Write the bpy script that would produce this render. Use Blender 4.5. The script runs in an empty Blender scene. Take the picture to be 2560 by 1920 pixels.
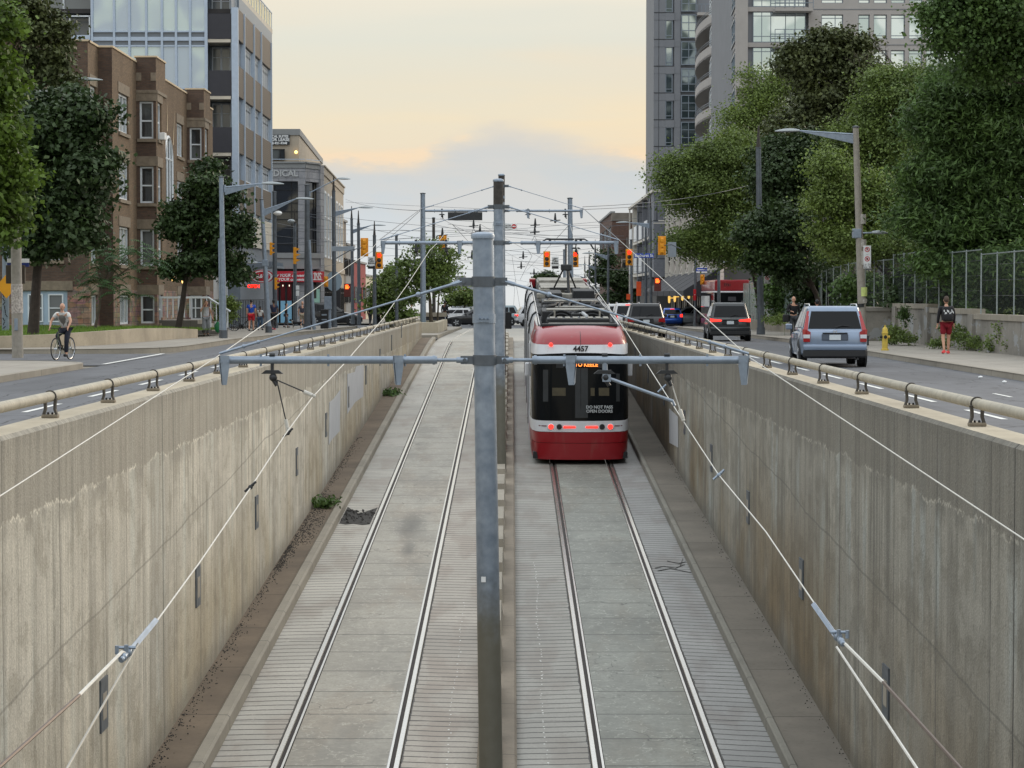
import bpy, bmesh, math, random
import numpy as np
from mathutils import Vector, Matrix, Euler
R = math.radians
random.seed(7)
SC = bpy.context.scene
COL = SC.collection
F = 5650.0; ZC = 1.93
PITCH = math.atan(218.0/F)

def at(px, py, Y):
    """photo pixel + depth -> world point"""
    u = (px-1280)/F; v = (960-py)/F
    dy = math.cos(PITCH)+v*math.sin(PITCH); dz = -math.sin(PITCH)+v*math.cos(PITCH)
    return Vector((u*Y/dy, Y, ZC+dz*Y/dy))
def zat(py, Y): return at(1280, py, Y).z
def xat(px, Y): return at(px, 742, Y).x
def road(Y):
    if Y < 95: return 0.0
    if Y < 195: return -0.55*(Y-95)/100
    return -0.55-0.006*(Y-195)
def ramp(Y):
    s = -4.96+0.0464*Y; t = road(Y)
    return .5*(s+t-math.sqrt((s-t)**2+.06))

# ---------------------------------------------------------------- tagging
def tag(o, label=None, cat=None, group=None, kind=None):
    if label: o['label'] = label
    if cat: o['category'] = cat
    if group: o['group'] = group
    if kind: o['kind'] = kind
    return o
def empty(name, loc=(0,0,0), rz=0.0, label=None, cat=None, group=None):
    o = bpy.data.objects.new(name, None); COL.objects.link(o)
    o.empty_display_size = .3
    o.location = loc; o.rotation_euler = (0,0,rz)
    return tag(o, label, cat, group)
def origin(o):
    v = Vector((0,0,0))
    while o is not None:
        v += Vector(o.location); o = o.parent
    return v
def copy_tree(o, loc=None, rz=None, label=None, group=None, parent=None):
    c = o.copy(); COL.objects.link(c)
    if parent: c.parent = parent
    if loc is not None: c.location = loc
    if rz is not None: c.rotation_euler[2] = rz
    if label: c['label'] = label
    if group: c['group'] = group
    for ch in list(o.children): copy_tree(ch, parent=c)
    return c
KIDS = {}
class MB:
    """collects geometry, then links it as ONE mesh object"""
    def __init__(s): s.v=[]; s.f=[]; s.m=[]
    def add(s, vs, fs, m=0):
        n=len(s.v); s.v += [tuple(p) for p in vs]
        for f in fs: s.f.append(tuple(i+n for i in f)); s.m.append(m)
        return s
    def box(s, x0,x1,y0,y1,z0,z1, m=0):
        return s.add([(x0,y0,z0),(x1,y0,z0),(x1,y1,z0),(x0,y1,z0),(x0,y0,z1),(x1,y0,z1),(x1,y1,z1),(x0,y1,z1)],
            [(0,3,2,1),(4,5,6,7),(0,1,5,4),(1,2,6,5),(2,3,7,6),(3,0,4,7)], m)
    def bbox(s, x0,x1,y0,y1,z0,z1, b=.02, m=0):
        """box with chamfered edges"""
        bm=bmesh.new(); bmesh.ops.create_cube(bm,size=1)
        for v in bm.verts:
            v.co=((x0+x1)/2+v.co.x*(x1-x0),(y0+y1)/2+v.co.y*(y1-y0),(z0+z1)/2+v.co.z*(z1-z0))
        bmesh.ops.bevel(bm,geom=bm.edges[:],offset=b,segments=2,affect='EDGES',profile=.5)
        s.bm(bm,m); return s
    def bm(s, bm, m=0):
        bm.verts.index_update()
        s.add([v.co[:] for v in bm.verts],[[v.index for v in f.verts] for f in bm.faces],m); bm.free()
    def obox(s, c, size, rot=(0,0,0), m=0):
        M = Euler(rot).to_matrix(); h=[q/2 for q in size]; vs=[]
        for z in (-1,1):
            for x,y in ((-1,-1),(1,-1),(1,1),(-1,1)):
                vs.append(Vector(c)+M@Vector((x*h[0],y*h[1],z*h[2])))
        return s.add(vs,[(0,3,2,1),(4,5,6,7),(0,1,5,4),(1,2,6,5),(2,3,7,6),(3,0,4,7)],m)
    def tube(s, pts, r, n=8, m=0, cap=True):
        pts=[Vector(p) for p in pts]; rs = r if isinstance(r,(list,tuple)) else [r]*len(pts)
        rings=[]; up=None
        for i,p in enumerate(pts):
            a=pts[max(i-1,0)]; b=pts[min(i+1,len(pts)-1)]
            d=(b-a).normalized() if (b-a).length>1e-9 else Vector((0,0,1))
            if up is None:
                up = Vector((0,0,1)) if abs(d.z)<.9 else Vector((1,0,0))
            u=d.cross(up).normalized(); w=u.cross(d).normalized(); up=w
            rings.append([p+u*math.cos(2*math.pi*k/n)*rs[i]+w*math.sin(2*math.pi*k/n)*rs[i] for k in range(n)])
        vs=[q for g in rings for q in g]; fs=[]
        for i in range(len(pts)-1):
            for k in range(n):
                a=i*n+k; b=i*n+(k+1)%n
                fs.append((a,b,b+n,a+n))
        if cap: fs.append(tuple(range(n))[::-1]); fs.append(tuple((len(pts)-1)*n+k for k in range(n)))
        return s.add(vs,fs,m)
    def cyl(s,p0,p1,r0,r1=None,n=16,m=0): return s.tube([p0,p1],[r0,r0 if r1 is None else r1],n,m)
    def poly(s, pts, z0, z1, m=0):
        n=len(pts)
        vs=[(x,y,z0) for x,y in pts]+[(x,y,z1) for x,y in pts]
        return s.add(vs,[tuple(range(n))[::-1],tuple(range(n,2*n))]+[(i,(i+1)%n,(i+1)%n+n,i+n) for i in range(n)],m)
    def prism(s, pts, d, m=0):
        """pts planar 3D polygon extruded by vector d"""
        n=len(pts); d=Vector(d); a=[Vector(p) for p in pts]
        return s.add(a+[p+d for p in a],[tuple(range(n))[::-1],tuple(range(n,2*n))]+[(i,(i+1)%n,(i+1)%n+n,i+n) for i in range(n)],m)
    def lathe(s, prof, c=(0,0,0), n=16, m=0, axis='z'):
        vs=[]; fs=[]
        for r,h in prof:
            for k in range(n):
                a=2*math.pi*k/n; x=r*math.cos(a); y=r*math.sin(a)
                p=(x,y,h) if axis=='z' else ((h,x,y) if axis=='x' else (x,h,y))
                vs.append((c[0]+p[0],c[1]+p[1],c[2]+p[2]))
        for i in range(len(prof)-1):
            for k in range(n):
                a=i*n+k; b=i*n+(k+1)%n; fs.append((a,b,b+n,a+n))
        fs.append(tuple(range(n))[::-1]); fs.append(tuple((len(prof)-1)*n+k for k in range(n)))
        return s.add(vs,fs,m)
    def sphere(s, c, r, m=0, nu=12, nv=8):
        rr = r if isinstance(r,(tuple,list)) else (r,r,r); vs=[]; fs=[]
        for j in range(nv+1):
            t=math.pi*j/nv
            for i in range(nu):
                a=2*math.pi*i/nu
                vs.append((c[0]+rr[0]*math.sin(t)*math.cos(a),c[1]+rr[1]*math.sin(t)*math.sin(a),c[2]+rr[2]*math.cos(t)))
        for j in range(nv):
            for i in range(nu):
                a=j*nu+i; b=j*nu+(i+1)%nu; fs.append((a,a+nu,b+nu,b))
        return s.add(vs,fs,m)
    def build(s, name, mats, parent=None, smooth=False, local=False):
        if not isinstance(mats,(list,tuple)): mats=[mats]
        o0 = Vector((0,0,0)) if (parent is None or local) else origin(parent)
        me=bpy.data.meshes.new(name)
        me.from_pydata([(p[0]-o0.x,p[1]-o0.y,p[2]-o0.z) for p in s.v],[],s.f)
        for mt in mats: me.materials.append(mt)
        if len(mats)>1: me.polygons.foreach_set('material_index',s.m)
        if smooth:
            me.polygons.foreach_set('use_smooth',[True]*len(me.polygons))
            try: me.set_sharp_from_angle(angle=R(40))
            except Exception: pass
        me.update()
        o=bpy.data.objects.new(name,me); COL.objects.link(o)
        if parent: o.parent=parent
        return o

def text_mesh(name, body, size, mat, parent, loc, rot=(R(90),0,0), align='CENTER', ext=.004, bold=0.0, shear=0.0, sx=1.0):
    cu=bpy.data.curves.new(name,'FONT'); cu.body=body; cu.size=size; cu.align_x=align; cu.align_y='CENTER'
    cu.extrude=ext; cu.offset=bold; cu.shear=shear; cu.resolution_u=3
    t=bpy.data.objects.new('tmp',cu); COL.objects.link(t)
    dg=bpy.context.evaluated_depsgraph_get(); dg.update()
    me=bpy.data.meshes.new_from_object(t.evaluated_get(dg))
    bpy.data.objects.remove(t)
    me.name=name; me.materials.clear(); me.materials.append(mat)
    o=bpy.data.objects.new(name,me); COL.objects.link(o)
    if parent: o.parent=parent; loc=Vector(loc)-(origin(parent) if not LOCAL[0] else Vector((0,0,0)))
    o.location=loc; o.rotation_euler=rot; o.scale=(sx,1,1)
    return o
LOCAL=[False]

# ---------------------------------------------------------------- materials
def srgb(r,g=None,b=None):
    if g is None: g=b=r
    f=lambda c:(c/255/12.92) if c/255<=.04045 else ((c/255+.055)/1.055)**2.4
    return (f(r),f(g),f(b),1)
class NT:
    def __init__(s,mat): s.t=mat.node_tree; s.n=s.t.nodes; s.l=s.t.links
    def N(s,typ,**k):
        n=s.n.new('ShaderNode'+typ)
        for a,v in k.items(): setattr(n,a,v)
        return n
    def put(s,sock,v):
        if hasattr(v,'is_output') or isinstance(v,bpy.types.NodeSocket): s.l.new(v,sock)
        elif v is not None:
            try: sock.default_value=v
            except Exception: sock.default_value=v[:3]
    def M(s,op,a,b=None,c=None,clamp=False):
        n=s.N('Math',operation=op,use_clamp=clamp); s.put(n.inputs[0],a)
        if b is not None: s.put(n.inputs[1],b)
        if c is not None: s.put(n.inputs[2],c)
        return n.outputs[0]
    def mix(s,f,a,b,typ='MIX'):
        n=s.N('Mix',data_type='RGBA',blend_type=typ); s.put(n.inputs[0],f); s.put(n.inputs[6],a); s.put(n.inputs[7],b); return n.outputs[2]
    def pos(s): return s.N('NewGeometry').outputs['Position']
    def xyz(s,v): n=s.N('SeparateXYZ'); s.l.new(v,n.inputs[0]); return n.outputs
    def comb(s,x,y,z): n=s.N('CombineXYZ'); s.put(n.inputs[0],x); s.put(n.inputs[1],y); s.put(n.inputs[2],z); return n.outputs[0]
    def vmul(s,v,c): n=s.N('VectorMath',operation='MULTIPLY'); s.l.new(v,n.inputs[0]); n.inputs[1].default_value=c; return n.outputs[0]
    def noise(s,v,scale,detail=3,rough=.55): n=s.N('TexNoise'); s.put(n.inputs['Vector'],v); n.inputs['Scale'].default_value=scale; n.inputs['Detail'].default_value=detail; n.inputs['Roughness'].default_value=rough; return n.outputs['Fac']
    def ramp(s,f,stops,interp='LINEAR'):
        n=s.N('ValToRGB'); s.put(n.inputs[0],f); cr=n.color_ramp; cr.interpolation=interp
        while len(cr.elements)<len(stops): cr.elements.new(.5)
        for e,(p,c) in zip(cr.elements,stops): e.position=p; e.color=c if not isinstance(c,(int,float)) else (c,c,c,1)
        return n.outputs[0]
    def sm(s,v,a,b):
        n=s.N('MapRange',interpolation_type='SMOOTHSTEP'); s.put(n.inputs[0],v); n.inputs[1].default_value=a; n.inputs[2].default_value=b; return n.outputs[0]
MATS={}
def base(name):
    m=bpy.data.materials.new(name); m.use_nodes=True
    t=NT(m); b=t.n['Principled BSDF']; return m,t,b
def mat(name,col,rough=.6,metal=0.0,var=.15,scale=3.0,bump=0.0,bscale=30,emit=0,coat=0,spec=None,dirt=0.0):
    if name in MATS: return MATS[name]
    m,t,b=base(name)
    c=col if len(col)==4 else (*col,1)
    p=t.N('TexCoord').outputs['Object']
    if var or dirt:
        n=t.noise(p,scale,4)
        d=tuple(x*(1-var) for x in c[:3])+(1,); l=tuple(min(1,x*(1+var)) for x in c[:3])+(1,)
        cc=t.ramp(n,[(.3,d),(.7,l)])
        if dirt:
            n2=t.noise(t.vmul(p,(1,1,.25)),scale*2.3,5); cc=t.mix(t.M('MULTIPLY',t.sm(n2,.5,.75),dirt),cc,tuple(x*.45 for x in c[:3])+(1,))
        t.l.new(cc,b.inputs['Base Color'])
    else: b.inputs['Base Color'].default_value=c
    b.inputs['Roughness'].default_value=rough; b.inputs['Metallic'].default_value=metal
    if spec is not None: b.inputs['Specular IOR Level'].default_value=spec
    if coat: b.inputs['Coat Weight'].default_value=coat; b.inputs['Coat Roughness'].default_value=.06
    if emit: b.inputs['Emission Color'].default_value=c; b.inputs['Emission Strength'].default_value=emit
    if bump:
        bn=t.N('Bump'); bn.inputs['Strength'].default_value=bump; bn.inputs['Distance'].default_value=.02
        t.l.new(t.noise(p,bscale,4),bn.inputs['Height']); t.l.new(bn.outputs[0],b.inputs['Normal'])
    MATS[name]=m; return m
def brick_mat(name,c1,c2,mortar,w=.22,h=.075,ms=.012,soot=.3):
    m,t,b=base(name); p=t.xyz(t.pos()); u=t.M('ADD',p[0],p[1])
    br=t.N('TexBrick'); t.l.new(t.comb(u,p[2],0),br.inputs[0])
    br.inputs['Color1'].default_value=c1; br.inputs['Color2'].default_value=c2; br.inputs['Mortar'].default_value=mortar
    br.inputs['Scale'].default_value=1; br.inputs['Mortar Size'].default_value=ms; br.inputs['Brick Width'].default_value=w; br.inputs['Row Height'].default_value=h; br.inputs['Bias'].default_value=-.1
    n=t.noise(t.vmul(t.pos(),(1,1,.4)),.9,5)
    cc=t.mix(t.M('MULTIPLY',t.sm(n,.42,.7),soot),br.outputs['Color'],tuple(x*.4 for x in c1[:3])+(1,))
    n3=t.noise(t.comb(u,t.M('MULTIPLY',p[2],2.5),0),3.5,2)
    cc=t.mix(t.sm(n3,.35,.75),cc,t.mix(1,cc,(1.25,1.2,1.15,1),'MULTIPLY'))
    t.l.new(cc,b.inputs['Base Color']); b.inputs['Roughness'].default_value=.9
    bn=t.N('Bump'); bn.inputs['Strength'].default_value=.5; bn.inputs['Distance'].default_value=.02; t.l.new(br.outputs['Fac'],bn.inputs['Height']); bn.invert=True; t.l.new(bn.outputs[0],b.inputs['Normal'])
    return m
def glass_mat(name,col=(.02,.025,.03,1),rough=.04,spec=.8,curtain=None):
    m,t,b=base(name)
    if curtain:
        n=t.noise(t.pos(),.35,1); t.l.new(t.mix(t.sm(n,.45,.55),col,curtain),b.inputs['Base Color'])
    else: b.inputs['Base Color'].default_value=col
    b.inputs['Roughness'].default_value=rough; b.inputs['Specular IOR Level'].default_value=spec
    b.inputs['IOR'].default_value=1.6
    bn=t.N('Bump'); bn.inputs['Strength'].default_value=.06; bn.inputs['Distance'].default_value=.05
    t.l.new(t.noise(t.pos(),.8,1),bn.inputs['Height']); t.l.new(bn.outputs[0],b.inputs['Normal'])
    return m

GALV=mat('galvanised_steel',srgb(138,150,164),.42,.55,.13,7,.08,60,dirt=.16)
GALVD=mat('weathered_steel',srgb(92,98,104),.5,.4,.2,5,.05,60,dirt=.3)
DKSTEEL=mat('dark_steel',srgb(48,50,52),.5,.3,.2,8)
RUSTTOP=mat('rusted_pole_cap',srgb(62,58,54),.8,.1,.3,10,dirt=.4)
CONCPOLE=mat('concrete_pole',srgb(150,144,134),.85,0,.12,8,.2,80,dirt=.35)
YEL=mat('signal_yellow',srgb(224,150,20),.45,0,.06,4)
BLACK=mat('matt_black',srgb(22,22,24),.6,0,.2,4)
WHITE=mat('white_paint',srgb(225,225,222),.45,0,.05,4)
SIGNW=mat('sign_white',srgb(222,224,224),.5,0,.03,4)
SIGNRED=mat('sign_red',srgb(190,25,35),.5,0,.03,4)
SIGNBLUE=mat('sign_blue',srgb(30,70,170),.5,0,.03,4)
CHROME=mat('chrome',srgb(200,204,208),.18,.9,0)
RUBBER=mat('rubber',srgb(24,24,25),.75,0,.2,10)
GLASSC=glass_mat('car_glass',(.008,.009,.011,1),.04,.3); GLASSC.node_tree.nodes['Principled BSDF'].inputs['IOR'].default_value=1.38
REDLIT=mat('lit_red',srgb(255,38,22),.3,0,0,emit=3.5)
REDLITM=mat('lit_red_lamp',srgb(255,50,40),.3,0,0,emit=2.0)
REDLENS=mat('red_lens',srgb(150,12,18),.15,0,0,coat=.5)
WHITELENS=mat('clear_lens',srgb(200,205,210),.15,0,0,coat=.5)
WARMLIT=mat('lit_warm',srgb(255,205,120),.4,0,0,emit=3)
ORANGELED=mat('lit_orange_led',srgb(255,140,60),.4,0,0,emit=1.8)
ORANGEHAND=mat('lit_orange_hand',srgb(255,90,30),.4,0,0,emit=4)
PLATE=mat('licence_plate',srgb(200,208,212),.5,0,.04,20)

# ---------------------------------------------------------------- camera, sun, world, render
cam=bpy.data.cameras.new('camera'); co=bpy.data.objects.new('camera',cam); COL.objects.link(co)
co.location=(0,0,ZC); co.rotation_euler=(R(90)-PITCH,0,0)
cam.sensor_width=36; cam.lens=F/2560*36; cam.clip_start=.5; cam.clip_end=6000
SC.camera=co
SUN_AZ=R(40); SUN_EL=R(17)     # azimuth from +Y towards +X
sl=bpy.data.lights.new('sun','SUN'); sl.energy=1.25; sl.angle=R(22); sl.color=(1,.83,.64)
so=bpy.data.objects.new('sun',sl); COL.objects.link(so)
sd=Vector((math.sin(SUN_AZ)*math.cos(SUN_EL),math.cos(SUN_AZ)*math.cos(SUN_EL),math.sin(SUN_EL)))
so.rotation_euler=sd.to_track_quat('Z','Y').to_euler(); so.location=(60,100,80)
W=bpy.data.worlds.new('World'); SC.world=W; W.use_nodes=True
t=NT(W); bg=t.n['Background']
sky=t.N('TexSky',sky_type='NISHITA'); sky.sun_disc=False; sky.sun_elevation=SUN_EL; sky.sun_rotation=SUN_AZ; sky.air_density=1.2; sky.dust_density=3
tc=t.N('TexCoord').outputs['Generated']; d=t.xyz(tc)
az=t.M('DIVIDE',d[0],t.M('MAXIMUM',t.M('ABSOLUTE',d[1]),.05))
nv=t.comb(t.M('MULTIPLY',az,9),t.M('MULTIPLY',d[2],30),t.M('MULTIPLY',d[1],.6))
n1=t.noise(nv,1.1,6,.62); n2=t.noise(t.comb(t.M('MULTIPLY',az,3.2),t.M('MULTIPLY',d[2],26),3.1),1.2,4,.5)
warp=t.M('MULTIPLY',t.M('SUBTRACT',n1,.5),.032)
# cloud top humps
hump=t.M('MULTIPLY',t.M('POWER',2.718,t.M('MULTIPLY',t.M('POWER',t.M('DIVIDE',t.M('SUBTRACT',az,-.003),.030),2.0),-1)),.010)
low=t.M('SUBTRACT',t.M('ADD',d[2],warp),hump)
e=t.M('DIVIDE',d[2],.14)
clear=t.ramp(e,[(0,srgb(240,224,200)),(.45,srgb(248,224,188)),(.56,srgb(247,228,194)),(.68,srgb(235,227,206)),(.8,srgb(229,228,214)),(.92,srgb(238,232,215)),(1,srgb(245,237,215))])
streak=t.mix(t.M('MULTIPLY',t.sm(n2,.5,.72),.5),clear,srgb(244,226,198))
streak=t.mix(t.M('MULTIPLY',t.sm(n2,.5,.30),.35),streak,srgb(222,226,216))
cl=t.ramp(t.M('DIVIDE',d[2],.08),[(0,srgb(228,231,231)),(.25,srgb(220,225,227)),(.5,srgb(208,215,219)),(.68,srgb(207,212,213)),(.85,srgb(215,213,208)),(1,srgb(226,218,204))])
cl=t.mix(t.M('MULTIPLY',t.sm(n1,.45,.65),.45),cl,srgb(222,216,208))
mask=t.sm(low,.068,.054)
# bright rim along the cloud top
rim=t.M('MULTIPLY',t.M('MULTIPLY',t.sm(low,.0595,.0625),t.sm(low,.0665,.0635)),t.sm(n1,.46,.56))
vis=t.mix(mask,streak,cl); vis=t.mix(t.M('MULTIPLY',rim,.6),vis,srgb(255,226,190))
high=t.ramp(d[2],[(0,(1,1,1,1)),(.14,(.86,.80,.62,1)),(.26,(.80,.86,.92,1)),(.55,(.98,1.0,1.0,1)),(1,(.95,.99,1,1))])
nh=t.noise(tc,2.2,4); high=t.mix(t.M('MULTIPLY',t.sm(nh,.35,.65),.35),high,(.66,.76,.9,1))
boost=t.N('MapRange'); t.put(boost.inputs[0],d[2]); boost.inputs[1].default_value=.13; boost.inputs[2].default_value=.5; boost.inputs[3].default_value=1.0; boost.inputs[4].default_value=1.75
high=t.mix(1,high,t.comb(boost.outputs[0],boost.outputs[0],boost.outputs[0]),'MULTIPLY')
nish=t.mix(1,sky.outputs[0],(.12,.12,.12,1),'MULTIPLY')
high=t.mix(.12,high,nish)
fin=t.mix(t.sm(d[2],.132,.20),vis,high)
fin=t.mix(t.sm(d[2],0,-.03),fin,(.35,.35,.34,1))
t.l.new(fin,bg.inputs[0]); bg.inputs[1].default_value=1.0
SC.view_settings.view_transform='Standard'; SC.view_settings.look='None'; SC.view_settings.exposure=0; SC.view_settings.gamma=1
SC.render.engine='CYCLES'; SC.cycles.max_bounces=6; SC.cycles.diffuse_bounces=3; SC.cycles.glossy_bounces=3; SC.cycles.transmission_bounces=3; SC.cycles.transparent_max_bounces=6
SC.cycles.use_denoising=True
# ================================================================ SETTING
def strip(name, xs, ys, zf, m, kind='structure', label=None, th=0):
    """sheet following the street profile; xs list of x (or function of Y), ys list of Y"""
    b=MB(); n=len(xs)
    for Y in ys:
        for x in xs:
            xx = x(Y) if callable(x) else x
            b.v.append((xx,Y,zf(xx,Y)))
    for j in range(len(ys)-1):
        for i in range(n-1):
            a=j*n+i; b.f.append((a,a+1,a+1+n,a+n)); b.m.append(0)
    o=b.build(name,m); tag(o,label,kind=kind); return o
def ys(a,b,s): n=max(1,int(round((b-a)/s))); return [a+(b-a)*i/n for i in range(n+1)]

# --- asphalt
def asphalt(name,c,crack=.6):
    m,t,b=base(name); p=t.pos()
    n=t.noise(p,1.2,5); n2=t.noise(p,55,3); q=t.xyz(p)
    tr=t.noise(t.comb(t.M('MULTIPLY',q[0],1.6),t.M('MULTIPLY',q[1],.06),0),1.0,3)
    cc=t.ramp(n,[(.3,tuple(x*.85 for x in c[:3])+(1,)),(.7,tuple(x*1.18 for x in c[:3])+(1,))])
    cc=t.mix(t.M('MULTIPLY',t.sm(tr,.45,.7),.35),cc,tuple(x*1.5 for x in c[:3])+(1,))
    cc=t.mix(t.M('MULTIPLY',t.sm(n2,.4,.75),.35),cc,tuple(x*1.8 for x in c[:3])+(1,))
    v=t.N('TexVoronoi',feature='DISTANCE_TO_EDGE'); wp=t.N('VectorMath',operation='ADD'); nn=t.N('TexNoise'); nn.inputs['Scale'].default_value=1.5
    t.l.new(p,nn.inputs['Vector']); t.l.new(p,wp.inputs[0]); t.l.new(nn.outputs['Color'],wp.inputs[1])
    t.l.new(t.vmul(wp.outputs[0],(.35,.16,.3)),v.inputs['Vector']); v.inputs['Scale'].default_value=1
    cc=t.mix(t.M('MULTIPLY',t.sm(v.outputs['Distance'],.010,.004),crack),cc,(.012,.012,.013,1))
    for xc,ww in ((8.25,.035),(-7.75,.03),(10.6,.025),(-9.9,.025),(5.9,.02)):
        wv=t.M('MULTIPLY',t.M('SUBTRACT',t.noise(t.comb(xc,t.M('MULTIPLY',q[1],.35),0),1.6,5,.65),.5),.5); dd=t.M('ABSOLUTE',t.M('SUBTRACT',t.M('ADD',q[0],wv),xc)); cc=t.mix(t.M('MULTIPLY',t.sm(dd,ww,ww*.4),t.M('MULTIPLY',t.sm(n,.40,.5),.85)),cc,(.012,.012,.013,1))
    for xa,xb,ya,yb in ((8.6,11.2,52,58),(5,7.5,38,49),(-11,-8.6,46,55),(-7.5,-5,58,80),(8.4,10.4,66,92)):
        m_=t.M('MULTIPLY',t.M('MULTIPLY',t.M('GREATER_THAN',q[0],xa),t.M('LESS_THAN',q[0],xb)),t.M('MULTIPLY',t.M('GREATER_THAN',q[1],ya),t.M('LESS_THAN',q[1],yb))); cc=t.mix(t.M('MULTIPLY',m_,.28),cc,(.03,.031,.034,1))
    t.l.new(cc,b.inputs['Base Color']); b.inputs['Roughness'].default_value=.78
    bn=t.N('Bump'); bn.inputs['Strength'].default_value=.25; bn.inputs['Distance'].default_value=.01; t.l.new(n2,bn.inputs['Height']); t.l.new(bn.outputs[0],b.inputs['Normal'])
    return m
ASPH=asphalt('asphalt',(.085,.088,.096,1))
def concrete(name,c,joint_y=0,joint_x=0,var=.18,rough=.85,stain=.4,jw=.02):
    m,t,b=base(name); p=t.pos(); q=t.xyz(p)
    n=t.noise(p,.7,6,.6); n2=t.noise(p,14,4); 
    cc=t.ramp(n,[(.28,tuple(x*(1-var*1.3) for x in c[:3])+(1,)),(.72,tuple(x*(1+var) for x in c[:3])+(1,))])
    cc=t.mix(t.M('MULTIPLY',t.sm(n2,.5,.8),stain),cc,tuple(x*.6 for x in c[:3])+(1,))
    for jj,ax in ((joint_y,1),(joint_x,0)):
        if jj:
            fr=t.M('FRACT',t.M('DIVIDE',t.M('ADD',q[ax],t.M('MULTIPLY',n2,.02)),jj))
            cc=t.mix(t.M('MULTIPLY',t.M('LESS_THAN',fr,jw/jj),.75),cc,tuple(x*.22 for x in c[:3])+(1,))
    t.l.new(cc,b.inputs['Base Color']); b.inputs['Roughness'].default_value=rough
    bn=t.N('Bump'); bn.inputs['Strength'].default_value=.2; bn.inputs['Distance'].default_value=.01; t.l.new(n2,bn.inputs['Height']); t.l.new(bn.outputs[0],b.inputs['Normal'])
    return m
SIDEW=concrete('sidewalk_concrete',srgb(148,142,132),1.5,1.6,.12)
CURBM=concrete('curb_concrete',srgb(144,137,124),2.4,0,.15,jw=.03)
GUTTER=concrete('gutter_concrete',srgb(108,94,78),2.9,0,.3,stain=.6,jw=.035)
MEDM=concrete('median_concrete',srgb(128,118,104),2.7,0,.25,stain=.5,jw=.02)
BLOCKM=concrete('block_concrete',srgb(150,143,130),0,0,.15,stain=.4)
SLABFAR=concrete('track_concrete',srgb(168,164,155),3,0,.12)

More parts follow.
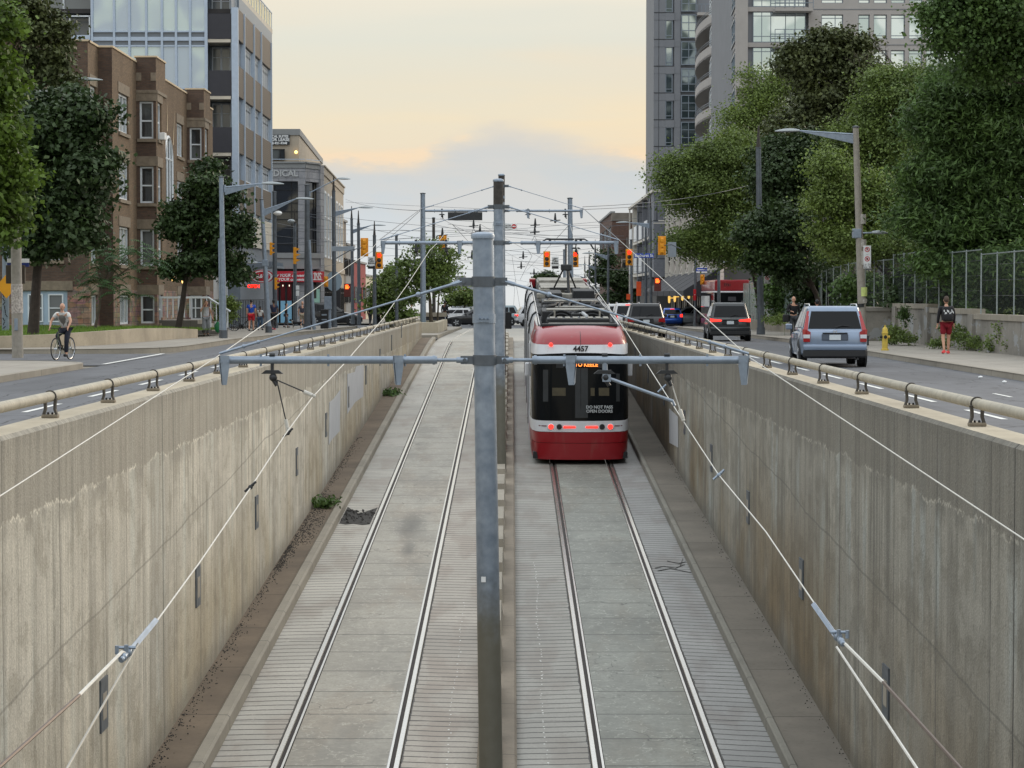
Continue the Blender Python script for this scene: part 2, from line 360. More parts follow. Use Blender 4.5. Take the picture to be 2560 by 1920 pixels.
# trench walls: form-board streaks, cold joint, vertical joints, stains following the ramp
def punch(t,cc,c,g=1.35):
    n=t.N('Gamma'); t.l.new(cc,n.inputs[0]); n.inputs[1].default_value=g; m=sum(c[:3])/3; k=m/(m**g)
    return t.mix(1,n.outputs[0],(k,k,k,1),'MULTIPLY')
def wallmat(name,c,side):
    m,t,b=base(name); p=t.pos(); q=t.xyz(p)
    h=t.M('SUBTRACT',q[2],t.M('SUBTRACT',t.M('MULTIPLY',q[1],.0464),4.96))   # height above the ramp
    big=t.noise(t.vmul(p,(1,.22,.5)),1.0,5)
    str1=t.noise(t.comb(q[0],t.M('MULTIPLY',q[1],2.6),t.M('MULTIPLY',q[2],.16)),1.6,5,.65)
    str2=t.noise(t.comb(q[0],t.M('MULTIPLY',q[1],9),t.M('MULTIPLY',q[2],.5)),1.6,3)
    speck=t.noise(t.comb(q[0],t.M('MULTIPLY',q[1],2),t.M('MULTIPLY',q[2],.6)),22,3)
    fine=t.noise(p,40,2)
    cc=t.ramp(big,[(.3,tuple(x*.82 for x in c[:3])+(1,)),(.7,tuple(x*1.14 for x in c[:3])+(1,))])
    msk=t.sm(t.noise(t.comb(q[0],t.M('MULTIPLY',q[1],.22),t.M('MULTIPLY',q[2],.5)),1.0,3),.36,.62)
    cc=t.mix(t.M('MULTIPLY',t.M('MULTIPLY',t.sm(str1,.47,.66),.72),msk),cc,tuple(x*.44 for x in (c[0]*.98,c[1],c[2]*.96))+(1,))
    bnd=t.noise(t.comb(q[0],t.M('MULTIPLY',q[1],1.0),t.M('MULTIPLY',q[2],.05)),1.3,2); cc=t.mix(t.M('MULTIPLY',t.sm(bnd,.50,.60),.34),cc,tuple(x*.5 for x in c[:3])+(1,))
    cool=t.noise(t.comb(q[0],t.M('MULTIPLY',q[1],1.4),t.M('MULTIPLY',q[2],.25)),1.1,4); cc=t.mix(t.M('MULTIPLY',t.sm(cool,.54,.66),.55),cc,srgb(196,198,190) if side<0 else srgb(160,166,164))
    cc=t.mix(t.M('MULTIPLY',t.sm(str1,.44,.32),.45),cc,tuple(min(1,x*1.35) for x in c[:3])+(1,))
    blot=t.noise(t.comb(q[0],t.M('MULTIPLY',q[1],.8),t.M('MULTIPLY',q[2],1.1)),1.4,6,.7); cc=t.mix(t.M('MULTIPLY',t.sm(blot,.50,.60),.45),cc,tuple(x*.55 for x in (c[0],c[1]*.97,c[2]*.9))+(1,)); cc=t.mix(t.M('MULTIPLY',t.sm(blot,.45,.36),.30),cc,tuple(min(1,x*1.3) for x in c[:3])+(1,))
    cc=t.mix(t.M('MULTIPLY',t.M('MULTIPLY',t.sm(str2,.48,.66),.34),msk),cc,tuple(x*.55 for x in c[:3])+(1,))
    # wavering cold joint about .75 m under the coping; darker poured cap above it
    jz=t.M('ADD',.0,t.M('MULTIPLY',t.M('SUBTRACT',t.noise(t.comb(0,q[1],0),.9,5),.5),.28))
    jz2=t.M('ADD',jz,t.M('MULTIPLY',t.M('SUBTRACT',t.noise(t.comb(0,t.M('MULTIPLY',q[1],4),t.M('MULTIPLY',q[2],3)),1.8,5,.7),.5),.22))
    above=t.sm(t.M('SUBTRACT',q[2],jz2),-.01,.015)
    cc=t.mix(t.M('MULTIPLY',above,.38),cc,t.mix(1,cc,srgb(150,138,118),'MULTIPLY'))
    cap=t.mix(t.M('MULTIPLY',t.sm(str1,.40,.68),.55),tuple(x*.72 for x in c[:3])+(1,),tuple(x*.42 for x in c[:3])+(1,))
    cc=t.mix(t.M('MULTIPLY',above,.7),cc,cap)
    dz=t.M('ABSOLUTE',t.M('SUBTRACT',q[2],jz2)); thr=t.noise(t.comb(1,t.M('MULTIPLY',q[1],2),0),1.5,3)
    cc=t.mix(t.M('MULTIPLY',t.M('MULTIPLY',t.sm(dz,.020,.004),t.sm(thr,.48,.58)),.6),cc,tuple(min(1,x*1.5) for x in c[:3])+(1,))
    dd=t.M('SUBTRACT',jz2,q[2])   # dark damp fringe just below the joint
    cc=t.mix(t.M('MULTIPLY',t.M('MULTIPLY',t.sm(dd,.0,.02),t.sm(dd,.26,.05)),t.M('MULTIPLY',t.sm(t.noise(t.comb(q[0],q[1],t.M('MULTIPLY',q[2],.4)),2.2,4),.4,.62),.6)),cc,tuple(x*.5 for x in c[:3])+(1,))
    # top 10 cm grime
    cc=t.mix(t.M('MULTIPLY',t.sm(q[2],.45,.76),t.M('MULTIPLY',t.sm(str2,.3,.6),.5)),cc,tuple(x*.42 for x in c[:3])+(1,))
    # ochre staining low down and dark foot
    och=t.M('MULTIPLY',t.sm(h,2.6 if side<0 else 3.4,.5),t.sm(t.noise(t.comb(4,t.M('MULTIPLY',q[1],.25),t.M('MULTIPLY',q[2],.3)),1,3),.35,.6))
    cc=t.mix(t.M('MULTIPLY',och,.42 if side<0 else .75),cc,t.mix(1,cc,srgb(222,200,150) if side<0 else srgb(206,178,128),'MULTIPLY'))
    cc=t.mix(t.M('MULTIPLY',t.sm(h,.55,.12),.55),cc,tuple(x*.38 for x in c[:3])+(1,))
    # panel joints and hairlines
    for per,w,k,off in ((9.6,.04,.9,1.2),(2.4,.018,.7,.3),(3.7,.014,.6,.9)):
        wob=t.M('MULTIPLY',t.M('SUBTRACT',t.noise(t.comb(0,t.M('MULTIPLY',q[1],.3),t.M('MULTIPLY',q[2],2)),1.5,3),.5),.05)
        fr=t.M('FRACT',t.M('DIVIDE',t.M('ADD',t.M('ADD',q[1],off),wob),per))
        cc=t.mix(t.M('MULTIPLY',t.M('LESS_THAN',fr,w/per),k),cc,(.018,.016,.014,1))
        cc=t.mix(t.M('MULTIPLY',t.M('MULTIPLY',t.sm(fr,.16/per,0),k),.45),cc,tuple(x*.45 for x in c[:3])+(1,))
    # second sloping pour line
    l2=t.M('ABSOLUTE',t.M('SUBTRACT',h,t.M('ADD',2.55,t.M('MULTIPLY',t.M('SUBTRACT',big,.5),.3))))
    cc=t.mix(t.M('MULTIPLY',t.sm(l2,.02,.006),.5),cc,tuple(x*.4 for x in c[:3])+(1,))
    cc=t.mix(t.M('MULTIPLY',t.sm(fine,.35,.7),.22),cc,tuple(x*.55 for x in c[:3])+(1,))
    cc=t.mix(t.M('MULTIPLY',t.sm(speck,.60,.68),.6),cc,tuple(x*.35 for x in c[:3])+(1,))
    cc=punch(t,cc,c,1.22)
    t.l.new(cc,b.inputs['Base Color']); b.inputs['Roughness'].default_value=.88
    bn=t.N('Bump'); bn.inputs['Strength'].default_value=.45; bn.inputs['Distance'].default_value=.02
    t.l.new(t.M('ADD',t.M('ADD',str2,fine),speck),bn.inputs['Height']); t.l.new(bn.outputs[0],b.inputs['Normal'])
    return m
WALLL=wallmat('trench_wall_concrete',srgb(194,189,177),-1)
WALLR=wallmat('trench_wall_concrete_shaded',srgb(150,147,138),1)  # same concrete as the left wall, its shade put into a darker colour
COPING=concrete('coping_concrete',srgb(178,168,148),0,0,.2,stain=.5)

# ribbed panels beside the rails
def ribmat(name,c,slant,wear_x):
    m,t,b=base(name); p=t.pos(); q=t.xyz(p)
    n=t.noise(p,.5,6,.6); n2=t.noise(p,16,4); n3=t.noise(t.comb(t.M('MULTIPLY',q[0],1.2),t.M('MULTIPLY',q[1],.35),0),1.2,4)
    cc=t.ramp(n,[(.3,tuple(x*.84 for x in c[:3])+(1,)),(.7,tuple(x*1.14 for x in c[:3])+(1,))])
    cc=t.mix(t.M('MULTIPLY',t.sm(n3,.48,.62),.42),cc,(c[0]*.70,c[1]*.62,c[2]*.58,1))
    cc=t.mix(t.M('MULTIPLY',t.sm(n2,.5,.8),.3),cc,tuple(x*.7 for x in c[:3])+(1,))
    edge=t.M('ABSOLUTE',t.M('SUBTRACT',q[0],wear_x))
    yy=t.M('ADD',t.M('ADD',q[1],t.M('MULTIPLY',q[0],slant)),t.M('MULTIPLY',t.M('SUBTRACT',n3,.5),.12))
    fr=t.M('FRACT',t.M('DIVIDE',yy,.27))
    gr=t.noise(t.comb(q[0],t.M('MULTIPLY',q[1],.7),0),26,3); cc=t.mix(t.M('MULTIPLY',t.sm(gr,.35,.7),.22),cc,tuple(x*.6 for x in c[:3])+(1,))
    g=t.M('MULTIPLY',t.M('LESS_THAN',fr,.15),t.sm(n2,.2,.45))
    cc=t.mix(t.M('MULTIPLY',g,.85),cc,tuple(x*.16 for x in c[:3])+(1,))
    fr2=t.M('FRACT',t.M('DIVIDE',t.M('ADD',q[1],.4),2.7)); cc=t.mix(t.M('MULTIPLY',t.M('LESS_THAN',fr2,.009),.8),cc,tuple(x*.2 for x in c[:3])+(1,))
    jag=t.M('MULTIPLY',t.M('SUBTRACT',t.noise(t.comb(0,q[1],0),3.2,4),.35),.06)
    cc=t.mix(t.M('MULTIPLY',t.M('LESS_THAN',edge,t.M('ADD',.008,jag)),.8),cc,(.05,.045,.04,1))
    cc=punch(t,cc,c,1.25)
    t.l.new(cc,b.inputs['Base Color']); b.inputs['Roughness'].default_value=.68
    bn=t.N('Bump'); bn.inputs['Strength'].default_value=.5; bn.inputs['Distance'].default_value=.02; bn.invert=True; t.l.new(g,bn.inputs['Height']); t.l.new(bn.outputs[0],b.inputs['Normal'])
    return m
def slabmat(name,c,veins):
    m,t,b=base(name); p=t.pos(); q=t.xyz(p)
    n=t.noise(p,.45,6,.65); n2=t.noise(p,9,5,.7); n3=t.noise(t.comb(t.M('MULTIPLY',q[0],.9),t.M('MULTIPLY',q[1],.22),2),1.1,4); n4=t.noise(t.comb(t.M('MULTIPLY',q[0],2.2),t.M('MULTIPLY',q[1],4),0),2.2,5,.7)
    cc=t.ramp(n,[(.3,tuple(x*.84 for x in c[:3])+(1,)),(.7,tuple(x*1.12 for x in c[:3])+(1,))])
    cc=t.mix(t.M('MULTIPLY',t.sm(n3,.48,.62),.34),cc,(c[0]*.80,c[1]*.68,c[2]*.58,1))
    pan=t.M('FLOOR',t.M('DIVIDE',q[1],1.35)); pr_=t.N('TexWhiteNoise',noise_dimensions='1D'); t.l.new(pan,pr_.inputs['W']); cc=t.mix(t.M('MULTIPLY',pr_.outputs['Value'],.16),cc,tuple(x*.55 for x in c[:3])+(1,))
    big2=t.noise(t.comb(q[0],t.M('MULTIPLY',q[1],.3),9),.9,5,.65); cc=t.mix(t.M('MULTIPLY',t.sm(big2,.48,.62),.38),cc,tuple(x*.55 for x in c[:3])+(1,))
    cc=t.mix(t.M('MULTIPLY',t.sm(n2,.48,.64),.34),cc,tuple(x*.66 for x in c[:3])+(1,))
    gr=t.noise(t.comb(q[0],t.M('MULTIPLY',q[1],.7),0),26,3); cc=t.mix(t.M('MULTIPLY',t.sm(gr,.35,.7),.25),cc,tuple(x*.6 for x in c[:3])+(1,))
    v1=t.noise(t.comb(t.M('MULTIPLY',q[0],1.3),t.M('MULTIPLY',q[1],1.1),5),1.6,6,.6); rd=t.sm(t.M('ABSOLUTE',t.M('SUBTRACT',v1,.5)),.016,.003); cc=t.mix(t.M('MULTIPLY',t.M('MULTIPLY',rd,t.sm(n2,.45,.55)),veins),cc,tuple(min(1,x*1.7) for x in c[:3])+(1,))
    cc=t.mix(t.M('MULTIPLY',t.sm(n4,.54,.64),veins*.5),cc,tuple(min(1,x*1.4) for x in c[:3])+(1,))
    # oil spots
    for (sx,sy,r) in ((-2.1,46.6,1.1),(-2.0,43.5,.6)):
        dx=t.M('DIVIDE',t.M('SUBTRACT',q[0],sx),.35*r); dy=t.M('DIVIDE',t.M('SUBTRACT',q[1],sy),2.2*r)
        rr=t.M('SQRT',t.M('ADD',t.M('MULTIPLY',dx,dx),t.M('MULTIPLY',dy,dy)))
        cc=t.mix(t.M('MULTIPLY',t.sm(t.M('ADD',rr,t.M('MULTIPLY',n2,.9)),1.5,.4),.65),cc,tuple(x*.35 for x in c[:3])+(1,))
    fr2=t.M('FRACT',t.M('DIVIDE',t.M('ADD',q[1],t.M('MULTIPLY',n2,.03)),2.7/2)); cc=t.mix(t.M('MULTIPLY',t.M('LESS_THAN',fr2,.026),.8),cc,tuple(x*.22 for x in c[:3])+(1,))
    v=t.N('TexVoronoi',feature='DISTANCE_TO_EDGE'); nn=t.N('TexNoise'); nn.inputs['Scale'].default_value=2.5; t.l.new(p,nn.inputs['Vector']); wp=t.N('VectorMath',operation='ADD'); t.l.new(p,wp.inputs[0]); t.l.new(nn.outputs['Color'],wp.inputs[1])
    t.l.new(t.vmul(wp.outputs[0],(.7,.4,.3)),v.inputs['Vector']); v.inputs['Scale'].default_value=1
    cc=t.mix(t.M('MULTIPLY',t.M('MULTIPLY',t.sm(v.outputs['Distance'],.010,.003),t.sm(n,.48,.6)),.55),cc,tuple(x*.3 for x in c[:3])+(1,))
    cc=punch(t,cc,c,1.4)
    t.l.new(cc,b.inputs['Base Color']); b.inputs['Roughness'].default_value=.62
    bn=t.N('Bump'); bn.inputs['Strength'].default_value=.15; bn.inputs['Distance'].default_value=.01; t.l.new(n2,bn.inputs['Height']); t.l.new(bn.outputs[0],b.inputs['Normal'])
    return m
RIB1=ribmat('ribbed_paving_outer',srgb(176,172,164),-.10,-2.905)
RIB2=ribmat('ribbed_paving_inner',srgb(164,158,149),.13,-1.345)
RIB3=ribmat('ribbed_paving_median',srgb(150,148,142),-.10,.955)
RIB4=ribmat('ribbed_paving_wall',srgb(148,148,146),.22,2.555)
SLAB1=slabmat('track_slab_west',srgb(160,156,147),.35)
SLAB2=slabmat('track_slab_east',srgb(132,133,127),.55)
GRASS=mat('grass_base',srgb(62,84,30),.9,0,.3,2.5,.3,30)
EARTH=mat('earth_ground',srgb(110,105,96),.95,0,.2,.3)

XL,XR=-4.28,4.02      # trench wall faces
TH=.36                # wall thickness
YE=107.0              # walls end
yy=ys(-30,YE,6)+ys(YE,215,6)[1:]+ys(215,1600,90)[1:]
G=lambda x,Y: road(Y)-.03
strip('ground',[-900,-60,-20,XL-.02],ys(-30,YE,6),G,EARTH)
strip('ground',[XR+.02,20,60,900],ys(-30,YE,6),G,EARTH)
yc=ys(YE,1600,12); yc=[YE]+[y for y in yc if YE<y<166]+[166.0]
strip('ground',[-900,-60,-20,-3.7],yc,G,EARTH); strip('ground',[3.5,20,60,900],yc,G,EARTH)
strip('ground',[-900,-60,-20,-4,4,20,60,900],ys(166,1600,12),lambda x,Y: road(Y)-(.05 if Y<230 else .03),EARTH)
# asphalt carriageways
rl=lambda x,Y: road(Y)
strip('road',[XL-TH+.05,-8.1,-11.5],ys(-29,YE,6),rl,ASPH)
strip('road',[XR+TH-.05,7.8,11.7],ys(-29,YE,6),rl,ASPH)
strip('road',[-11.55,-20,-60],ys(63.5,76.5,6.5),rl,ASPH)                       # side street
strip('road',[-11.5,-8,-3.6],ys(YE,420,6),lambda x,Y: road(Y)-.004,ASPH)
strip('road',[3.4,7.8,11.7],ys(YE,420,6),lambda x,Y: road(Y)-.004,ASPH)
strip('road',[-120,-60,-11.5],ys(172,200,7),lambda x,Y: road(Y)-.004,ASPH)       # cross street
strip('road',[11.7,60,120],ys(168,204,6),lambda x,Y: road(Y)-.004,ASPH)
strip('road',[-3.6,3.4],ys(166,204,6),lambda x,Y: road(Y)-.002,ASPH)
strip('track_bed',[-3.62,0,3.42],ys(YE-1,166,5),lambda x,Y: ramp(Y)+.0,SLABFAR)
strip('track_bed',[-3.62,0,3.42],ys(204,420,12),lambda x,Y: road(Y),SLABFAR)

# ramp floor panels
YR=ys(-28,YE,3)
def rz(dz): return lambda x,Y: ramp(Y)+dz
strip('ramp_gutter',[XL-.05,-3.78],YR,rz(.16),GUTTER)
strip('ramp_gutter',[3.32,XR+.05],YR,rz(.13),concrete('gutter_concrete_grey',srgb(112,106,96),2.9,0,.22,stain=.6,jw=.03))
def bar_along(name,x0,x1,z0,z1,m,ya=-28,yb=YE,step=3,zf=ramp,bev=0,label=None,kind=None,cat=None):
    b=MB()
    Y=ys(ya,yb,step); prof=[(x0,z0),(x0,z1-bev),(x0+bev,z1),(x1-bev,z1),(x1,z1-bev),(x1,z0)] if bev else [(x0,z0),(x0,z1),(x1,z1),(x1,z0)]
    n=len(prof)
    for y in Y:
        for x,z in prof: b.v.append((x,y,z+zf(y)))
    for j in range(len(Y)-1):
        for i in range(n):
            a=j*n+i; c=j*n+(i+1)%n; b.f.append((a,a+n,c+n,c)); b.m.append(0)
    b.f.append(tuple(range(n))); b.m.append(0); b.f.append(tuple((len(Y)-1)*n+i for i in range(n))[::-1]); b.m.append(0)
    o=b.build(name,m); tag(o,label,cat,kind=kind); return o
bar_along('ramp_curb',-3.80,-3.62,-.2,.20,CURBM,bev=.03,kind='structure')
bar_along('ramp_curb',3.26,3.36,-.2,.17,concrete('curb_concrete_grey',srgb(124,121,112),2.4,0,.2,jw=.03),bev=.02,kind='structure')
strip('ramp_paving',[-3.62,-2.905],YR,rz(0),RIB1)
strip('ramp_slab',[-2.735,-1.512],YR,rz(.0),SLAB1)
strip('ramp_paving',[-1.345,-.40],YR,rz(0),RIB2)
strip('ramp_paving',[.02,.955],YR,rz(0),RIB3)
strip('ramp_slab',[1.122,2.388],YR,rz(.0),SLAB2)
strip('ramp_paving',[2.555,3.27],YR,rz(0),RIB4)
DARKGAP=mat('rail_groove',srgb(40,36,32),.9,0,.4,20)
for a,bb in ((-2.95,-2.70),(-1.50,-1.30),(.92,1.16),(2.38,2.62)):
    strip('ramp_joint',[a,bb],YR,rz(-.035),DARKGAP)
RAIL=mat('worn_rail_steel',srgb(212,208,200),.22,.85,.08,30)
RAILS=mat('rusty_rail_web',srgb(46,38,34),.7,.3,.3,20)
def rail(xc,lab,inner):
    r=empty('track_rail',(xc,8,ramp(8)),0,lab,'rail','embedded streetcar rails')
    h=bar_along('rail_head',xc-.036,xc+.036,-.03,.012,RAIL,-28,165,3,bev=.008)
    g=bar_along('rail_guard',xc+inner*.098-.014,xc+inner*.098+.014,-.03,.006,RAIL,-28,165,3)
    fl=bar_along('rail_flange',min(xc,xc+inner*.085),max(xc,xc+inner*.085),-.04,-.022,RAILS,-28,165,3)
    for o in (h,g,fl): o.parent=r; o.location=-Vector(r.location)
rail(-2.86,'outer rail of the empty down track, beside the ribbed paving by the beige wall',1)
rail(-1.39,'inner rail of the empty down track, next to the round steel poles',-1)
rail(1.00,'rail under the streetcar nearest the toothed concrete median',1)
rail(2.51,'rail under the streetcar nearest the grey trench wall',-1)

# median with concrete blocks
med=empty('track_median',(-.19,8,ramp(8)),0,'low brown concrete median with pale crossing blocks between the two tracks','median')
o=bar_along('median_curb',-.42,.06,-.2,.14,MEDM,-28,108,3,bev=.03); o.parent=med; o.location=-Vector(med.location)
k=0; Y=10.0
while Y<108:
    L=1.75
    b=MB(); z0=ramp(Y)+.13; z1=ramp(Y+L)+.13
    s=.03; top=.24
    b.add([(-.40,Y,z0),(-.14,Y,z0),(-.14,Y+L,z1),(-.40,Y+L,z1),(-.40+s,Y+s,z0+top),(-.14-s,Y+s,z0+top),(-.14-s,Y+L-s,z1+top),(-.40+s,Y+L-s,z1+top)],
       [(4,5,6,7),(0,1,5,4),(1,2,6,5),(2,3,7,6),(3,0,4,7)])
    b.build('concrete_block',BLOCKM,med); Y+=2.7; k+=1

# trench walls
def twall(side,x,m,lab):
    w=empty('trench_wall',(x,8,0),0,lab,'wall')
    Y=ys(-28,YE,1.5)+[YE+.0]; Y=sorted(set(Y)); b=MB(); n=4
    xo=x+side*TH; rnd=random.Random(3)
    for i,y in enumerate(Y):
        top=.755 if y<YE-8 else .755-.0*(y-YE+8)
        zb=min(ramp(y),road(y))-.4
        b.v+=[(x,y,zb),(x+side*.0,y,top-.035),(x+side*.035,y,top),(xo,y,top),(xo,y,min(road(y),0)-.3)]
    n=5
    for j in range(len(Y)-1):
        for i in range(n-1):
            a=j*n+i; b.f.append((a,a+n,a+n+1,a+1)); b.m.append(1 if i==2 else 0)
    b.f.append((0,1,2,3,4)); b.m.append(0); e=(len(Y)-1)*n; b.f.append((e+4,e+3,e+2,e+1,e)); b.m.append(0)
    b.build('wall_face',[m,COPING],w)
    # dark slotted marker plates
    for i in range(11):
        yp=16.2+7.1*i+(0 if side<0 else .6)
        zz=ramp(yp)+1.28
        q=MB(); xx=x-side*.004
        q.box(min(x,x-side*.02),max(x,x-side*.02),yp,yp+.40,zz,zz+.55,0)
        q.box(min(x-side*.021,x-side*.024),max(x-side*.021,x-side*.024),yp+.08,yp+.30,zz+.12,zz+.40,1)
        q.build('marker_plate',[GALVD,BLOCKM],w)
    return w
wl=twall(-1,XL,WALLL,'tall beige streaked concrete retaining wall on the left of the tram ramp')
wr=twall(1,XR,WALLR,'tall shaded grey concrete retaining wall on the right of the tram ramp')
PATCH=mat('grey_paint_patch',srgb(172,174,176),.8,0,.06,2)
def patch(side,x,pts,par):
    b=MB(); b.prism([(x-side*.012,y,z) for y,z in pts],(side*.008,0,0)); b.build('paint_patch',PATCH,par)
patch(-1,XL,[(52.6,zat(1112,52.6)),(53.6,zat(1098,53.5)),(55.9,zat(1080,55.5)),(56.2,zat(975,56)),(54,zat(998,54)),(52.8,zat(1006,52.8))],wl)
patch(-1,XL,[(58.5,zat(1035,58.5)),(61.5,zat(1005,61.5)),(64.8,zat(992,64.5)),(65,zat(912,65)),(62.0,zat(916,62)),(61.4,zat(930,61.4)),(58.6,zat(935,58.6))],wl)
patch(1,XR,[(54.5,zat(1115,55)),(57.5,zat(1110,57)),(57.6,zat(1022,57.5)),(54.6,zat(1040,55))],wr)
# deck over the tunnel mouth, on which the viewer stands
dk=empty('tunnel_portal',(0,3,0),0,'concrete deck over the tunnel mouth at the foot of the ramp','bridge deck')
b=MB(); b.box(XL+.003,XR-.003,-28,2.9,-.9,.2); b.build('deck_slab',MEDM,dk)
b=MB(); b.box(XL-TH-.2,XR+TH+.2,2.6,2.88,.2,1.08) if 0 else b.box(XL+.003,XR-.003,2.6,2.88,.203,1.0); b.build('parapet',COPING,dk)
b=MB(); b.box(XL+.003,XR-.003,-28.4,-28,-7,.2); b.build('tunnel_light_block',BLACK,dk)  # unseen black wall added to keep light out of the open tunnel
# lane markings
PAINT=mat('road_paint',srgb(215,215,210),.7,0,.12,6)
def dash(x,y,L,w=.11,dz=.006):
    b=MB(); b.add([(x-w/2,y,road(y)+dz),(x+w/2,y,road(y)+dz),(x+w/2,y+L,road(y+L)+dz),(x-w/2,y+L,road(y+L)+dz)],[(0,1,2,3)])
    return tag(b.build('lane_marking',PAINT),kind='structure')
y=20.
while y<168: dash(-8.15,y,3.0); dash(7.75,y-2.2,3.0); y+=5.9
dash(9.6,43.4,1.6,.08); dash(-6.2,70,.9,.09); dash(9.9,33.,1.6,.08)
b=MB(); b.add([(-11.75,64.6,.008),(-11.6,64.6,.008),(-11.75,76.6,.008),(-11.9,76.6,.008)],[(0,1,2,3)]); tag(b.build('lane_marking',PAINT),kind='structure')
for x in (-19.6,-22.5,-25.5):
    b=MB(); b.box(x,x+1.6,70.8,70.95,.002,.008); tag(b.build('lane_marking',PAINT),kind='structure')
for i in range(16):   # crosswalk bars before the cross street
    for xx0 in (-11.2,3.9):
        if i<8:
            b=MB(); x=xx0+i*.95; z=road(167)+.003; b.add([(x,166,road(166)+.004),(x+.45,166,road(166)+.004),(x+.45,169,road(169)+.004),(x,169,road(169)+.004)],[(0,1,2,3)]); tag(b.build('lane_marking',PAINT),kind='structure')
b=MB(); b.add([(-3.6,167,road(167)+.01),(3.4,167,road(167)+.01),(3.4,167.6,road(167.6)+.01),(-3.6,167.6,road(167.6)+.01)],[(0,1,2,3)]); tag(b.build('lane_marking',PAINT),kind='structure')

# pavements with kerbs
def pave(name,pts,h=.15,m=SIDEW,kerb=True):
    """polygon (counter-clockwise from above) raised h over the road, kerb of darker concrete round it"""
    b=MB(); n=len(pts); vs=[(x,y,road(y)+h) for x,y in pts]+[(x,y,road(y)-.3) for x,y in pts]
    b.add(vs,[tuple(range(n))],0); b.add(vs,[(i+n,(i+1)%n+n,(i+1)%n,i) for i in range(n)],1)
    # kerb top band
    cx=sum(p[0] for p in pts)/n; cy=sum(p[1] for p in pts)/n
    return tag(b.build(name,[m,CURBM]),kind='structure')
def kerb(path,inner=.16,h=.155):
    """kerb along path; positive inner = to the left of travel"""
    b=MB(); P=[Vector((x,y,0)) for x,y in path]; L=[]
    for i,p in enumerate(P):
        d=(P[min(i+1,len(P)-1)]-P[max(i-1,0)]).normalized(); nrm=Vector((-d.y,d.x,0))
        q=p+nrm*inner; z=road(p.y)
        L.append([(p.x,p.y,z-.1),(p.x+nrm.x*.02*(1 if inner>0 else -1),p.y+nrm.y*.02*(1 if inner>0 else -1),z+h-.02),(p.x+nrm.x*.045*(1 if inner>0 else -1),p.y+nrm.y*.045*(1 if inner>0 else -1),z+h),(q.x,q.y,z+h+.002)])
    for g in L: b.v+=g
    for i in range(len(L)-1):
        for k in range(3): a=i*4+k; b.f.append((a,a+1,a+5,a+4)); b.m.append(0)
    return tag(b.build('kerb',CURBM),kind='structure')
def seg(a,b,n): return [(a[0]+(b[0]-a[0])*i/n,a[1]+(b[1]-a[1])*i/n) for i in range(n+1)]
def arc(cx,cy,r,a0,a1,n=8): return [(cx+r*math.cos(R(a0+(a1-a0)*i/n)),cy+r*math.sin(R(a0+(a1-a0)*i/n))) for i in range(n+1)]
def sheet(name,left,right,Y,m,h=.15):
    return strip(name,[left,right],Y,lambda x,y: road(y)+h,m)
# near left corner
pl=[(-11.5,20)]+[(-11.5,58)]+arc(-14.5,60.3,3.0,0,90,8)+[(-60,63.3),(-60,20)]
pave('pavement',pl); kerb([(-11.5,20)]+seg((-11.5,24),(-11.5,58),6)+arc(-14.5,60.3,3.0,0,90,8)+seg((-15,63.3),(-40,63.3),4),.16)
b=MB(); g=[(-15.6,40),(-14.0,57.5),(-14.3,59.5),(-15.4,61),(-60,61),(-60,40)]; b.add([(x,y,.165) for x,y in g],[tuple(range(len(g)))]); tag(b.build('lawn',GRASS),kind='structure')
# far left pavement
lk=seg((-60,76.6),(-17,76.6),4)+arc(-16.5,81.1,4.6,270,358,9)+seg((-11.8,84),(-11.6,170),22)
rightedge=[(x,y) for x,y in lk]
bl=MB(); P=[(x,y,road(y)+.15) for x,y in lk]; Q=[(-60,max(y,77),road(y)+.15) for x,y in lk]
for i in range(len(P)-1): bl.add([P[i],P[i+1],(-60,P[i+1][1]+.001*i,P[i+1][2]),(-60,P[i][1]+.001*i-.0005,P[i][2])],[(0,1,2,3)])
tag(bl.build('pavement',SIDEW),kind='structure')
kerb(lk,.16)
# beyond cross street, left and right
sheet('pavement',-60,-11.6,ys(201,330,12),SIDEW); kerb(seg((-11.6,201),(-11.6,330),10),.16)
sheet('pavement',11.8,70,ys(205,330,12),SIDEW); kerb(seg((11.8,205),(11.8,330),10),-.16)
# right pavement
sheet('pavement',11.7,40,ys(15,167,5),SIDEW); kerb(seg((11.7,15),(11.7,160),30)+arc(14.7,160,3,180,90,6)+[(40,163)],-.16)
# centre island behind the left wall end
pave('traffic_island',[(-6.3,110),(-3.62,110),(-3.62,163),(-4.6,165.5),(-6.3,163)],.15); kerb([(-3.62,110),(-3.62,163),(-4.6,165.5),(-6.3,163),(-6.3,110)],.15)
pave('traffic_island',[(3.45,110),(5.2,110),(5.2,163),(4.2,165),(3.45,163)],.15); kerb([(5.2,110),(5.2,163),(4.2,165),(3.45,163),(3.45,110)],.15)
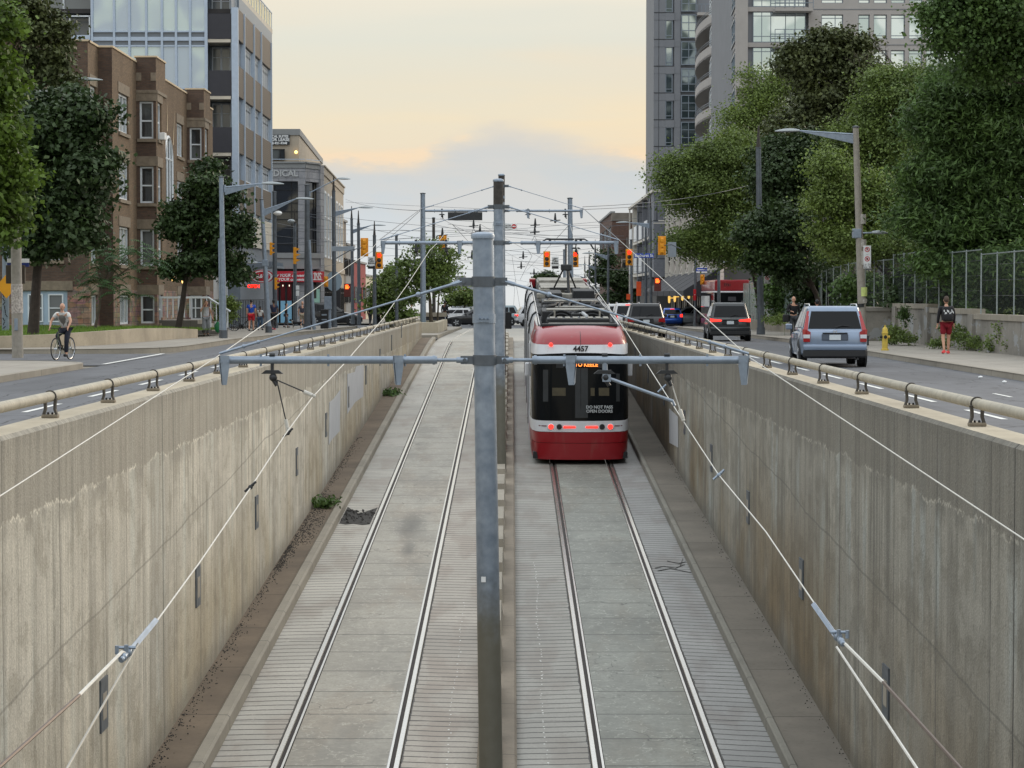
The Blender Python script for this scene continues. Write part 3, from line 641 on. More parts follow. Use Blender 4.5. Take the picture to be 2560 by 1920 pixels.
# ================================================================ railings on the trench walls
PIPE=mat('beige_pipe_paint',srgb(162,155,138),.62,0,.16,7,.15,50,dirt=.5)
BRKT=mat('bracket_iron',srgb(74,70,64),.6,.3,.2,9)
BRKT2=mat('bracket_foot',srgb(128,118,102),.8,.1,.2,9)
def railing(side,xw,posts,lab):
    x=xw+side*.20; r=empty('guard_railing',(x,posts[0],.755),0,lab,'railing','pipe railings along the trench')
    zc=.962
    seam=[posts[0]-3]+[p+.35 for p in posts[::2]]+[106.5]
    b=MB(); rnd=random.Random(5)
    b.tube([(x,y,zc) for y in ys(posts[0]-4,106.6,6)],.050,14)
    b.sphere((x,106.6,zc),.050)
    b.build('top_pipe',PIPE,r,smooth=True)
    j=MB()
    for y in posts[::3]: j.tube([(x,y+.5,zc),(x,y+.53,zc)],.0535,14)
    j.build('pipe_joint',PIPE,r,smooth=True)
    for i,y in enumerate(posts):
        p=MB(); n=10
        # bracket: two curved legs straddling, foot block, strap over the pipe
        p.bbox(x-.08,x+.08,y-.045,y+.045,.755,.79,.010,1)
        for s in (-1,1):
            path=[(x+s*.085,.80),(x+s*.075,.88),(x+s*.085,.95),(x+s*.082,1.005)]
            path=[(x+s*.064,.785),(x+s*.046,.84),(x+s*.047,.89),(x+s*.056,.945)]
            for (xa,za),(xb,zb) in zip(path[:-1],path[1:]):
                p.add([(xa-.012,y-.028,za),(xa+.012,y-.028,za),(xa+.012,y+.028,za),(xa-.012,y+.028,za),(xb-.012,y-.028,zb),(xb+.012,y-.028,zb),(xb+.012,y+.028,zb),(xb-.012,y+.028,zb)],[(0,1,5,4),(1,2,6,5),(2,3,7,6),(3,0,4,7),(4,5,6,7),(0,3,2,1)],0)
        arcp=[(x+.057*math.cos(R(a)),y,zc+.057*math.sin(R(a))) for a in range(-15,196,15)]
        p.tube(arcp,.008,6,0)
        p.sphere((x-.02,y,.80),.013,2,6,4); p.sphere((x+.02,y,.80),.013,2,6,4)
        p.build('rail_bracket',[BRKT,BRKT2,BLACK],r)
    return r
pr=[17.1+3.38*i for i in range(27)]
railing(1,XR,pr,'beige pipe railing on dark brackets along the right-hand trench wall')
pl_=[15.6+3.15*i for i in range(29)]
railing(-1,XL,pl_,'beige pipe railing on dark brackets along the left-hand trench wall')

# ================================================================ catenary poles on the median
m,t,bs=base('galvanised_pole_brown_foot'); p_=t.pos(); q=t.xyz(p_); h_=t.M('SUBTRACT',q[2],t.M('SUBTRACT',t.M('MULTIPLY',q[1],.0464),4.96)); nn_=t.noise(p_,7,5); foot_mix=t.sm(t.M('ADD',h_,t.M('MULTIPLY',nn_,.5)),3.1,2.2)
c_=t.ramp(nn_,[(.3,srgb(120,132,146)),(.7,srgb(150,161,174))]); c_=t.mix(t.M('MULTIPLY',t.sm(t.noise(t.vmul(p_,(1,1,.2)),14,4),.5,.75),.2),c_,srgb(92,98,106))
t.l.new(t.mix(t.M('MULTIPLY',foot_mix,.85),c_,srgb(96,90,70)),bs.inputs['Base Color']); t.l.new(t.M('SUBTRACT',.5,t.M('MULTIPLY',foot_mix,.45)),bs.inputs['Metallic']); bs.inputs['Roughness'].default_value=.45; GALVP=m  # olive-brown mixed in towards the foot of the shaft
def cat_pole(Y,xt,xb,ztop,r0,r1,arm_z,arm_l,arm_r,stay_z,lab,capdark=0,hangL=(),hangR=(),armr=.042):
    zb=ramp(Y)-.1; root=empty('catenary_pole',(xb,Y,zb),0,lab,'overhead line pole','overhead line poles on the median')
    b=MB(); N=12; pts=[(xb+(xt-xb)*i/N,Y,zb+(ztop-zb)*i/N) for i in range(N+1)]
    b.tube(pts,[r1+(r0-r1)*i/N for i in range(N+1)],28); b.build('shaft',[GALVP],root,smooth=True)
    xx=lambda z: xb+(xt-xb)*(z-zb)/(ztop-zb); rr=lambda z: r1+(r0-r1)*(z-zb)/(ztop-zb)
    c=MB(); c.lathe([(r0*1.13,-.02),(r0*1.15,.01),(r0*1.1,.03),(r0*.6,.05),(.01,.055)],(xt,Y,ztop),28); c.build('pole_cap',GALV,root,smooth=True)
    if capdark:
        d=MB(); d.lathe([(rr(ztop)+.004,-.01),(rr(ztop-capdark)+.004,-capdark)][::-1],(xt,Y,ztop-.01),28); d.build('rusty_sleeve',RUSTTOP,root,smooth=True)
    def collar(z,h=.11,ears=True):
        q=MB(); q.lathe([(rr(z)+.002,-h/2),(rr(z)+.014,-h/2),(rr(z)+.014,h/2),(rr(z)+.002,h/2)],(xx(z),Y,z),28)
        if ears:
            for s in (-1,1): q.box(xx(z)+s*(rr(z)+.07)-.075,xx(z)+s*(rr(z)+.07)+.075,Y-.02,Y+.02,z-h*.4,z+h*.4); q.tube([(xx(z)+s*(rr(z)+.10),Y-.045,z),(xx(z)+s*(rr(z)+.10),Y+.045,z)],.022,8)
        q.build('clamp_collar',GALVD,root,smooth=False)
    collar(stay_z); collar(arm_z)
    q=MB(); z=stay_z-.40; q.lathe([(rr(z)+.002,-.05),(rr(z)+.01,-.05),(rr(z)+.01,.05),(rr(z)+.002,.05)],(xx(z),Y,z),28)
    for k in range(4): q.tube([(xx(z)-.06+.04*k,Y-rr(z)-.05,z),(xx(z)-.06+.04*k,Y-rr(z),z)],.012,6)
    q.box(xx(z)-.09,xx(z)+.08,Y-rr(z)-.035,Y-rr(z)-.02,z-.035,z-.02)
    q.build('bolted_band',GALV,root)
    # cross arms
    for s,xe in ((-1,arm_l),(1,arm_r)):
        a=MB(); x0=xx(arm_z)+s*(rr(arm_z)+.12); xj=x0+s*.28
        a.tube([(x0-s*.12,Y,arm_z),(xj,Y,arm_z)],.02,10); a.tube([(x0-s*.05,Y,arm_z),(x0+s*.07,Y,arm_z)],.034,10)
        a.tube([(xj,Y,arm_z),(xe,Y,arm_z)],armr,16)
        for t_ in (.02,): a.tube([(xj+s*t_,Y,arm_z),(xj+s*(t_+.03),Y,arm_z)],armr+.008,16)
        for bx in (xj+s*.35,xe-s*.45,(xj+xe)/2): a.tube([(bx,Y,arm_z-armr-.025),(bx,Y,arm_z+armr+.02)],.014,6)
        a.build('cross_arm',GALV,root,smooth=True)
        for hx in (xe-s*.06,xj+s*.42):
            p=MB(); w=.055
            p.prism([(hx-w,Y-.07,arm_z+.05),(hx+w,Y-.07,arm_z+.05),(hx+w,Y-.07,arm_z-.07),(hx+w*.45,Y-.07,arm_z-.27),(hx-w*.45,Y-.07,arm_z-.27),(hx-w,Y-.07,arm_z-.07)],(0,.012,0))
            p.prism([(hx+s*w,Y-.07,arm_z+.05),(hx+s*w,Y+.05,arm_z+.05),(hx+s*w*.8,Y+.0,arm_z-.25),(hx+s*w*.5,Y-.07,arm_z-.27)],(.008,0,0))
            for ox in (-.035,.035): p.tube([(hx+ox,Y-.085,arm_z-.02),(hx+ox,Y-.06,arm_z-.02)],.012,6)
            p.build('hanger_plate',GALV,root)
        # stay rod, cable
        st=MB(); z=stay_z; xs=xx(z)+s*(rr(z)+.12); P0=Vector((xs,Y,z)); P1=Vector((xe,Y,arm_z+.07)); d=P1-P0
        st.tube([P0,P0+d*.04],.024,8); st.tube([P0+d*.03,P0+d*.17],.016,8); st.sphere(P0+d*.18,.030); st.tube([P0+d*.16,P0+d*.84],[.011,.009],8)
        st.tube([P0+d*.84,P1],.015,8); st.sphere(P0+d*.84,.023); st.sphere(P0+d*.9,.024)
        st.build('stay_rod',GALV,root,smooth=True)
        for hx in (hangL if s<0 else hangR):
            p=MB(); z=arm_z
            p.tube([(hx,Y,z-.13),(hx,Y,z+.055)],.02,8); p.tube([(hx-.03,Y,z+.055),(hx+.03,Y,z+.055)],.022,8)
            p.add([(hx-.12,Y-.03,z-.15),(hx+.12,Y-.03,z-.15),(hx+.07,Y-.03,z-.11),(hx-.07,Y-.03,z-.11),(hx-.12,Y+.03,z-.15),(hx+.12,Y+.03,z-.15),(hx+.07,Y+.03,z-.11),(hx-.07,Y+.03,z-.11)],[(0,1,2,3),(7,6,5,4),(0,4,5,1),(3,2,6,7),(0,3,7,4),(1,5,6,2)])
            p.sphere((hx+.01,Y,z-.19),.045); p.tube([(hx,Y,z-.2),(hx+.05,Y,z-.28)],.022,8)
            p.build('wire_hanger',DKSTEEL,root,smooth=True)
    return root
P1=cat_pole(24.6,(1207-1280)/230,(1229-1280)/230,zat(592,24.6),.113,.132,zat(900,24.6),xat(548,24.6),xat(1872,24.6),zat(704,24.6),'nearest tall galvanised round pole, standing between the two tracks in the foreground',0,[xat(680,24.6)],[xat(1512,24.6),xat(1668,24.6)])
s=MB(); s.box(-.335,-.285,24.6-.138,24.6-.134,-1.17,-1.11); s.build('paper_sticker',SIGNW,P1)
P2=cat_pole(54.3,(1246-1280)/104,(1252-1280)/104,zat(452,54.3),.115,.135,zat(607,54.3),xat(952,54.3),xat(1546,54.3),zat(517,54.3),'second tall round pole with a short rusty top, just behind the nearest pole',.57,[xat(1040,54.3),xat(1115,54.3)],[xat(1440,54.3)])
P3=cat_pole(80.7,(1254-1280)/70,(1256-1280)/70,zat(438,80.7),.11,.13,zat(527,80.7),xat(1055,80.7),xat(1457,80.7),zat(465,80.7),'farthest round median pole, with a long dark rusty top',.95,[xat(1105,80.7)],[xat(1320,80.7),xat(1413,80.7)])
b=MB(); z=zat(531,80.5); b.box(xat(1120,80.4),xat(1206,80.4),80.3,80.33,zat(551,80.4),z); b.tube([(xat(1140,80.5),80.5,z+.05),(xat(1140,80.4),80.33,z-.2)],.02,6);b.tube([(xat(1188,80.5),80.5,z+.05),(xat(1188,80.4),80.33,z-.2)],.02,6)
tag(b.build('message_board',DKSTEEL),'long dark sign panel hung under the cross arm of the third median pole','sign')
# black signal box on median near third pole
b=MB(); b.bbox(xat(1262,84),xat(1279,84),83.6,84,zat(822,84),zat(780,84),.02); b.tube([(xat(1262,84),83.8,zat(800,84)),(-.36,81,zat(800,84))],.03,6)
tag(b.build('signal_cabinet',BLACK),'small black box beside the farthest median pole, just left of the streetcar','box')

# ================================================================ overhead wires
WWIRE=mat('white_wire',srgb(196,194,186),.45,0,.08,20)
COPPER=mat('brown_wire',srgb(92,78,68),.5,.3,.1,20)
DWIRE=mat('dark_wire',srgb(96,100,106),.6,.2,0)
def wire(pts,r,m,lab,cat='wire',group=None,sag=0,name='overhead_wire',n=6):
    b=MB(); P=[Vector(p) for p in pts]
    if sag and len(P)==2:
        a,c=P; P=[a.lerp(c,i/10)-Vector((0,0,sag*4*(i/10)*(1-i/10))) for i in range(11)]
    b.tube(P,r,n); o=b.build(name,m,smooth=True); return tag(o,lab,cat,group)
Y1,Y2=24.6,54.3
# outer messenger wires through the arm ends
aL1=at(541,893,Y1); aR1=at(1873,893,Y1); aL2=at(948,600,Y2); aR2=at(1548,600,Y2)
aL3=at(1055,520,80.7); aR3=at(1457,520,80.7)
def ext(a,c,Y): return a+(c-a)*((Y-a.y)/(c.y-a.y))
wire([at(-40,1266,14.6),aL1,at(925,628,50),aL2],.0052,WWIRE,'white support wire running from the left picture edge to the left arm tip','wire')
wire([at(2600,1375,13.6),aR1,aR2],.0052,WWIRE,'white support wire running from the nearest right arm tip out past the right edge')
wire([aL2,aL3],.010,DWIRE,'thin support wire between the left arm tips of the two farther poles')
wire([aR2,aR3],.010,DWIRE,'thin support wire between the right arm tips of the two farther poles')
# contact wires
cl=[at(378,1572,14.2),at(500,1405,17),at(626,1220,20),at(716,1082,22.8),at(782,992,24.9),at(857,913,28),at(955,800,35),at(1018,712,43),at(1075,625,50),at(1093,608,Y2),at(1130,560,80.7)]
wire(cl,.0057,WWIRE,'white contact wire over the empty down track, hung from the left arm in a V')
cr=[at(2064,1550,15.2),at(1990,1430,17.2),at(1915,1300,19.3),at(1868,1235,20.2),at(1795,1188,21.6),at(1711,1057,24.6),at(1655,975,26.5),at(1565,830,32),at(1512,745,38),at(1465,690,46),at(1440,618,Y2),at(1425,560,80.7)]
cr=[at(2064,1550,15.2),at(1915,1330,17.8),at(1795,1185,20.6),at(1711,1057,24.6),at(1655,970,27),at(1565,828,34),at(1512,755,40),at(1462,685,47),at(1440,612,Y2),at(1425,560,80.7)]
wire(cr,.0057,WWIRE,'white contact wire over the streetcar track, hung from the right arm')
# section insulator clamps and twin wires near the camera
def splice(P,Q,lab,fl):
    P=Vector(P);Q=Vector(Q); d=(P-Q); L=d.length; d.normalize()
    r=empty('wire_splice',Q,0,lab,'wire clamp','wire clamps near the camera')
    b=MB(); b.tube([Q,P],.016,4); b.tube([Q+d*.02+Vector((0,0,.02)),P-d*.05+Vector((0,0,.02))],.012,4); b.build('splice_bar',GALV,r)
    c=MB()
    for t_,rr in ((0.0,.030),(.10,.020),(-.12,.024),(-.18,.020)): c.sphere(Q+d*t_+Vector((.0,0,.02)),rr,0,8,6)
    c.tube([Q+Vector((0,-.03,0)),Q+Vector((0,-.03,.07))],.013,8); c.tube([Q+Vector((.05*fl,-.06,.02)),Q+Vector((.05*fl,-.06,.07))],.012,8)
    c.tube([Q+d*.12+Vector((0,0,.02)),Q-d*.2+Vector((0,0,.02))],.014,6); c.tube([Q+Vector((-.05,0,.05)),Q+Vector((.05,0,.05))],.010,6)
    c.build('clamp',GALV,r,smooth=True)
    return r
splice(at(391,1552,14.2),at(318,1640,13.2),'galvanised wire clamp and splice bar at the lower left, in front of the beige wall',-1)
splice(at(2033,1512,15.2),at(2095,1600,14.2),'galvanised wire clamp and splice bar at the lower right, in front of the grey wall',1)
wire([at(318,1636,13.2),at(305,1630,13.1),at(198,1738,12.0)],.0105,WWIRE,'thick white sleeve on the brown wire at the lower left','insulator',name='insulator_sleeve')
wire([at(198,1738,12.0),at(-10,1925,10.6)],.010,COPPER,'brown wire leaving the lower left clamp out of the picture')
wire([at(345,1610,13.5),at(165,1925,11.0)],.007,mat('grey_wire',srgb(150,148,140),.5,.2,.1),'thin grey wire running from the lower left clamp down the beige wall')
wire([at(2103,1600,14.2),at(2208,1706,12.4)],.0105,WWIRE,'thick white sleeve on the brown wire at the lower right','insulator',name='insulator_sleeve')
wire([at(2208,1706,12.4),at(2405,1925,10.6)],.010,COPPER,'brown wire leaving the lower right clamp out of the picture')
wire([at(2092,1618,14.0),at(2295,1925,10.8)],.008,WWIRE,'thin white wire running from the lower right clamp past the marker plate')
# V-hangers on the near arm
hx=xat(680,Y1)
def hanger(P,Q,lab,m=DKSTEEL):
    r=empty('hanger_rod',P,0,lab,'hanger rod','hanger rods under the nearest arm'); P=Vector(P);Q=Vector(Q); d=(Q-P)
    b=MB(); b.tube([P,Q],.008,6); b.build('rod',m,r); c=MB(); c.tube([Q-d.normalized()*.12,Q-d.normalized()*.02],.022,8); c.sphere(Q,.022,0,8,6); c.build('end_clamp',WWIRE,r,smooth=True)
t0=at(692,950,Y1)
hanger(t0,at(785,990,Y1),'dark hanger rod slanting right from the left arm to the contact wire')
hanger(t0,at(720,1075,Y1),'dark hanger rod hanging steeply from the left arm to the contact wire')
hanger(at(1670,930,Y1),at(1708,1050,Y1),'light hanger rod hanging from the right arm beside the streetcar',WWIRE)
hb=at(1520,945,Y1); he=at(1682,1003,Y1)
b=MB(); b.tube([hb,he,he+Vector((.02,0,-.05))],.018,8); b.tube([at(1512,905,Y1),hb+Vector((-.03,0,0))],.03,8); b.box(hb.x-.06,hb.x+.03,hb.y-.03,hb.y+.03,hb.z-.04,hb.z+.04)
tag(b.build('registration_arm',GALV,smooth=True),'white registration arm slanting from the right cross arm across the streetcar rear','steady arm')
for i,(px,py,Y,lab) in enumerate([(626,1218,20,'small dark clamp on the contact wire in front of the beige wall'),(720,1083,23.2,'small dark clamp on the contact wire just under the V hanger'),(1797,1188,20.5,'small white clamp on the contact wire in front of the grey wall'),(1655,972,27,'small grey clamp on the contact wire beside the streetcar window')]):
    b=MB(); p=at(px,py,Y); b.sphere(p,.022,0,8,6); b.sphere(p+Vector((.02,0,.02)),.015,0,6,5); b.tube([p-Vector((.05,0,.04)),p+Vector((.05,0,.05))],.012,6)
    tag(b.build('wire_clip',DKSTEEL if i<2 else GALV,smooth=True),lab,'wire clamp')
# junction wires (dark, thin) beyond
rnd=random.Random(11)
def dw(a,b_,r=.011,lab='thin dark overhead wire among many above the street junction',g='junction wires',sag=0.0): wire([a,b_],r,DWIRE,lab,'wire',g,sag,n=4)
rowsL=[(863,500,230),(880,560,220),(770,545,140),(740,600,150),(650,620,160),(870,640,220),(930,586,210)]
specs=[ # px0,py0,px1,py1,Y0,Y1
(560,565,1320,575,150,150),(775,535,1600,600,140,150),(775,541,1420,640,140,150),(650,585,1740,690,150,165),(640,610,1600,560,150,150),
(864,498,1050,527,230,80.7),(864,505,1440,530,210,130),(1050,527,880,660,80.7,170),(1457,520,1640,660,80.7,170),(1457,517,1900,455,80.7,140),(1457,524,1760,505,80.7,150),
(1000,575,1560,590,150,150),(960,600,1600,545,160,160),(1060,545,1640,560,160,190),(950,640,1540,600,170,170),(1000,665,1520,690,190,190),(1060,555,1440,600,140,160),
(1200,560,1560,740,160,260),(1180,640,1560,610,180,180),(1160,655,1500,640,210,210),(1120,700,1500,668,230,230),(1240,690,1480,735,260,260),(1250,715,1470,700,260,260),(1100,545,1400,700,150,300),(1280,640,1300,770,200,210),
(1120,560,1350,578,130,130),(1280,583,1560,620,140,150),(1060,640,1420,665,170,170),(1500,640,1740,590,160,160),(1570,665,1650,640,150,155),(620,540,870,585,140,200),(660,690,900,640,140,150)]
for s_ in specs: dw(at(s_[0],s_[1],s_[4]),at(s_[2],s_[3],s_[5]),sag=rnd.uniform(0,.35))
for Yw,x0 in ((90,-2.0),(90,1.75)):   # wires on beyond the ramp over each track
    dw(at(1130 if x0<0 else 1425,560,80.7),Vector((x0,300,5.2)),.012)
# small insulators and drop wires
for px,py,Y in ((1106,585,130),(1180,640,140),(1184,562,140),(1200,575,140),(1338,560,140),(1337,578,140),(1308,640,160),(1303,665,170),(1335,682,190),(1388,548,130),(1433,655,150)):
    b=MB(); p=at(px,py,Y); b.tube([p+Vector((0,0,.35)),p-Vector((0,0,.1))],[.04,.10],6); b.tube([p-Vector((.3,0,.1)),p+Vector((.3,0,-.05))],.03,4); b.sphere(p-Vector((0,0,.16)),.07,0,6,4)
    tag(b.build('line_insulator',DKSTEEL),'tiny dark insulator hanging on the junction wires','insulator','insulators on the junction wires')
for px0,py0,px1,py1,Y in ((1336,590,1345,606,140),(1336,590,1328,606,140),(1184,570,1192,590,140),(1184,570,1177,590,140),(1330,640,1300,700,170),(1320,625,1330,640,160),(1288,700,1284,765,230),(1060,585,1030,670,130)):
    dw(at(px0,py0,Y),at(px1,py1,Y),.012,'short dark drop wire hanging from the junction wires','drop wires')
# ================================================================ BUILDINGS
class Fac:
    """vertical facade: origin O at ground corner, U horizontal direction, N outward normal; u,n,z local coordinates"""
    def __init__(s,O,U,N): s.O=Vector(O); s.U=Vector(U).normalized(); s.N=Vector(N).normalized()
    def p(s,u,n,z): q=s.O+s.U*u+s.N*n; return (q.x,q.y,z)
    def box(s,b,u0,u1,n0,n1,z0,z1,m=0):
        P=[s.p(u0,n0,z0),s.p(u1,n0,z0),s.p(u1,n1,z0),s.p(u0,n1,z0),s.p(u0,n0,z1),s.p(u1,n0,z1),s.p(u1,n1,z1),s.p(u0,n1,z1)]
        f=[(0,3,2,1),(4,5,6,7),(0,1,5,4),(1,2,6,5),(2,3,7,6),(3,0,4,7)]
        if s.U.cross(Vector((0,0,1))).dot(s.N)>0: f=[q[::-1] for q in f]
        b.add(P,f,m)
    def wall(s,b,u0,u1,z0,z1,holes,d=.18,m=0,mr=None,n=0.0):
        us=sorted({u0,u1}|{h[0] for h in holes}|{h[1] for h in holes}); zs=sorted({z0,z1}|{h[2] for h in holes}|{h[3] for h in holes})
        us=[u for u in us if u0<=u<=u1]; zs=[z for z in zs if z0<=z<=z1]
        for i in range(len(us)-1):
            for j in range(len(zs)-1):
                cu=(us[i]+us[i+1])/2; cz=(zs[j]+zs[j+1])/2
                if any(h[0]<cu<h[1] and h[2]<cz<h[3] for h in holes): continue
                b.add([s.p(us[i],n,zs[j]),s.p(us[i+1],n,zs[j]),s.p(us[i+1],n,zs[j+1]),s.p(us[i],n,zs[j+1])],[(0,1,2,3)],m)
        for h in holes:
            a,c,e,g=h[:4]; mm=m if mr is None else mr
            for (ua,za,ub,zb) in ((a,e,c,e),(c,e,c,g),(c,g,a,g),(a,g,a,e)):
                b.add([s.p(ua,n,za),s.p(ub,n,zb),s.p(ub,n-d,zb),s.p(ua,n-d,za)],[(0,1,2,3)],mm)
    def window(s,par,u0,u1,z0,z1,frame,pane,d=.16,fw=.07,mull=(),trans=(),name='window',deep=.05):
        b=MB(); n0,n1=-d-.03,-d+deep
        s.box(b,u0,u0+fw,n0,n1,z0,z1); s.box(b,u1-fw,u1,n0,n1,z0,z1); s.box(b,u0+fw,u1-fw,n0,n1,z1-fw,z1); s.box(b,u0+fw,u1-fw,n0,n1,z0,z0+fw)
        for t_ in mull: u=u0+(u1-u0)*t_; s.box(b,u-fw*.4,u+fw*.4,n0,n1-.012,z0+fw,z1-fw)
        for t_ in trans: z=z0+(z1-z0)*t_; s.box(b,u0+fw,u1-fw,n0,n1-.02,z-fw*.4,z+fw*.4)
        w=b.build(name,frame,par)
        p=MB(); s.box(p,u0+fw*.5,u1-fw*.5,n0-.02,n0+.01,z0+fw*.5,z1-fw*.5); p.build('pane',pane,w)
        return w
def solid_box(name,m,par,x0,x1,y0,y1,z0,z1):
    b=MB(); b.box(x0,x1,y0,y1,z0,z1); return b.build(name,m,par)

# ------------------------------------------------ brick walk-up
BRW=brick_mat('brown_brick',srgb(98,80,61),srgb(120,98,74),srgb(100,88,72),soot=.3)
BRSHADE=brick_mat('brown_brick_shaded',srgb(84,66,56),srgb(100,78,64),srgb(84,76,68),soot=.4)  # same brick, shade of the camera-facing walls painted into the colour
def stonemat(name,a,c):
    m,t,b=base(name); p=t.xyz(t.pos()); u=t.M('ADD',p[0],p[1])
    br=t.N('TexBrick'); t.l.new(t.comb(u,p[2],0),br.inputs[0]); br.inputs['Scale'].default_value=1
    br.inputs['Brick Width'].default_value=.62; br.inputs['Row Height'].default_value=.24; br.inputs['Mortar Size'].default_value=.018
    br.inputs['Color1'].default_value=a; br.inputs['Color2'].default_value=c; br.inputs['Mortar'].default_value=srgb(120,112,100)
    n=t.noise(t.pos(),5,5,.7); v=t.N('TexVoronoi'); v.inputs['Scale'].default_value=2.2; t.l.new(t.vmul(t.pos(),(1,1,1.8)),v.inputs['Vector'])
    cc=t.mix(t.sm(n,.35,.7),br.outputs['Color'],t.mix(1,br.outputs['Color'],(.55,.52,.5,1),'MULTIPLY'))
    cc=t.mix(.35,cc,t.mix(1,cc,v.outputs['Color'],'MULTIPLY'))
    t.l.new(cc,b.inputs['Base Color']); b.inputs['Roughness'].default_value=.9
    bn=t.N('Bump'); bn.inputs['Strength'].default_value=.7; bn.inputs['Distance'].default_value=.05; t.l.new(n,bn.inputs['Height']); t.l.new(bn.outputs[0],b.inputs['Normal'])
    return m
STONE=stonemat('rubble_stone',srgb(176,152,128),srgb(146,120,108))
LINTEL=mat('rock_faced_stone',srgb(128,116,100),.9,0,.2,4,.5,12,dirt=.2)
PALECAP=mat('pale_coping',srgb(200,180,150),.8,0,.1,3)
ROOFD=mat('tar_roof',srgb(52,50,50),.9,0,.2,2)
DPANE=glass_mat('window_glass_dark',(.02,.024,.028,1),.05,.6,(.10,.11,.11,1))
CPANE=glass_mat('window_glass_curtain',srgb(120,126,128),.12,.5,srgb(160,162,158))
WFRAME=mat('white_window_frame',srgb(214,220,224),.5,0,.05,6)
LBLUE=mat('pale_blue_panel',srgb(168,188,206),.5,0,.05,4)
bk=empty('apartment_building',(-19,105,.4),0,'brown brick walk-up apartment building with stone base behind the lawn','building')
X0=-18.5; ZT=13.45; ZS=2.25
rows=[(3.45,5.25),(6.55,8.35),(9.72,11.54)]
def brickwin(f,u0,u1,z0,z1,pane=CPANE,mull=(.5,),trans=(),lint=True):
    f.window(bk,u0,u1,z0,z1,WFRAME,pane,.14,.09,mull,trans)
    if lint:
        b=MB(); f.box(b,u0-.22,u1+.22,-.02,.035,z1+.02,z1+.50); b.build('lintel',LINTEL,bk)
        b=MB(); f.box(b,u0-.12,u1+.12,-.03,.09,z0-.17,z0-.01); b.build('sill',LINTEL,bk)
def face(O,U,N,L,wins,z0=.2,z1=ZT,mb=BRW,arch=None,stone=True,pane=CPANE,mull=(.5,),trans=()):
    f=Fac(O,U,N); H=[]
    for (a,c) in wins:
        H.append((a,c,.62,2.02)); 
        for r in rows: H.append((a,c,r[0],r[1]))
    b=MB(); f.wall(b,0,L,z0,ZS,[h for h in H if h[2]<1],.14,1); f.wall(b,0,L,ZS,z1,[h for h in H if h[2]>1],.14,0)
    b.build('wall',[mb,STONE],bk)
    for h in H: brickwin(f,*h,pane=pane,mull=mull,trans=trans)
    return f
FX=(1,0,0); FY=(0,-1,0)
# street faces
fA=face((X0,105,0),(0,1,0),FX,6.7,[(1.7,4.4)],mull=(.33,.66))
fB=face((X0,115.6,0),(0,1,0),FX,13.4,[(9.6,11.9)])
fC=face((X0,132.6,0),(0,1,0),FX,7.6,[(2,4)])
# arch window with pale surround above the door
for (z0,z1) in ((6.9,9.3),):
    b=MB(); pts=[fB.p(4.6,.03,z0),fB.p(7.4,.03,z0),fB.p(7.4,.03,z1)]+[fB.p(6.0+1.4*math.cos(R(a)),.03,z1+1.2*math.sin(R(a))) for a in range(15,181,15)]
    b.prism(pts,(-.02,0,0)); b.build('arched_window',DPANE,bk)
    b=MB(); path=[fB.p(4.6,.05,z0),fB.p(4.6,.05,z1)]+[fB.p(6.0-1.4*math.cos(R(a)),.05,z1+1.2*math.sin(R(a))) for a in range(0,181,15)]+[fB.p(7.4,.05,z0)]
    b.tube(path,.09,5); b.tube([fB.p(5.5,.05,z0),fB.p(5.5,.05,z1+1)],.05,4); b.tube([fB.p(6.5,.05,z0),fB.p(6.5,.05,z1+1)],.05,4); b.tube([fB.p(4.6,.05,z1),fB.p(7.4,.05,z1)],.05,4); b.build('arch_frame',WFRAME,bk)
    b=MB()
    for uu,aa in ((4.2,-.3),(6.0,0),(7.8,.3)):
        b.add([fB.p(uu+aa-.12,.02,z1+1.5-abs(aa)*2),fB.p(uu+aa+.12,.02,z1+1.5-abs(aa)*2),fB.p(uu+aa*3,.02,z1+3.2-abs(aa))],[(0,1,2)])
    b.build('stone_ray',PALECAP,bk)
# bays (polygonal)
for i,(Yb,L) in enumerate(((111.7,3.9),(129.0,3.6))):
    xf=X0+.98
    f=face((X0,Yb,0),(1,0,0),FY,.98,[(.16,.84)],z1=ZT+.25,mb=BRSHADE,pane=DPANE,mull=(),trans=(.48,))
    f2=face((xf,Yb,0),(0,1,0),FX,L-.9,[(.5,1.7)],z1=ZT+.25,pane=DPANE,mull=(),trans=(.48,))
    f3=Fac((xf,Yb+L-.9,0),(-.98,.9,0),(.9,.98,0)); b=MB(); f3.wall(b,0,1.33,.2,ZT+.25,[]); b.build('wall',[BRW],bk)
    b=MB(); b.poly([(X0-.1,Yb-.06),(xf+.08,Yb-.06),(xf+.08,Yb+L-.85),(X0-.1,Yb+L+.1)],11.95,12.1); b.build('cornice',LINTEL,bk)
    b=MB(); b.poly([(X0-.1,Yb-.04),(xf+.05,Yb-.04),(xf+.05,Yb+L-.86),(X0-.1,Yb+L+.06)],ZT+.25,ZT+.33); b.build('coping',[PALECAP],bk)
    for u in (0,.72): b=MB(); f.box(b,u,u+.26,-.01,.03,12.55,12.95); b.build('stone_block',LINTEL,bk)
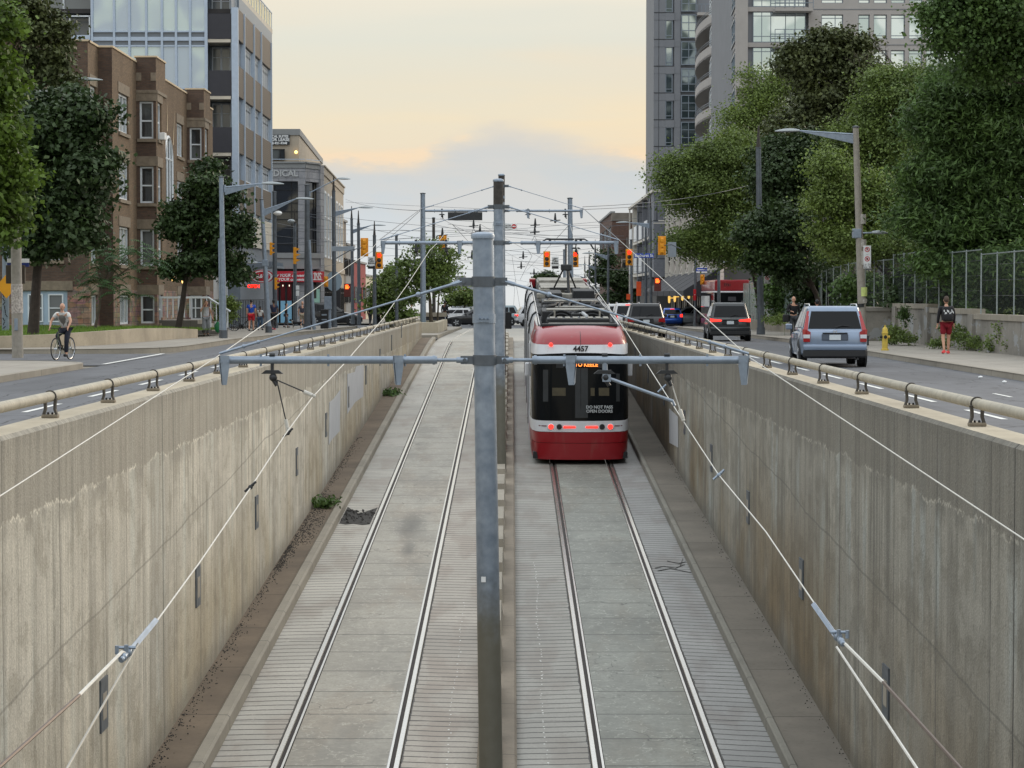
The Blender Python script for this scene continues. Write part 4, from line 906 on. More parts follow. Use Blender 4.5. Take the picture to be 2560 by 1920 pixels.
# pier and wing facing us
fp=Fac((-19.2,105,0),(1,0,0),FY); b=MB(); fp.wall(b,0,.70,.2,ZT,[],.1,0); b.build('wall',[BRSHADE],bk)
wing=Fac((-36,102.5,0),(1,0,0),FY); H=[(13.75,15.85,.66,2.2),(13.9,15.6,3.6,5.2),(13.9,15.6,6.7,8.3),(13.9,15.6,9.8,11.3),(9,11,3.6,5.2),(9.2,11.2,.66,2.2)]
b=MB(); wing.wall(b,0,16.85,.2,2.4,[H[0],H[5]],.14,1); wing.wall(b,0,16.85,2.4,ZT,H[1:5],.14,0); b.build('wall',[BRSHADE,STONE],bk)
for h in H[1:5]: brickwin(wing,*h,pane=DPANE,mull=(),trans=(.5,))
for h in (H[0],H[5]):
    u0,u1,z0,z1=h; b=MB(); wing.box(b,u0,u1,-.16,-.10,z0,z1); b.build('window_panel',LBLUE,bk)
    for a in (.14,.58): wing.window(bk,u0+(u1-u0)*a,u0+(u1-u0)*(a+.33),z0+.12,z1-.14,WFRAME,DPANE,.06,.06,(),(.5,))
    b=MB(); wing.box(b,u0-.4,u1+.25,-.02,.06,z1+.02,z1+.45); b.build('lintel',LINTEL,bk)
ws=Fac((-19.15,102.5,0),(0,1,0),FX); H=[(.5,2.0,r[0],r[1]) for r in rows]+[(.5,2.0,.62,2.02)]
b=MB(); ws.wall(b,0,2.5,.2,ZS,[H[3]],.14,1); ws.wall(b,0,2.5,ZS,ZT,H[:3],.14,0); b.build('wall',[BRW,STONE],bk)
for h in H: brickwin(ws,*h)
b=MB(); b.poly([(-36,102.8),(-19.45,102.8),(-19.45,105.3),(X0-.3,105.3),(X0-.3,140),(-36,140)],ZT-.3,ZT-.02,0); b.build('roof',ROOFD,bk)
b=MB()
for (a,c) in (((X0,105),(X0,111.7)),((X0,115.6),(X0,129)),((X0,132.6),(X0,140.2)),((-19.15,102.5),(-19.15,105))): b.box(a[0]-.3,a[0]+.05,a[1],c[1],ZT,ZT+.09)
b.box(-36,-19.1,102.45,102.8,ZT,ZT+.085); b.box(-19.2,X0,104.95,105.3,ZT,ZT+.09); b.build('coping',[PALECAP],bk)
b=MB(); b.bbox(-17.52,-17.22,112.5,113.1,9.72,10.08,.03); b.build('air_conditioner',WHITE,bk)
solid_box('wall',BRSHADE,bk,-36,-18.6,140.0,140.2,0,ZT)
# entrance steps with white balustrade
st=empty('entrance_steps',(-16.2,117,.2),0,'small concrete entrance steps with white balustrade beside the brick building','steps')
for i in range(4): solid_box('step',SIDEW,st,-18.4,-15.2-.35*i+.6,112.5,116,road(114)+.15+.18*i,road(114)+.33+.18*i)
b=MB()
for k in range(11):
    y=112.4; x=-18.0+k*.28; b.box(x,x+.05,y,y+.05,.9,1.85)
b.box(-18.1,-15.1,112.38,112.46,1.85,1.95); b.tube([(-15.1,112.4,1.9),(-14.0,112.4,1.2)],.05,5)
for k in range(4): x=-15.0+k*.28; b.box(x,x+.05,112.4,112.45,.4,1.75-.17*k)
b.build('balustrade',WFRAME,st)
# porch lamps
for px,py,lab in ((433,698,'small warm porch lamp glowing behind the maple trunk'),(459,703,'dim warm porch lamp seen through the maple leaves')):
    b=MB(); b.sphere(at(px,py,111.2),.12); tag(b.build('porch_lamp',WARMLIT,smooth=True),lab,'lamp')

# low retaining wall with lawn behind
LOWW=concrete('low_wall_concrete',srgb(170,158,138),0,0,.2,stain=.55)
path=[(-40,76.95+.5),(-26,77.2),(-21,77.4),(-18.2,78.2),(-16.2,80.2),(-15.1,84),(-14.6,89.4),(-14.2,95),(-13.9,100)]
tops=[.42,.45,.5,.55,.6,.66,.68,.62,.5]
b=MB()
for (x,y),h in zip(path,tops): b.v+=[(x,y,.1),(x,y,h),(x-.25,y+.12,h),(x-.25,y+.12,.1)]
for i in range(len(path)-1):
    for k in range(3): a=i*4+k; b.f.append((a,a+1,a+5,a+4)); b.m.append(0)
b.f.append(tuple(len(b.v)-4+k for k in range(4))); b.m.append(0)
tag(b.build('garden_wall',LOWW),'low curving stained concrete wall holding up the lawn','wall')
b=MB(); P=[(x-.2,y+.1,h-.04) for (x,y),h in zip(path,tops)]
inner=[(-40,103,.6),(-30,103,.6),(-24,103,.6),(-21,103,.6),(-19.5,103,.55),(-18.6,104,.52),(-17.6,106,.5),(-16.8,108,.46),(-15.0,101.5,.45)]
for i in range(len(P)-1): b.add([P[i],P[i+1],inner[i+1],inner[i]],[(0,1,2,3)])
b.add([(-15.0,101.5,.44),(-14.0,100,.44),(-14.0,111,.36),(-18.6,112,.4),(-18.6,104,.44)],[(0,1,2,3,4)])
tag(b.build('lawn',GRASS),kind='structure')
# grass blades on lawns (stuff)
def grass(name,polys,n,h=.10,seed=1,lab='short green grass growing on the lawn behind the low wall',mat_=None):
    rn=np.random.RandomState(seed); V=[];
    tri=[]
    for (A,B,C) in polys: tri.append((Vector(A),Vector(B),Vector(C),((Vector(B)-Vector(A)).cross(Vector(C)-Vector(A))).length))
    tot=sum(x[3] for x in tri)
    for A,B,C,ar in tri:
        k=int(n*ar/tot)
        for _ in range(k):
            u,v=rn.rand(2)
            if u+v>1:u,v=1-u,1-v
            p=A+(B-A)*u+(C-A)*v; a=rn.rand()*6.28; w=.012; hh=h*(.5+rn.rand()); dx,dy=math.cos(a)*w,math.sin(a)*w; lx,ly=(rn.rand(2)-.5)*h
            V+=[(p.x-dx,p.y-dy,p.z),(p.x+dx,p.y+dy,p.z),(p.x+lx,p.y+ly,p.z+hh)]
    b=MB(); b.v=V; b.f=[(i,i+1,i+2) for i in range(0,len(V),3)]; b.m=[0]*len(b.f)
    return tag(b.build(name,mat_ or BLADE),lab,'grass',kind='stuff')
def leafmat(name,c,var=.35,rough=.55,trans=.25,c2=None):
    m,t,b=base(name); g=t.N('NewGeometry').outputs['Random Per Island']
    a=tuple(x*(1-var) for x in c[:3])+(1,); d_=c2 or tuple(min(1,x*(1+var)) for x in c[:3])+(1,)
    cc=t.ramp(g,[(0,a),(.5,c),(1,d_)]); cl=t.noise(t.pos(),.7,3); cc=t.mix(t.M('MULTIPLY',t.sm(cl,.4,.65),.5),cc,t.mix(1,cc,(1.35,1.3,.9,1),'MULTIPLY'))
    t.l.new(cc,b.inputs['Base Color']); b.inputs['Roughness'].default_value=rough; b.inputs['Specular IOR Level'].default_value=.35
    tr=t.N('BsdfTranslucent'); t.l.new(cc,tr.inputs[0]); mx=t.N('MixShader'); mx.inputs[0].default_value=trans
    t.l.new(b.outputs[0],mx.inputs[1]); t.l.new(tr.outputs[0],mx.inputs[2]); out=t.n['Material Output']; t.l.new(mx.outputs[0],out.inputs[0])
    return m
BLADE=leafmat('grass_blades',srgb(96,124,44),.35)
pl2=[]
for i in range(len(P)-1): pl2+= [(P[i],P[i+1],inner[i+1]),(P[i],inner[i+1],inner[i])]
pl2=[q for q in pl2 if min(v[0] for v in q)>-27]
pl2+=[((-15.0,101.5,.44),(-14.0,100,.44),(-14.0,111,.36)),((-15,101.5,.44),(-14,111,.36),(-18.6,112,.4))]
grass('lawn_grass',pl2,16000,.10,2)
grass('lawn_grass',[((-14.1,57.5,.165),(-15.4,60.9,.165),(-20,61,.165)),((-14.1,57.5,.165),(-20,61,.165),(-20,50,.165))],9000,.09,3,'short green grass at the foot of the concrete pole on the near corner')

# ------------------------------------------------ glass and brown-panel condo
ALU=mat('pale_aluminium',srgb(176,190,206),.4,.1,.06,4)
ALUD=mat('grey_aluminium',srgb(120,130,140),.45,.2,.08,4)
BGLASS=glass_mat('frosted_blue_glass',srgb(176,192,210),.12,.6,srgb(196,214,220)); BGLASS.node_tree.nodes['Principled BSDF'].inputs['Metallic'].default_value=.55
SPGL=glass_mat('spandrel_glass',srgb(104,114,124),.12,.5)
DPANEL=mat('charcoal_panel',srgb(50,50,56),.6,0,.08,3)
BPANEL=mat('brown_ribbed_panel',srgb(118,102,86),.6,0,.12,2)
def ribbed(nm,c,per=.14):
    m,t,b=base(nm); p=t.xyz(t.pos()); fr=t.M('FRACT',t.M('DIVIDE',p[2],per)); n=t.noise(t.pos(),.8,3)
    cc=t.mix(t.M('MULTIPLY',t.M('LESS_THAN',fr,.3),.6),c,tuple(x*.45 for x in c[:3])+(1,)); cc=t.mix(t.M('MULTIPLY',n,.3),cc,tuple(x*.7 for x in c[:3])+(1,))
    t.l.new(cc,b.inputs['Base Color']); b.inputs['Roughness'].default_value=.6; return m
BPANEL=ribbed('brown_ribbed_panel2',srgb(100,88,74))
CONCB=mat('pale_fascia_concrete',srgb(196,188,172),.8,0,.1,1,dirt=.2)
cd=empty('condo_building',(-22,146,.0),0,'grey-blue glass and brown-panel condominium behind the brick apartments','building')
YF=145.6; fz=lambda k: 18.45-3.63*k
cf=Fac((0,YF,0),(1,0,0),FY)
xs=[xat(p,YF) for p in (235,290,328,370,409,444,479,518)]
b=MB(); b.box(-40,xs[0],YF+1.6,168,0,24); b.box(xs[0],-19.7,YF+.35,168,0,24); b.box(-19.7,-17.75,YF+2.2,168,0,21.4); b.build('core',ALUD,cd)
for k in range(-1,4):
    z0=fz(k); ztop=z0+3.63
    for i in range(len(xs)-1):
        b=MB(); 
        if z0<9: continue
        fr=MB(); cf.box(fr,xs[i]-.07,xs[i]+.07,-.1,.10,z0-.0,ztop); 
        for zz,h in ((z0-.12,.24),(z0+.42,.10),(ztop-.5,.10)): cf.box(fr,xs[i]+.07,xs[i+1]-.07,-.1,.06,zz,zz+h)
        w=fr.build('curtain_wall_frame',ALU,cd)
        p=MB(); cf.box(p,xs[i]+.07,xs[i+1]-.07,-.14,-.06,z0+.52,ztop-.5); p.build('pane',BGLASS,w)
        p=MB(); cf.box(p,xs[i]+.07,xs[i+1]-.07,-.14,-.055,z0+.12,z0+.42); cf.box(p,xs[i]+.07,xs[i+1]-.07,-.14,-.055,ztop-.4,ztop-.12); p.build('spandrel',SPGL,w)
b=MB(); cf.box(b,xs[-1]-.07,xs[-1]+.12,-.1,.14,8,22.2); b.build('corner_mullion',ALU,cd)
# left recessed balcony
for k in (0,1,2):
    z=fz(k)+.05; b=MB(); cf.box(b,-36,xs[0]-.1,-1.8,.15,z-.25,z+.18); b.build('balcony_slab',ALU,cd)
    b=MB(); cf.box(b,-36,xs[0]-.1,-1.6,-1.5,z+.2,z+3.3); b.build('balcony_glazing',CPANE,cd)
    b=MB(); cf.box(b,-36,xs[0]-.1,.07,.12,z+1.35,z+1.43)
    for i in range(8): x=xs[0]-.15-i*1.25; cf.box(b,x-.03,x+.03,.07,.12,z+.15,z+1.4)
    b.build('balcony_rail',WFRAME,cd)
    b=MB(); 
    for i in range(6): x=xs[0]-2.1-i*1.7; cf.box(b,x-.06,x+.06,-1.5,-1.42,z+.2,z+3.2)
    b.build('door_frame',WFRAME,cd)
# balcony stack
for k in range(0,5):
    z=fz(k); b=MB(); cf.box(b,-19.55,-17.98,-.12,.02,z,z+1.62); b.build('balcony_parapet',DPANEL,cd)
    b=MB(); cf.box(b,-19.62,-17.98,-2.3,-.0,z-.22,z-.01); b.build('balcony_slab',CONCB,cd)
    for (u0,u1) in ((-19.5,-18.9),(-18.9,-18.3),(-18.3,-17.9)):
        cf.window(cd,u0,u1,z+.05,z+3.3,WFRAME,CPANE,2.05,.06,(),(.28,.8) if k else (.8,))
    Fac((-17.98,YF,0),(0,1,0),(-1,0,0)).box(b:=MB(),0,2.2,0,.05,z,z+3.63); b.build('balcony_side',ALUD,cd)
b=MB(); cf.box(b,-17.97,-17.56,-.3,.08,5.4,20.45); b.build('corner_column',ALU,cd)
xf=-17.56; sf=Fac((xf,YF,0),(0,1,0),FX)
bays=[0.3,3.1,8.7,13.1,19.7]
for k in range(0,4):
    ztop=20.4-3.63*k; 
    for i in range(4):
        u0,u1=bays[i],bays[i+1]
        b=MB(); sf.box(b,u0,u1-.1,-.3,.0,ztop-1.95,ztop); b.build('spandrel_panel',BPANEL,cd)
        b=MB(); sf.box(b,u1-.1,u1+.04,-.3,.10,ztop-3.63,ztop); b.build('fin',ALU,cd)
        if i==0: sf.window(cd,u0+.3,u1-.2,ztop-3.6,ztop-1.97,WFRAME,CPANE,.45,.08,(.5,),(.7,)); continue
        w0=u0+(u1-u0)*.42
        sf.window(cd,w0,u1-.25,ztop-3.6,ztop-1.97,WFRAME,CPANE,.22,.10,(.33,.66),(.72,))
        b=MB(); sf.box(b,u0,w0,-.75,-.6,ztop-3.63,ztop-1.95); b.build('recess_panel',ALUD,cd)
b=MB(); sf.box(b,0,19.7,-.8,.02,5.3,7.1); sf.box(b,0,19.7,-.8,.03,7.1,7.3); b.build('fascia',CONCB,cd)
b=MB(); b.box(-40,xf-.05,YF+.1,165.3,20.1,20.38); b.build('roof',ROOFD,cd)
b=MB(); b.box(-34,-18.3,146.5,173.6,22.0,22.35); b.build('roof_slab',CONCB,cd)
b=MB(); 
for i in range(17): y=146.6+i*1.68; b.box(-18.38,-18.33,y,y+.05,22.35,23.6)
b.box(-18.4,-18.32,146.5,173.6,23.55,23.62); b.build('roof_rail',ALU,cd)
b=MB(); b.box(-18.45,-18.42,146.6,173.5,22.4,23.5); b.build('roof_glass',mat('amber_glass',srgb(226,214,170),.3,0,.1,1),cd)
# ground floor shopfront
SHOPW=mat('white_shop_panel',srgb(222,222,220),.5,0,.05,2)
g=Fac((-18.6,YF,0),(0,1,0),FX); b=MB(); g.box(b,0,19.7,-.3,0,-.3,5.3); b.build('shop_wall',SHOPW,cd)
for i in range(7): g.window(cd,.6+i*2.7,2.6+i*2.7,.3,3.6,BLACK if i%2 else WFRAME,DPANE if i%3 else CPANE,-.06,.06,(.5,))
fr0=Fac((-30,YF+.1,0),(1,0,0),FY); b=MB(); fr0.box(b,0,11.4,-.3,0,-.3,7.2); b.build('shop_wall',SHOPW,cd)
b=MB(); sf.box(b,6,14,0,1.5,3.9,4.05); 
for i in range(12): sf.box(b,6+i*.68,6.1+i*.68,0,1.45,4.05,4.3)
b.build('canopy',ALUD,cd)
# black wire fence by the shop
fe=empty('wire_fence',(-17.2,128,.0),0,'tall thin grey fence beside the white shopfront','fence')
b=MB()
for i in range(34): y=126+i*.9; b.box(-17.1,-17.06,y,y+.04,road(y)+.15,road(y)+2.0)
b.build('picket_row',DKSTEEL,fe); b=MB(); b.box(-17.12,-17.05,126,156,1.7,1.76); b.build('top_rail',DKSTEEL,fe)

# ------------------------------------------------ medical building beyond the cross street
ASHL=stonemat('grey_ashlar',srgb(150,152,158),srgb(128,130,138))
ASHL=brick_mat('grey_ashlar2',srgb(148,150,154),srgb(130,132,138),srgb(112,114,118),1.2,.6,.03,.35)
BEIGE=mat('beige_stucco',srgb(168,158,142),.85,0,.08,.6,dirt=.1)
BAND=mat('grey_band',srgb(132,134,134),.7,0,.08,1)
NAVYG=glass_mat('dark_navy_glass',(.012,.015,.022,1),.06,.7,(.10,.09,.07,1))
RED=mat('shop_red',srgb(178,24,42),.5,0,.05,1)
md=empty('medical_building',(-20,204,road(204)),0,'grey stone medical building with dark glazing and red corner shop','building')
Ym=204; X=lambda px,Y=Ym: xat(px,Y)
zg=road(204)
A=(X(640),Ym); B=(X(764),Ym); C=(X(799,206.5),206.5); D_=(X(808,208),208); E_=(-18.6,250)
f1=Fac((A[0],A[1],0),(1,0,0),FY); L1=B[0]-A[0]; hz=lambda py,Y=Ym: zat(py,Y)
H1=[(X(684)-A[0],X(746)-A[0],hz(632),hz(453))]
b=MB(); f1.wall(b,0,L1,hz(672),hz(428-8),H1,.4,0); b.build('wall',[ASHL],md)
f1.window(md,*H1[0],BLACK,NAVYG,.4,.06,(.72,),(.12,.23,.35,.47,.58,.7,.88),deep=.08)
dC=Vector((C[0]-B[0],C[1]-B[1],0)); f2=Fac((B[0],B[1],0),dC,(dC.y,-dC.x,0)); L2=dC.length
b=MB(); H2=[(.1,L2-.05,hz(632),hz(453))]; f2.wall(b,0,L2,hz(672),hz(420),H2,.3,0); b.build('wall',[ASHL],md); f2.window(md,*H2[0],BLACK,NAVYG,.3,.06,(.8,),(.35,.47,.58,.7,.88))
dD=Vector((D_[0]-C[0],D_[1]-C[1],0)); f3=Fac((C[0],C[1],0),dD,(dD.y,-dD.x,0)); b=MB(); f3.box(b,0,dD.length,-.5,.12,zg,hz(408)); b.build('pilaster',ASHL,md)
dE=Vector((E_[0]-D_[0],E_[1]-D_[1],0)); f4=Fac((D_[0],D_[1],0),dE,(dE.y,-dE.x,0)); L4=dE.length; zt=13.9
H4=[(2.2+i*5.6,5.4+i*5.6,5.6,11.8) for i in range(7)]
b=MB(); f4.wall(b,0,L4,4.9,zt-.7,H4,.3,0); b.build('wall',[BEIGE],md)
for h in H4:
    f4.window(md,*h,WFRAME,NAVYG,.3,.22,(.5,),(.3,.62),deep=.35)
b=MB(); f4.box(b,0,L4,-.3,.15,4.4,4.9); b.build('sill_band',BEIGE,md); b=MB(); f4.box(b,0,L4,-.3,.1,zt-.7,zt); f4.box(b,0,L4,-.35,.22,zt,zt+.12); b.build('cornice',BEIGE,md)
for fq,LL in ((f1,L1),(f2,L2)):
    b=MB(); fq.box(b,0,LL,-.3,.08,hz(420)+.0,hz(408)); fq.box(b,0,LL,-.35,.2,hz(408),hz(404)); b.build('cornice',BAND,md); b=MB(); fq.box(b,0,LL,-.3,.15,hz(645),hz(633)); fq.box(b,0,LL,-.4,.02,hz(672),hz(645)); b.build('sill_band',BAND,md)
    b=MB(); fq.box(b,0,LL,.12,.16,hz(399),hz(397.5)); b.build('roof_rail',ALU,md)
    b=MB(); fq.box(b,0,LL,-.4,-.3,zg,hz(672)); b.build('shop_recess',BLACK,md)
b=MB(); f4.box(b,0,L4,-.3,0,zg-.3,4.4); b.build('wall',[BEIGE],md)
for i in range(10): f4.window(md,1+i*4.1,4+i*4.1,.1,2.9,BLACK,NAVYG,-.05,.12,(.5,),(.8,),name='shop_window')
b=MB(); b.poly([(A[0],A[1]+1),(B[0]-.3,B[1]+1),(C[0]-1,C[1]+1),(D_[0]-1,D_[1]),(E_[0]-1,249),(-40,249),(-40,205)],zt-.9,zt-.6); b.build('roof',ROOFD,md)
# penthouse
b=MB(); b.poly([(X(640,212),212),(X(749,212),212),(-21.6,258),(-40,258),(-40,212)],zt-.6,zat(323,212)-.0,0); b.build('penthouse_wall',BEIGE,md)
b=MB(); b.poly([(X(640,212),211.9),(X(749,212)+.1,211.9),(-21.5,258),(-40,258)],zat(338,212),zat(323,212)+.02); b.build('penthouse_fascia',BAND,md)
fpz=Fac((0,211.85,0),(1,0,0),FY)
b=MB(); fpz.box(b,X(640,212),X(726,212),0,.08,zat(362,212),zat(337,212)); sg=b.build('lease_sign',mat('navy_sign',srgb(30,38,44),.5,0,0),md)
for s_,py,pxr,h in (('MEDICAL SUITES',341.0,722,.30),('FOR LEASE',349.2,725,.40),('416-921-9348',358,719,.30)):
    text_mesh('lettering',s_,h,SIGNW,sg,(X(pxr,211.7),211.74,zat(py,211.7)),align='RIGHT',bold=.012)
fpz.window(md,X(655,212),X(714,212),zat(400,212),zat(373,212),BLACK,DPANE,-.06,.06,(.8,))
b=MB(); b.sphere((X(741,211.5),211.7,zat(380,211.5)),.15); tag(b.build('wall_lamp',WARMLIT,smooth=True),'round glowing wall lamp on the beige upper storey of the medical building','lamp')
text_mesh('lettering','MEDICAL',.78,mat('dull_sign_metal',srgb(176,178,178),.5,.2,0),md,(X(746),Ym-.05,hz(434)),align='RIGHT',bold=.02,ext=.05)
# red shop
b=MB(); f1.box(b,X(643)-A[0],L1+.3,.0,.5,hz(705),hz(678)); f2.box(b,-.1,L2-.05,.0,.5,hz(705),hz(678)); sb=b.build('shop_fascia',RED,md)
text_mesh('lettering','For YOUR convenience,\nat YOUR convenience.',.36,SIGNW,sb,(X(733),Ym-.52,hz(694)),align='CENTER',shear=.25,bold=.008)
f2b=Vector((1,0,0)); ang=math.atan2(dC.y,dC.x)
pc=f2.p(L2*.50,.515,hz(691.5)); text_mesh('lettering','INS',.95,SIGNW,sb,pc,rot=(R(90),0,ang),bold=.012)
b=MB(); f2.box(b,L2*.5-.9,L2*.5+.9,.505,.52,hz(700),hz(698.4)); f2.box(b,L2*.5-.9,L2*.5+.9,.505,.52,hz(685),hz(683.6)); b.build('logo_bar',SIGNW,sb)
for k,(a,c) in enumerate(((645,672),(674,698),(700,715),(716,731))):
    f1.window(md,X(a)-A[0],X(c)-A[0],zg+.1,hz(706),BLACK,mat('red_poster_glass',srgb(92,20,24),.2,0,.4,.6) if k!=9 else NAVYG,-.02,.06,(),(.55,),name='shop_window')
    b=MB(); f1.box(b,X(a)-A[0]+.06,X(c)-A[0]-.06,.08,.1,zg+.2,hz(752)); b.build('window_poster',mat('blue_poster',srgb(120,168,196),.4,0,.1,.5) if k else RED,md)
    b=MB(); f1.box(b,X(a)-A[0]+.3,X(c)-A[0]-.3,-.0,.09,hz(716),hz(712)); b.build('shop_light',mat('shop_light',srgb(255,246,220),.4,0,0,emit=1.6),md)
text_mesh('lettering','JOY',.9,SIGNW,md,(X(653),Ym-.13,zg+1.4))
b=MB(); f1.box(b,X(733)-A[0],L1,0,.06,zg,hz(706)); f2.box(b,0,.5,0,.06,zg,hz(706)); b.build('shop_pier',ASHL,md)
b=MB(); f2.box(b,L2*.45,L2-.05,.0,.05,zg+.9,hz(722)); b.build('poster_door',mat('mint_poster',srgb(150,196,182),.5,0,.06,1),md)
b=MB(); f2.box(b,L2*.5,L2*.95,.05,.07,zg+1.0,zg+1.9); f2.box(b,L2*.5,L2*.72,.05,.07,zg+2.4,zg+3.6); b.build('poster_dark',BLACK,md)
# oval burger sign on the near shop
b=MB(); c0=at(655,691,150); 
for rr,mt_,dy in ((1.0,RED,0),(.86,SIGNW,-.03),(.76,RED,-.05)):
    pass
ov=empty('oval_sign',c0,0,'oval red and white restaurant sign beside the leaning lamp post','sign')
for rr,mt_,dy in ((.42,RED,0),(.37,SIGNW,-.04),(.30,RED,-.07)):
    b=MB(); b.prism([(c0.x+rr*1.9*math.cos(R(a)),c0.y+dy,c0.z+rr*1.05*math.sin(R(a))) for a in range(0,360,20)],(0,.05,0)); b.build('sign_plate',mt_,ov)
text_mesh('lettering','A&W',.34,SIGNW,ov,(c0.x,c0.y-.12,c0.z),shear=.2,bold=.01)
# shops down the street
def shop(x,y0,y1,z,m,lab,n=3,rows_=((1.2,3.2),(4.4,6.4)),facea=None,front=True,depth=14,name='shop_building',fl=BLACK):
    r=empty(name,(x,y0,road(y0)),0,lab,'building'); s=-1 if x<0 else 1
    b=MB(); b.box(min(x,x+s*depth),max(x,x+s*depth),y0,y1,road(y0)-.6,z); b.build('wall',m,r)
    f=Fac((x,y0,0),(0,1,0),(-s,0,0)); L=y1-y0
    for (a,c) in rows_:
        if c<z:
            for i in range(n): f.window(r,L*(i+.2)/n,L*(i+.8)/n,a,c,fl,NAVYG,-.04,.1,(.5,))
    b=MB(); b.box(min(x-s*.2,x+s*.4),max(x-s*.2,x+s*.4),y0-.05,y1,z,z+.25); b.build('cornice',BAND,r); return r
shop(-19.2,251,262,zat(550,252),mat('shop_brown',srgb(112,104,94),.8,0,.1,1),'narrow grey-brown shop building next beyond the medical building')
shop(-19.3,262.5,276,zat(612,262.5),BAND,'dark low grey shop two doors beyond the medical building')
shop(-19.4,277,300,zat(655,277),mat('brick_red_paint',srgb(136,44,44),.8,0,.1,1),'dark red shop building three doors beyond the medical building')
shop(-19.6,301,340,zat(690,301),mat('cream_paint',srgb(196,188,164),.8,0,.1,1),'low cream shop building farthest down the left side of the street')
b=MB(); p=at(835,703,214); b.lathe([(.02,-.12),(.95,-.1),(.95,.1),(.02,.12)],(p.x,p.y,p.z),20,axis='y'); o=b.build('round_sign',mat('pale_sign_blue',srgb(150,170,186),.5,0,.1,1)); o.scale=(.8,1,1); o.location=(p.x*.2,0,0); tag(o,'round pale blue shop sign projecting beside the medical building corner','sign')
b=MB(); p=at(845,735,222); b.box(p.x-.25,p.x+.25,p.y,p.y+.1,p.z-1.6,p.z+1.2); tag(b.build('banner_sign',DPANEL),'tall narrow dark vertical shop banner left of the pedestrian signal','sign')

# ------------------------------------------------ right side: podium with X panels, glass tower
GPAN=brick_mat('grey_metal_panel',srgb(120,124,132),srgb(114,118,126),srgb(70,74,80),1.8,1.9,.05,.08)
PINK=mat('pale_panel',srgb(176,166,158),.6,0,.06,1)
POST=mat('pale_post',srgb(206,202,192),.6,0,.05,1)
DWALL=mat('dark_grey_wall',srgb(84,84,84),.8,0,.1,1)
pd=empty('mixed_use_building',(18,200,road(200)),0,'grey building with crossed pale panels and dark awnings on the right corner','building')
yq=225; zt=zat(480,yq); zb=zat(692,yq)
b=MB(); b.box(xat(1634,yq),xat(1671,yq),yq,yq+8,zb,zt); b.build('corner_block',GPAN,pd)
b=MB(); b.box(xat(1632,yq)-.1,xat(1671,yq),yq-.06,yq+46,zt,zt+.25); b.build('roof_edge',POST,pd)
b=MB(); b.box(14.9,24,yq+8,271,-.8,zt-.1); b.build('wall',DWALL,pd)
for i in range(4):
    y=yq+9+i*10; b=MB(); b.box(14.05,14.9,y,y+.4,zb-1,zt); b.build('frame_post',POST if i==3 else GPAN,pd)
    for zz in (4.6,8.2): 
        b=MB(); b.box(14.0,14.08,y+1.2,y+6.5,zz,zz+1.7); b.build('balcony_panel',mat('bright_panel',srgb(214,218,222),.4,0,.04,1),pd)
for zz in (4.3,8.0): 
    b=MB(); b.box(14.1,15,yq+8,270,zz-.1,zz+.15); b.build('balcony_slab',POST,pd)
b=MB(); b.box(14.0,14.15,270.6,271,-.5,zt); b.build('end_post',POST,pd)
xs_=15.5; pf=Fac((xs_,yq,0),(0,-1,0),(-1,0,0)); Lp=yq-165
b=MB(); pf.box(b,0,Lp-2.5,-14,-.25,-1,11.6); b.build('main_wall',DWALL,pd)
for z0,z1 in ((zat(689,222),zat(652,222)),(zat(590,222),zat(556,222))):
    for i in range(8):
        u0=1.2+i*7.3; u1=u0+7.0
        if u1>Lp: break
        b=MB(); pf.box(b,u0,u1,-.25,0,z0,z1,0)
        pf.box(b,u0,u1,0,.05,z0,z0+.12,1); pf.box(b,u0,u1,0,.05,z1-.12,z1,1)
        for (ua,za,ub,zb_) in ((u0,z0,u1,z1),(u0,z1,u1,z0)):
            dz=.09; b.add([pf.p(ua,.06,za-dz),pf.p(ub,.06,zb_-dz),pf.p(ub,.06,zb_+dz),pf.p(ua,.06,za+dz)],[(0,1,2,3)],1 if za<zb_ else 2)
        b.build('cross_panel',[PINK,POST,DKSTEEL],pd)
for zz in (5.55,9.3):
    for i in range(8): pf.window(pd,1.6+i*7.3,7.8+i*7.3,zz+.1,zz+2.2,BLACK,NAVYG,.3,.15,(.25,.5,.75),(.6,),deep=.1)
for i in range(9):
    b=MB(); u=1.0+i*7.3; pf.box(b,u-.12,u+.12,0,.35,2.6 if i<7 else 0,11.8); b.build('facade_post',POST,pd)
    b=MB()
    b.tube([pf.p(u,.2,9.2),pf.p(u,1.5,9.2)],.06,5)
    b.build('facade_rod',POST,pd)
b=MB(); 
for i in range(7):
    u0=2+i*7.6; u1=u0+7.2; b.add([pf.p(u0,.05,4.0),pf.p(u1,.05,4.0),pf.p(u1,2.6,2.4),pf.p(u0,2.6,2.4),pf.p(u0,2.6,2.0),pf.p(u1,2.6,2.0),pf.p(u0,.05,2.0),pf.p(u1,.05,2.0)],[(0,3,2,1),(3,4,5,2),(0,6,4,3),(1,2,5,7)])
b.build('awning',mat('charcoal_awning',srgb(58,58,62),.8,0,.08,1),pd)
for i in range(7):
    pf.window(pd,1.6+i*7.3,7.6+i*7.3,-.2,2.3,BLACK,mat('lit_shop_glass',srgb(120,112,70),.3,0,.4,.5),.2,.2,(.33,.66),name='shop_window')
for px,py,Y in ((1673,745,219),(1687,742,213),(1706,738,205),(1722,733,198),(1767,726,181)):
    b=MB(); p=at(px,py,Y); b.lathe([(.02,-.5),(.10,-.42),(.12,0),(.10,.42),(.02,.5)],p,10); b.box(p.x,p.x+1.2,p.y-.04,p.y+.04,p.z-.04,p.z+.04)
    tag(b.build('wall_lantern',mat('lit_lantern',srgb(255,206,110),.4,0,0,emit=1.0),smooth=True),'tall glowing yellow wall lantern under the dark awnings','lantern','lanterns under the awnings')
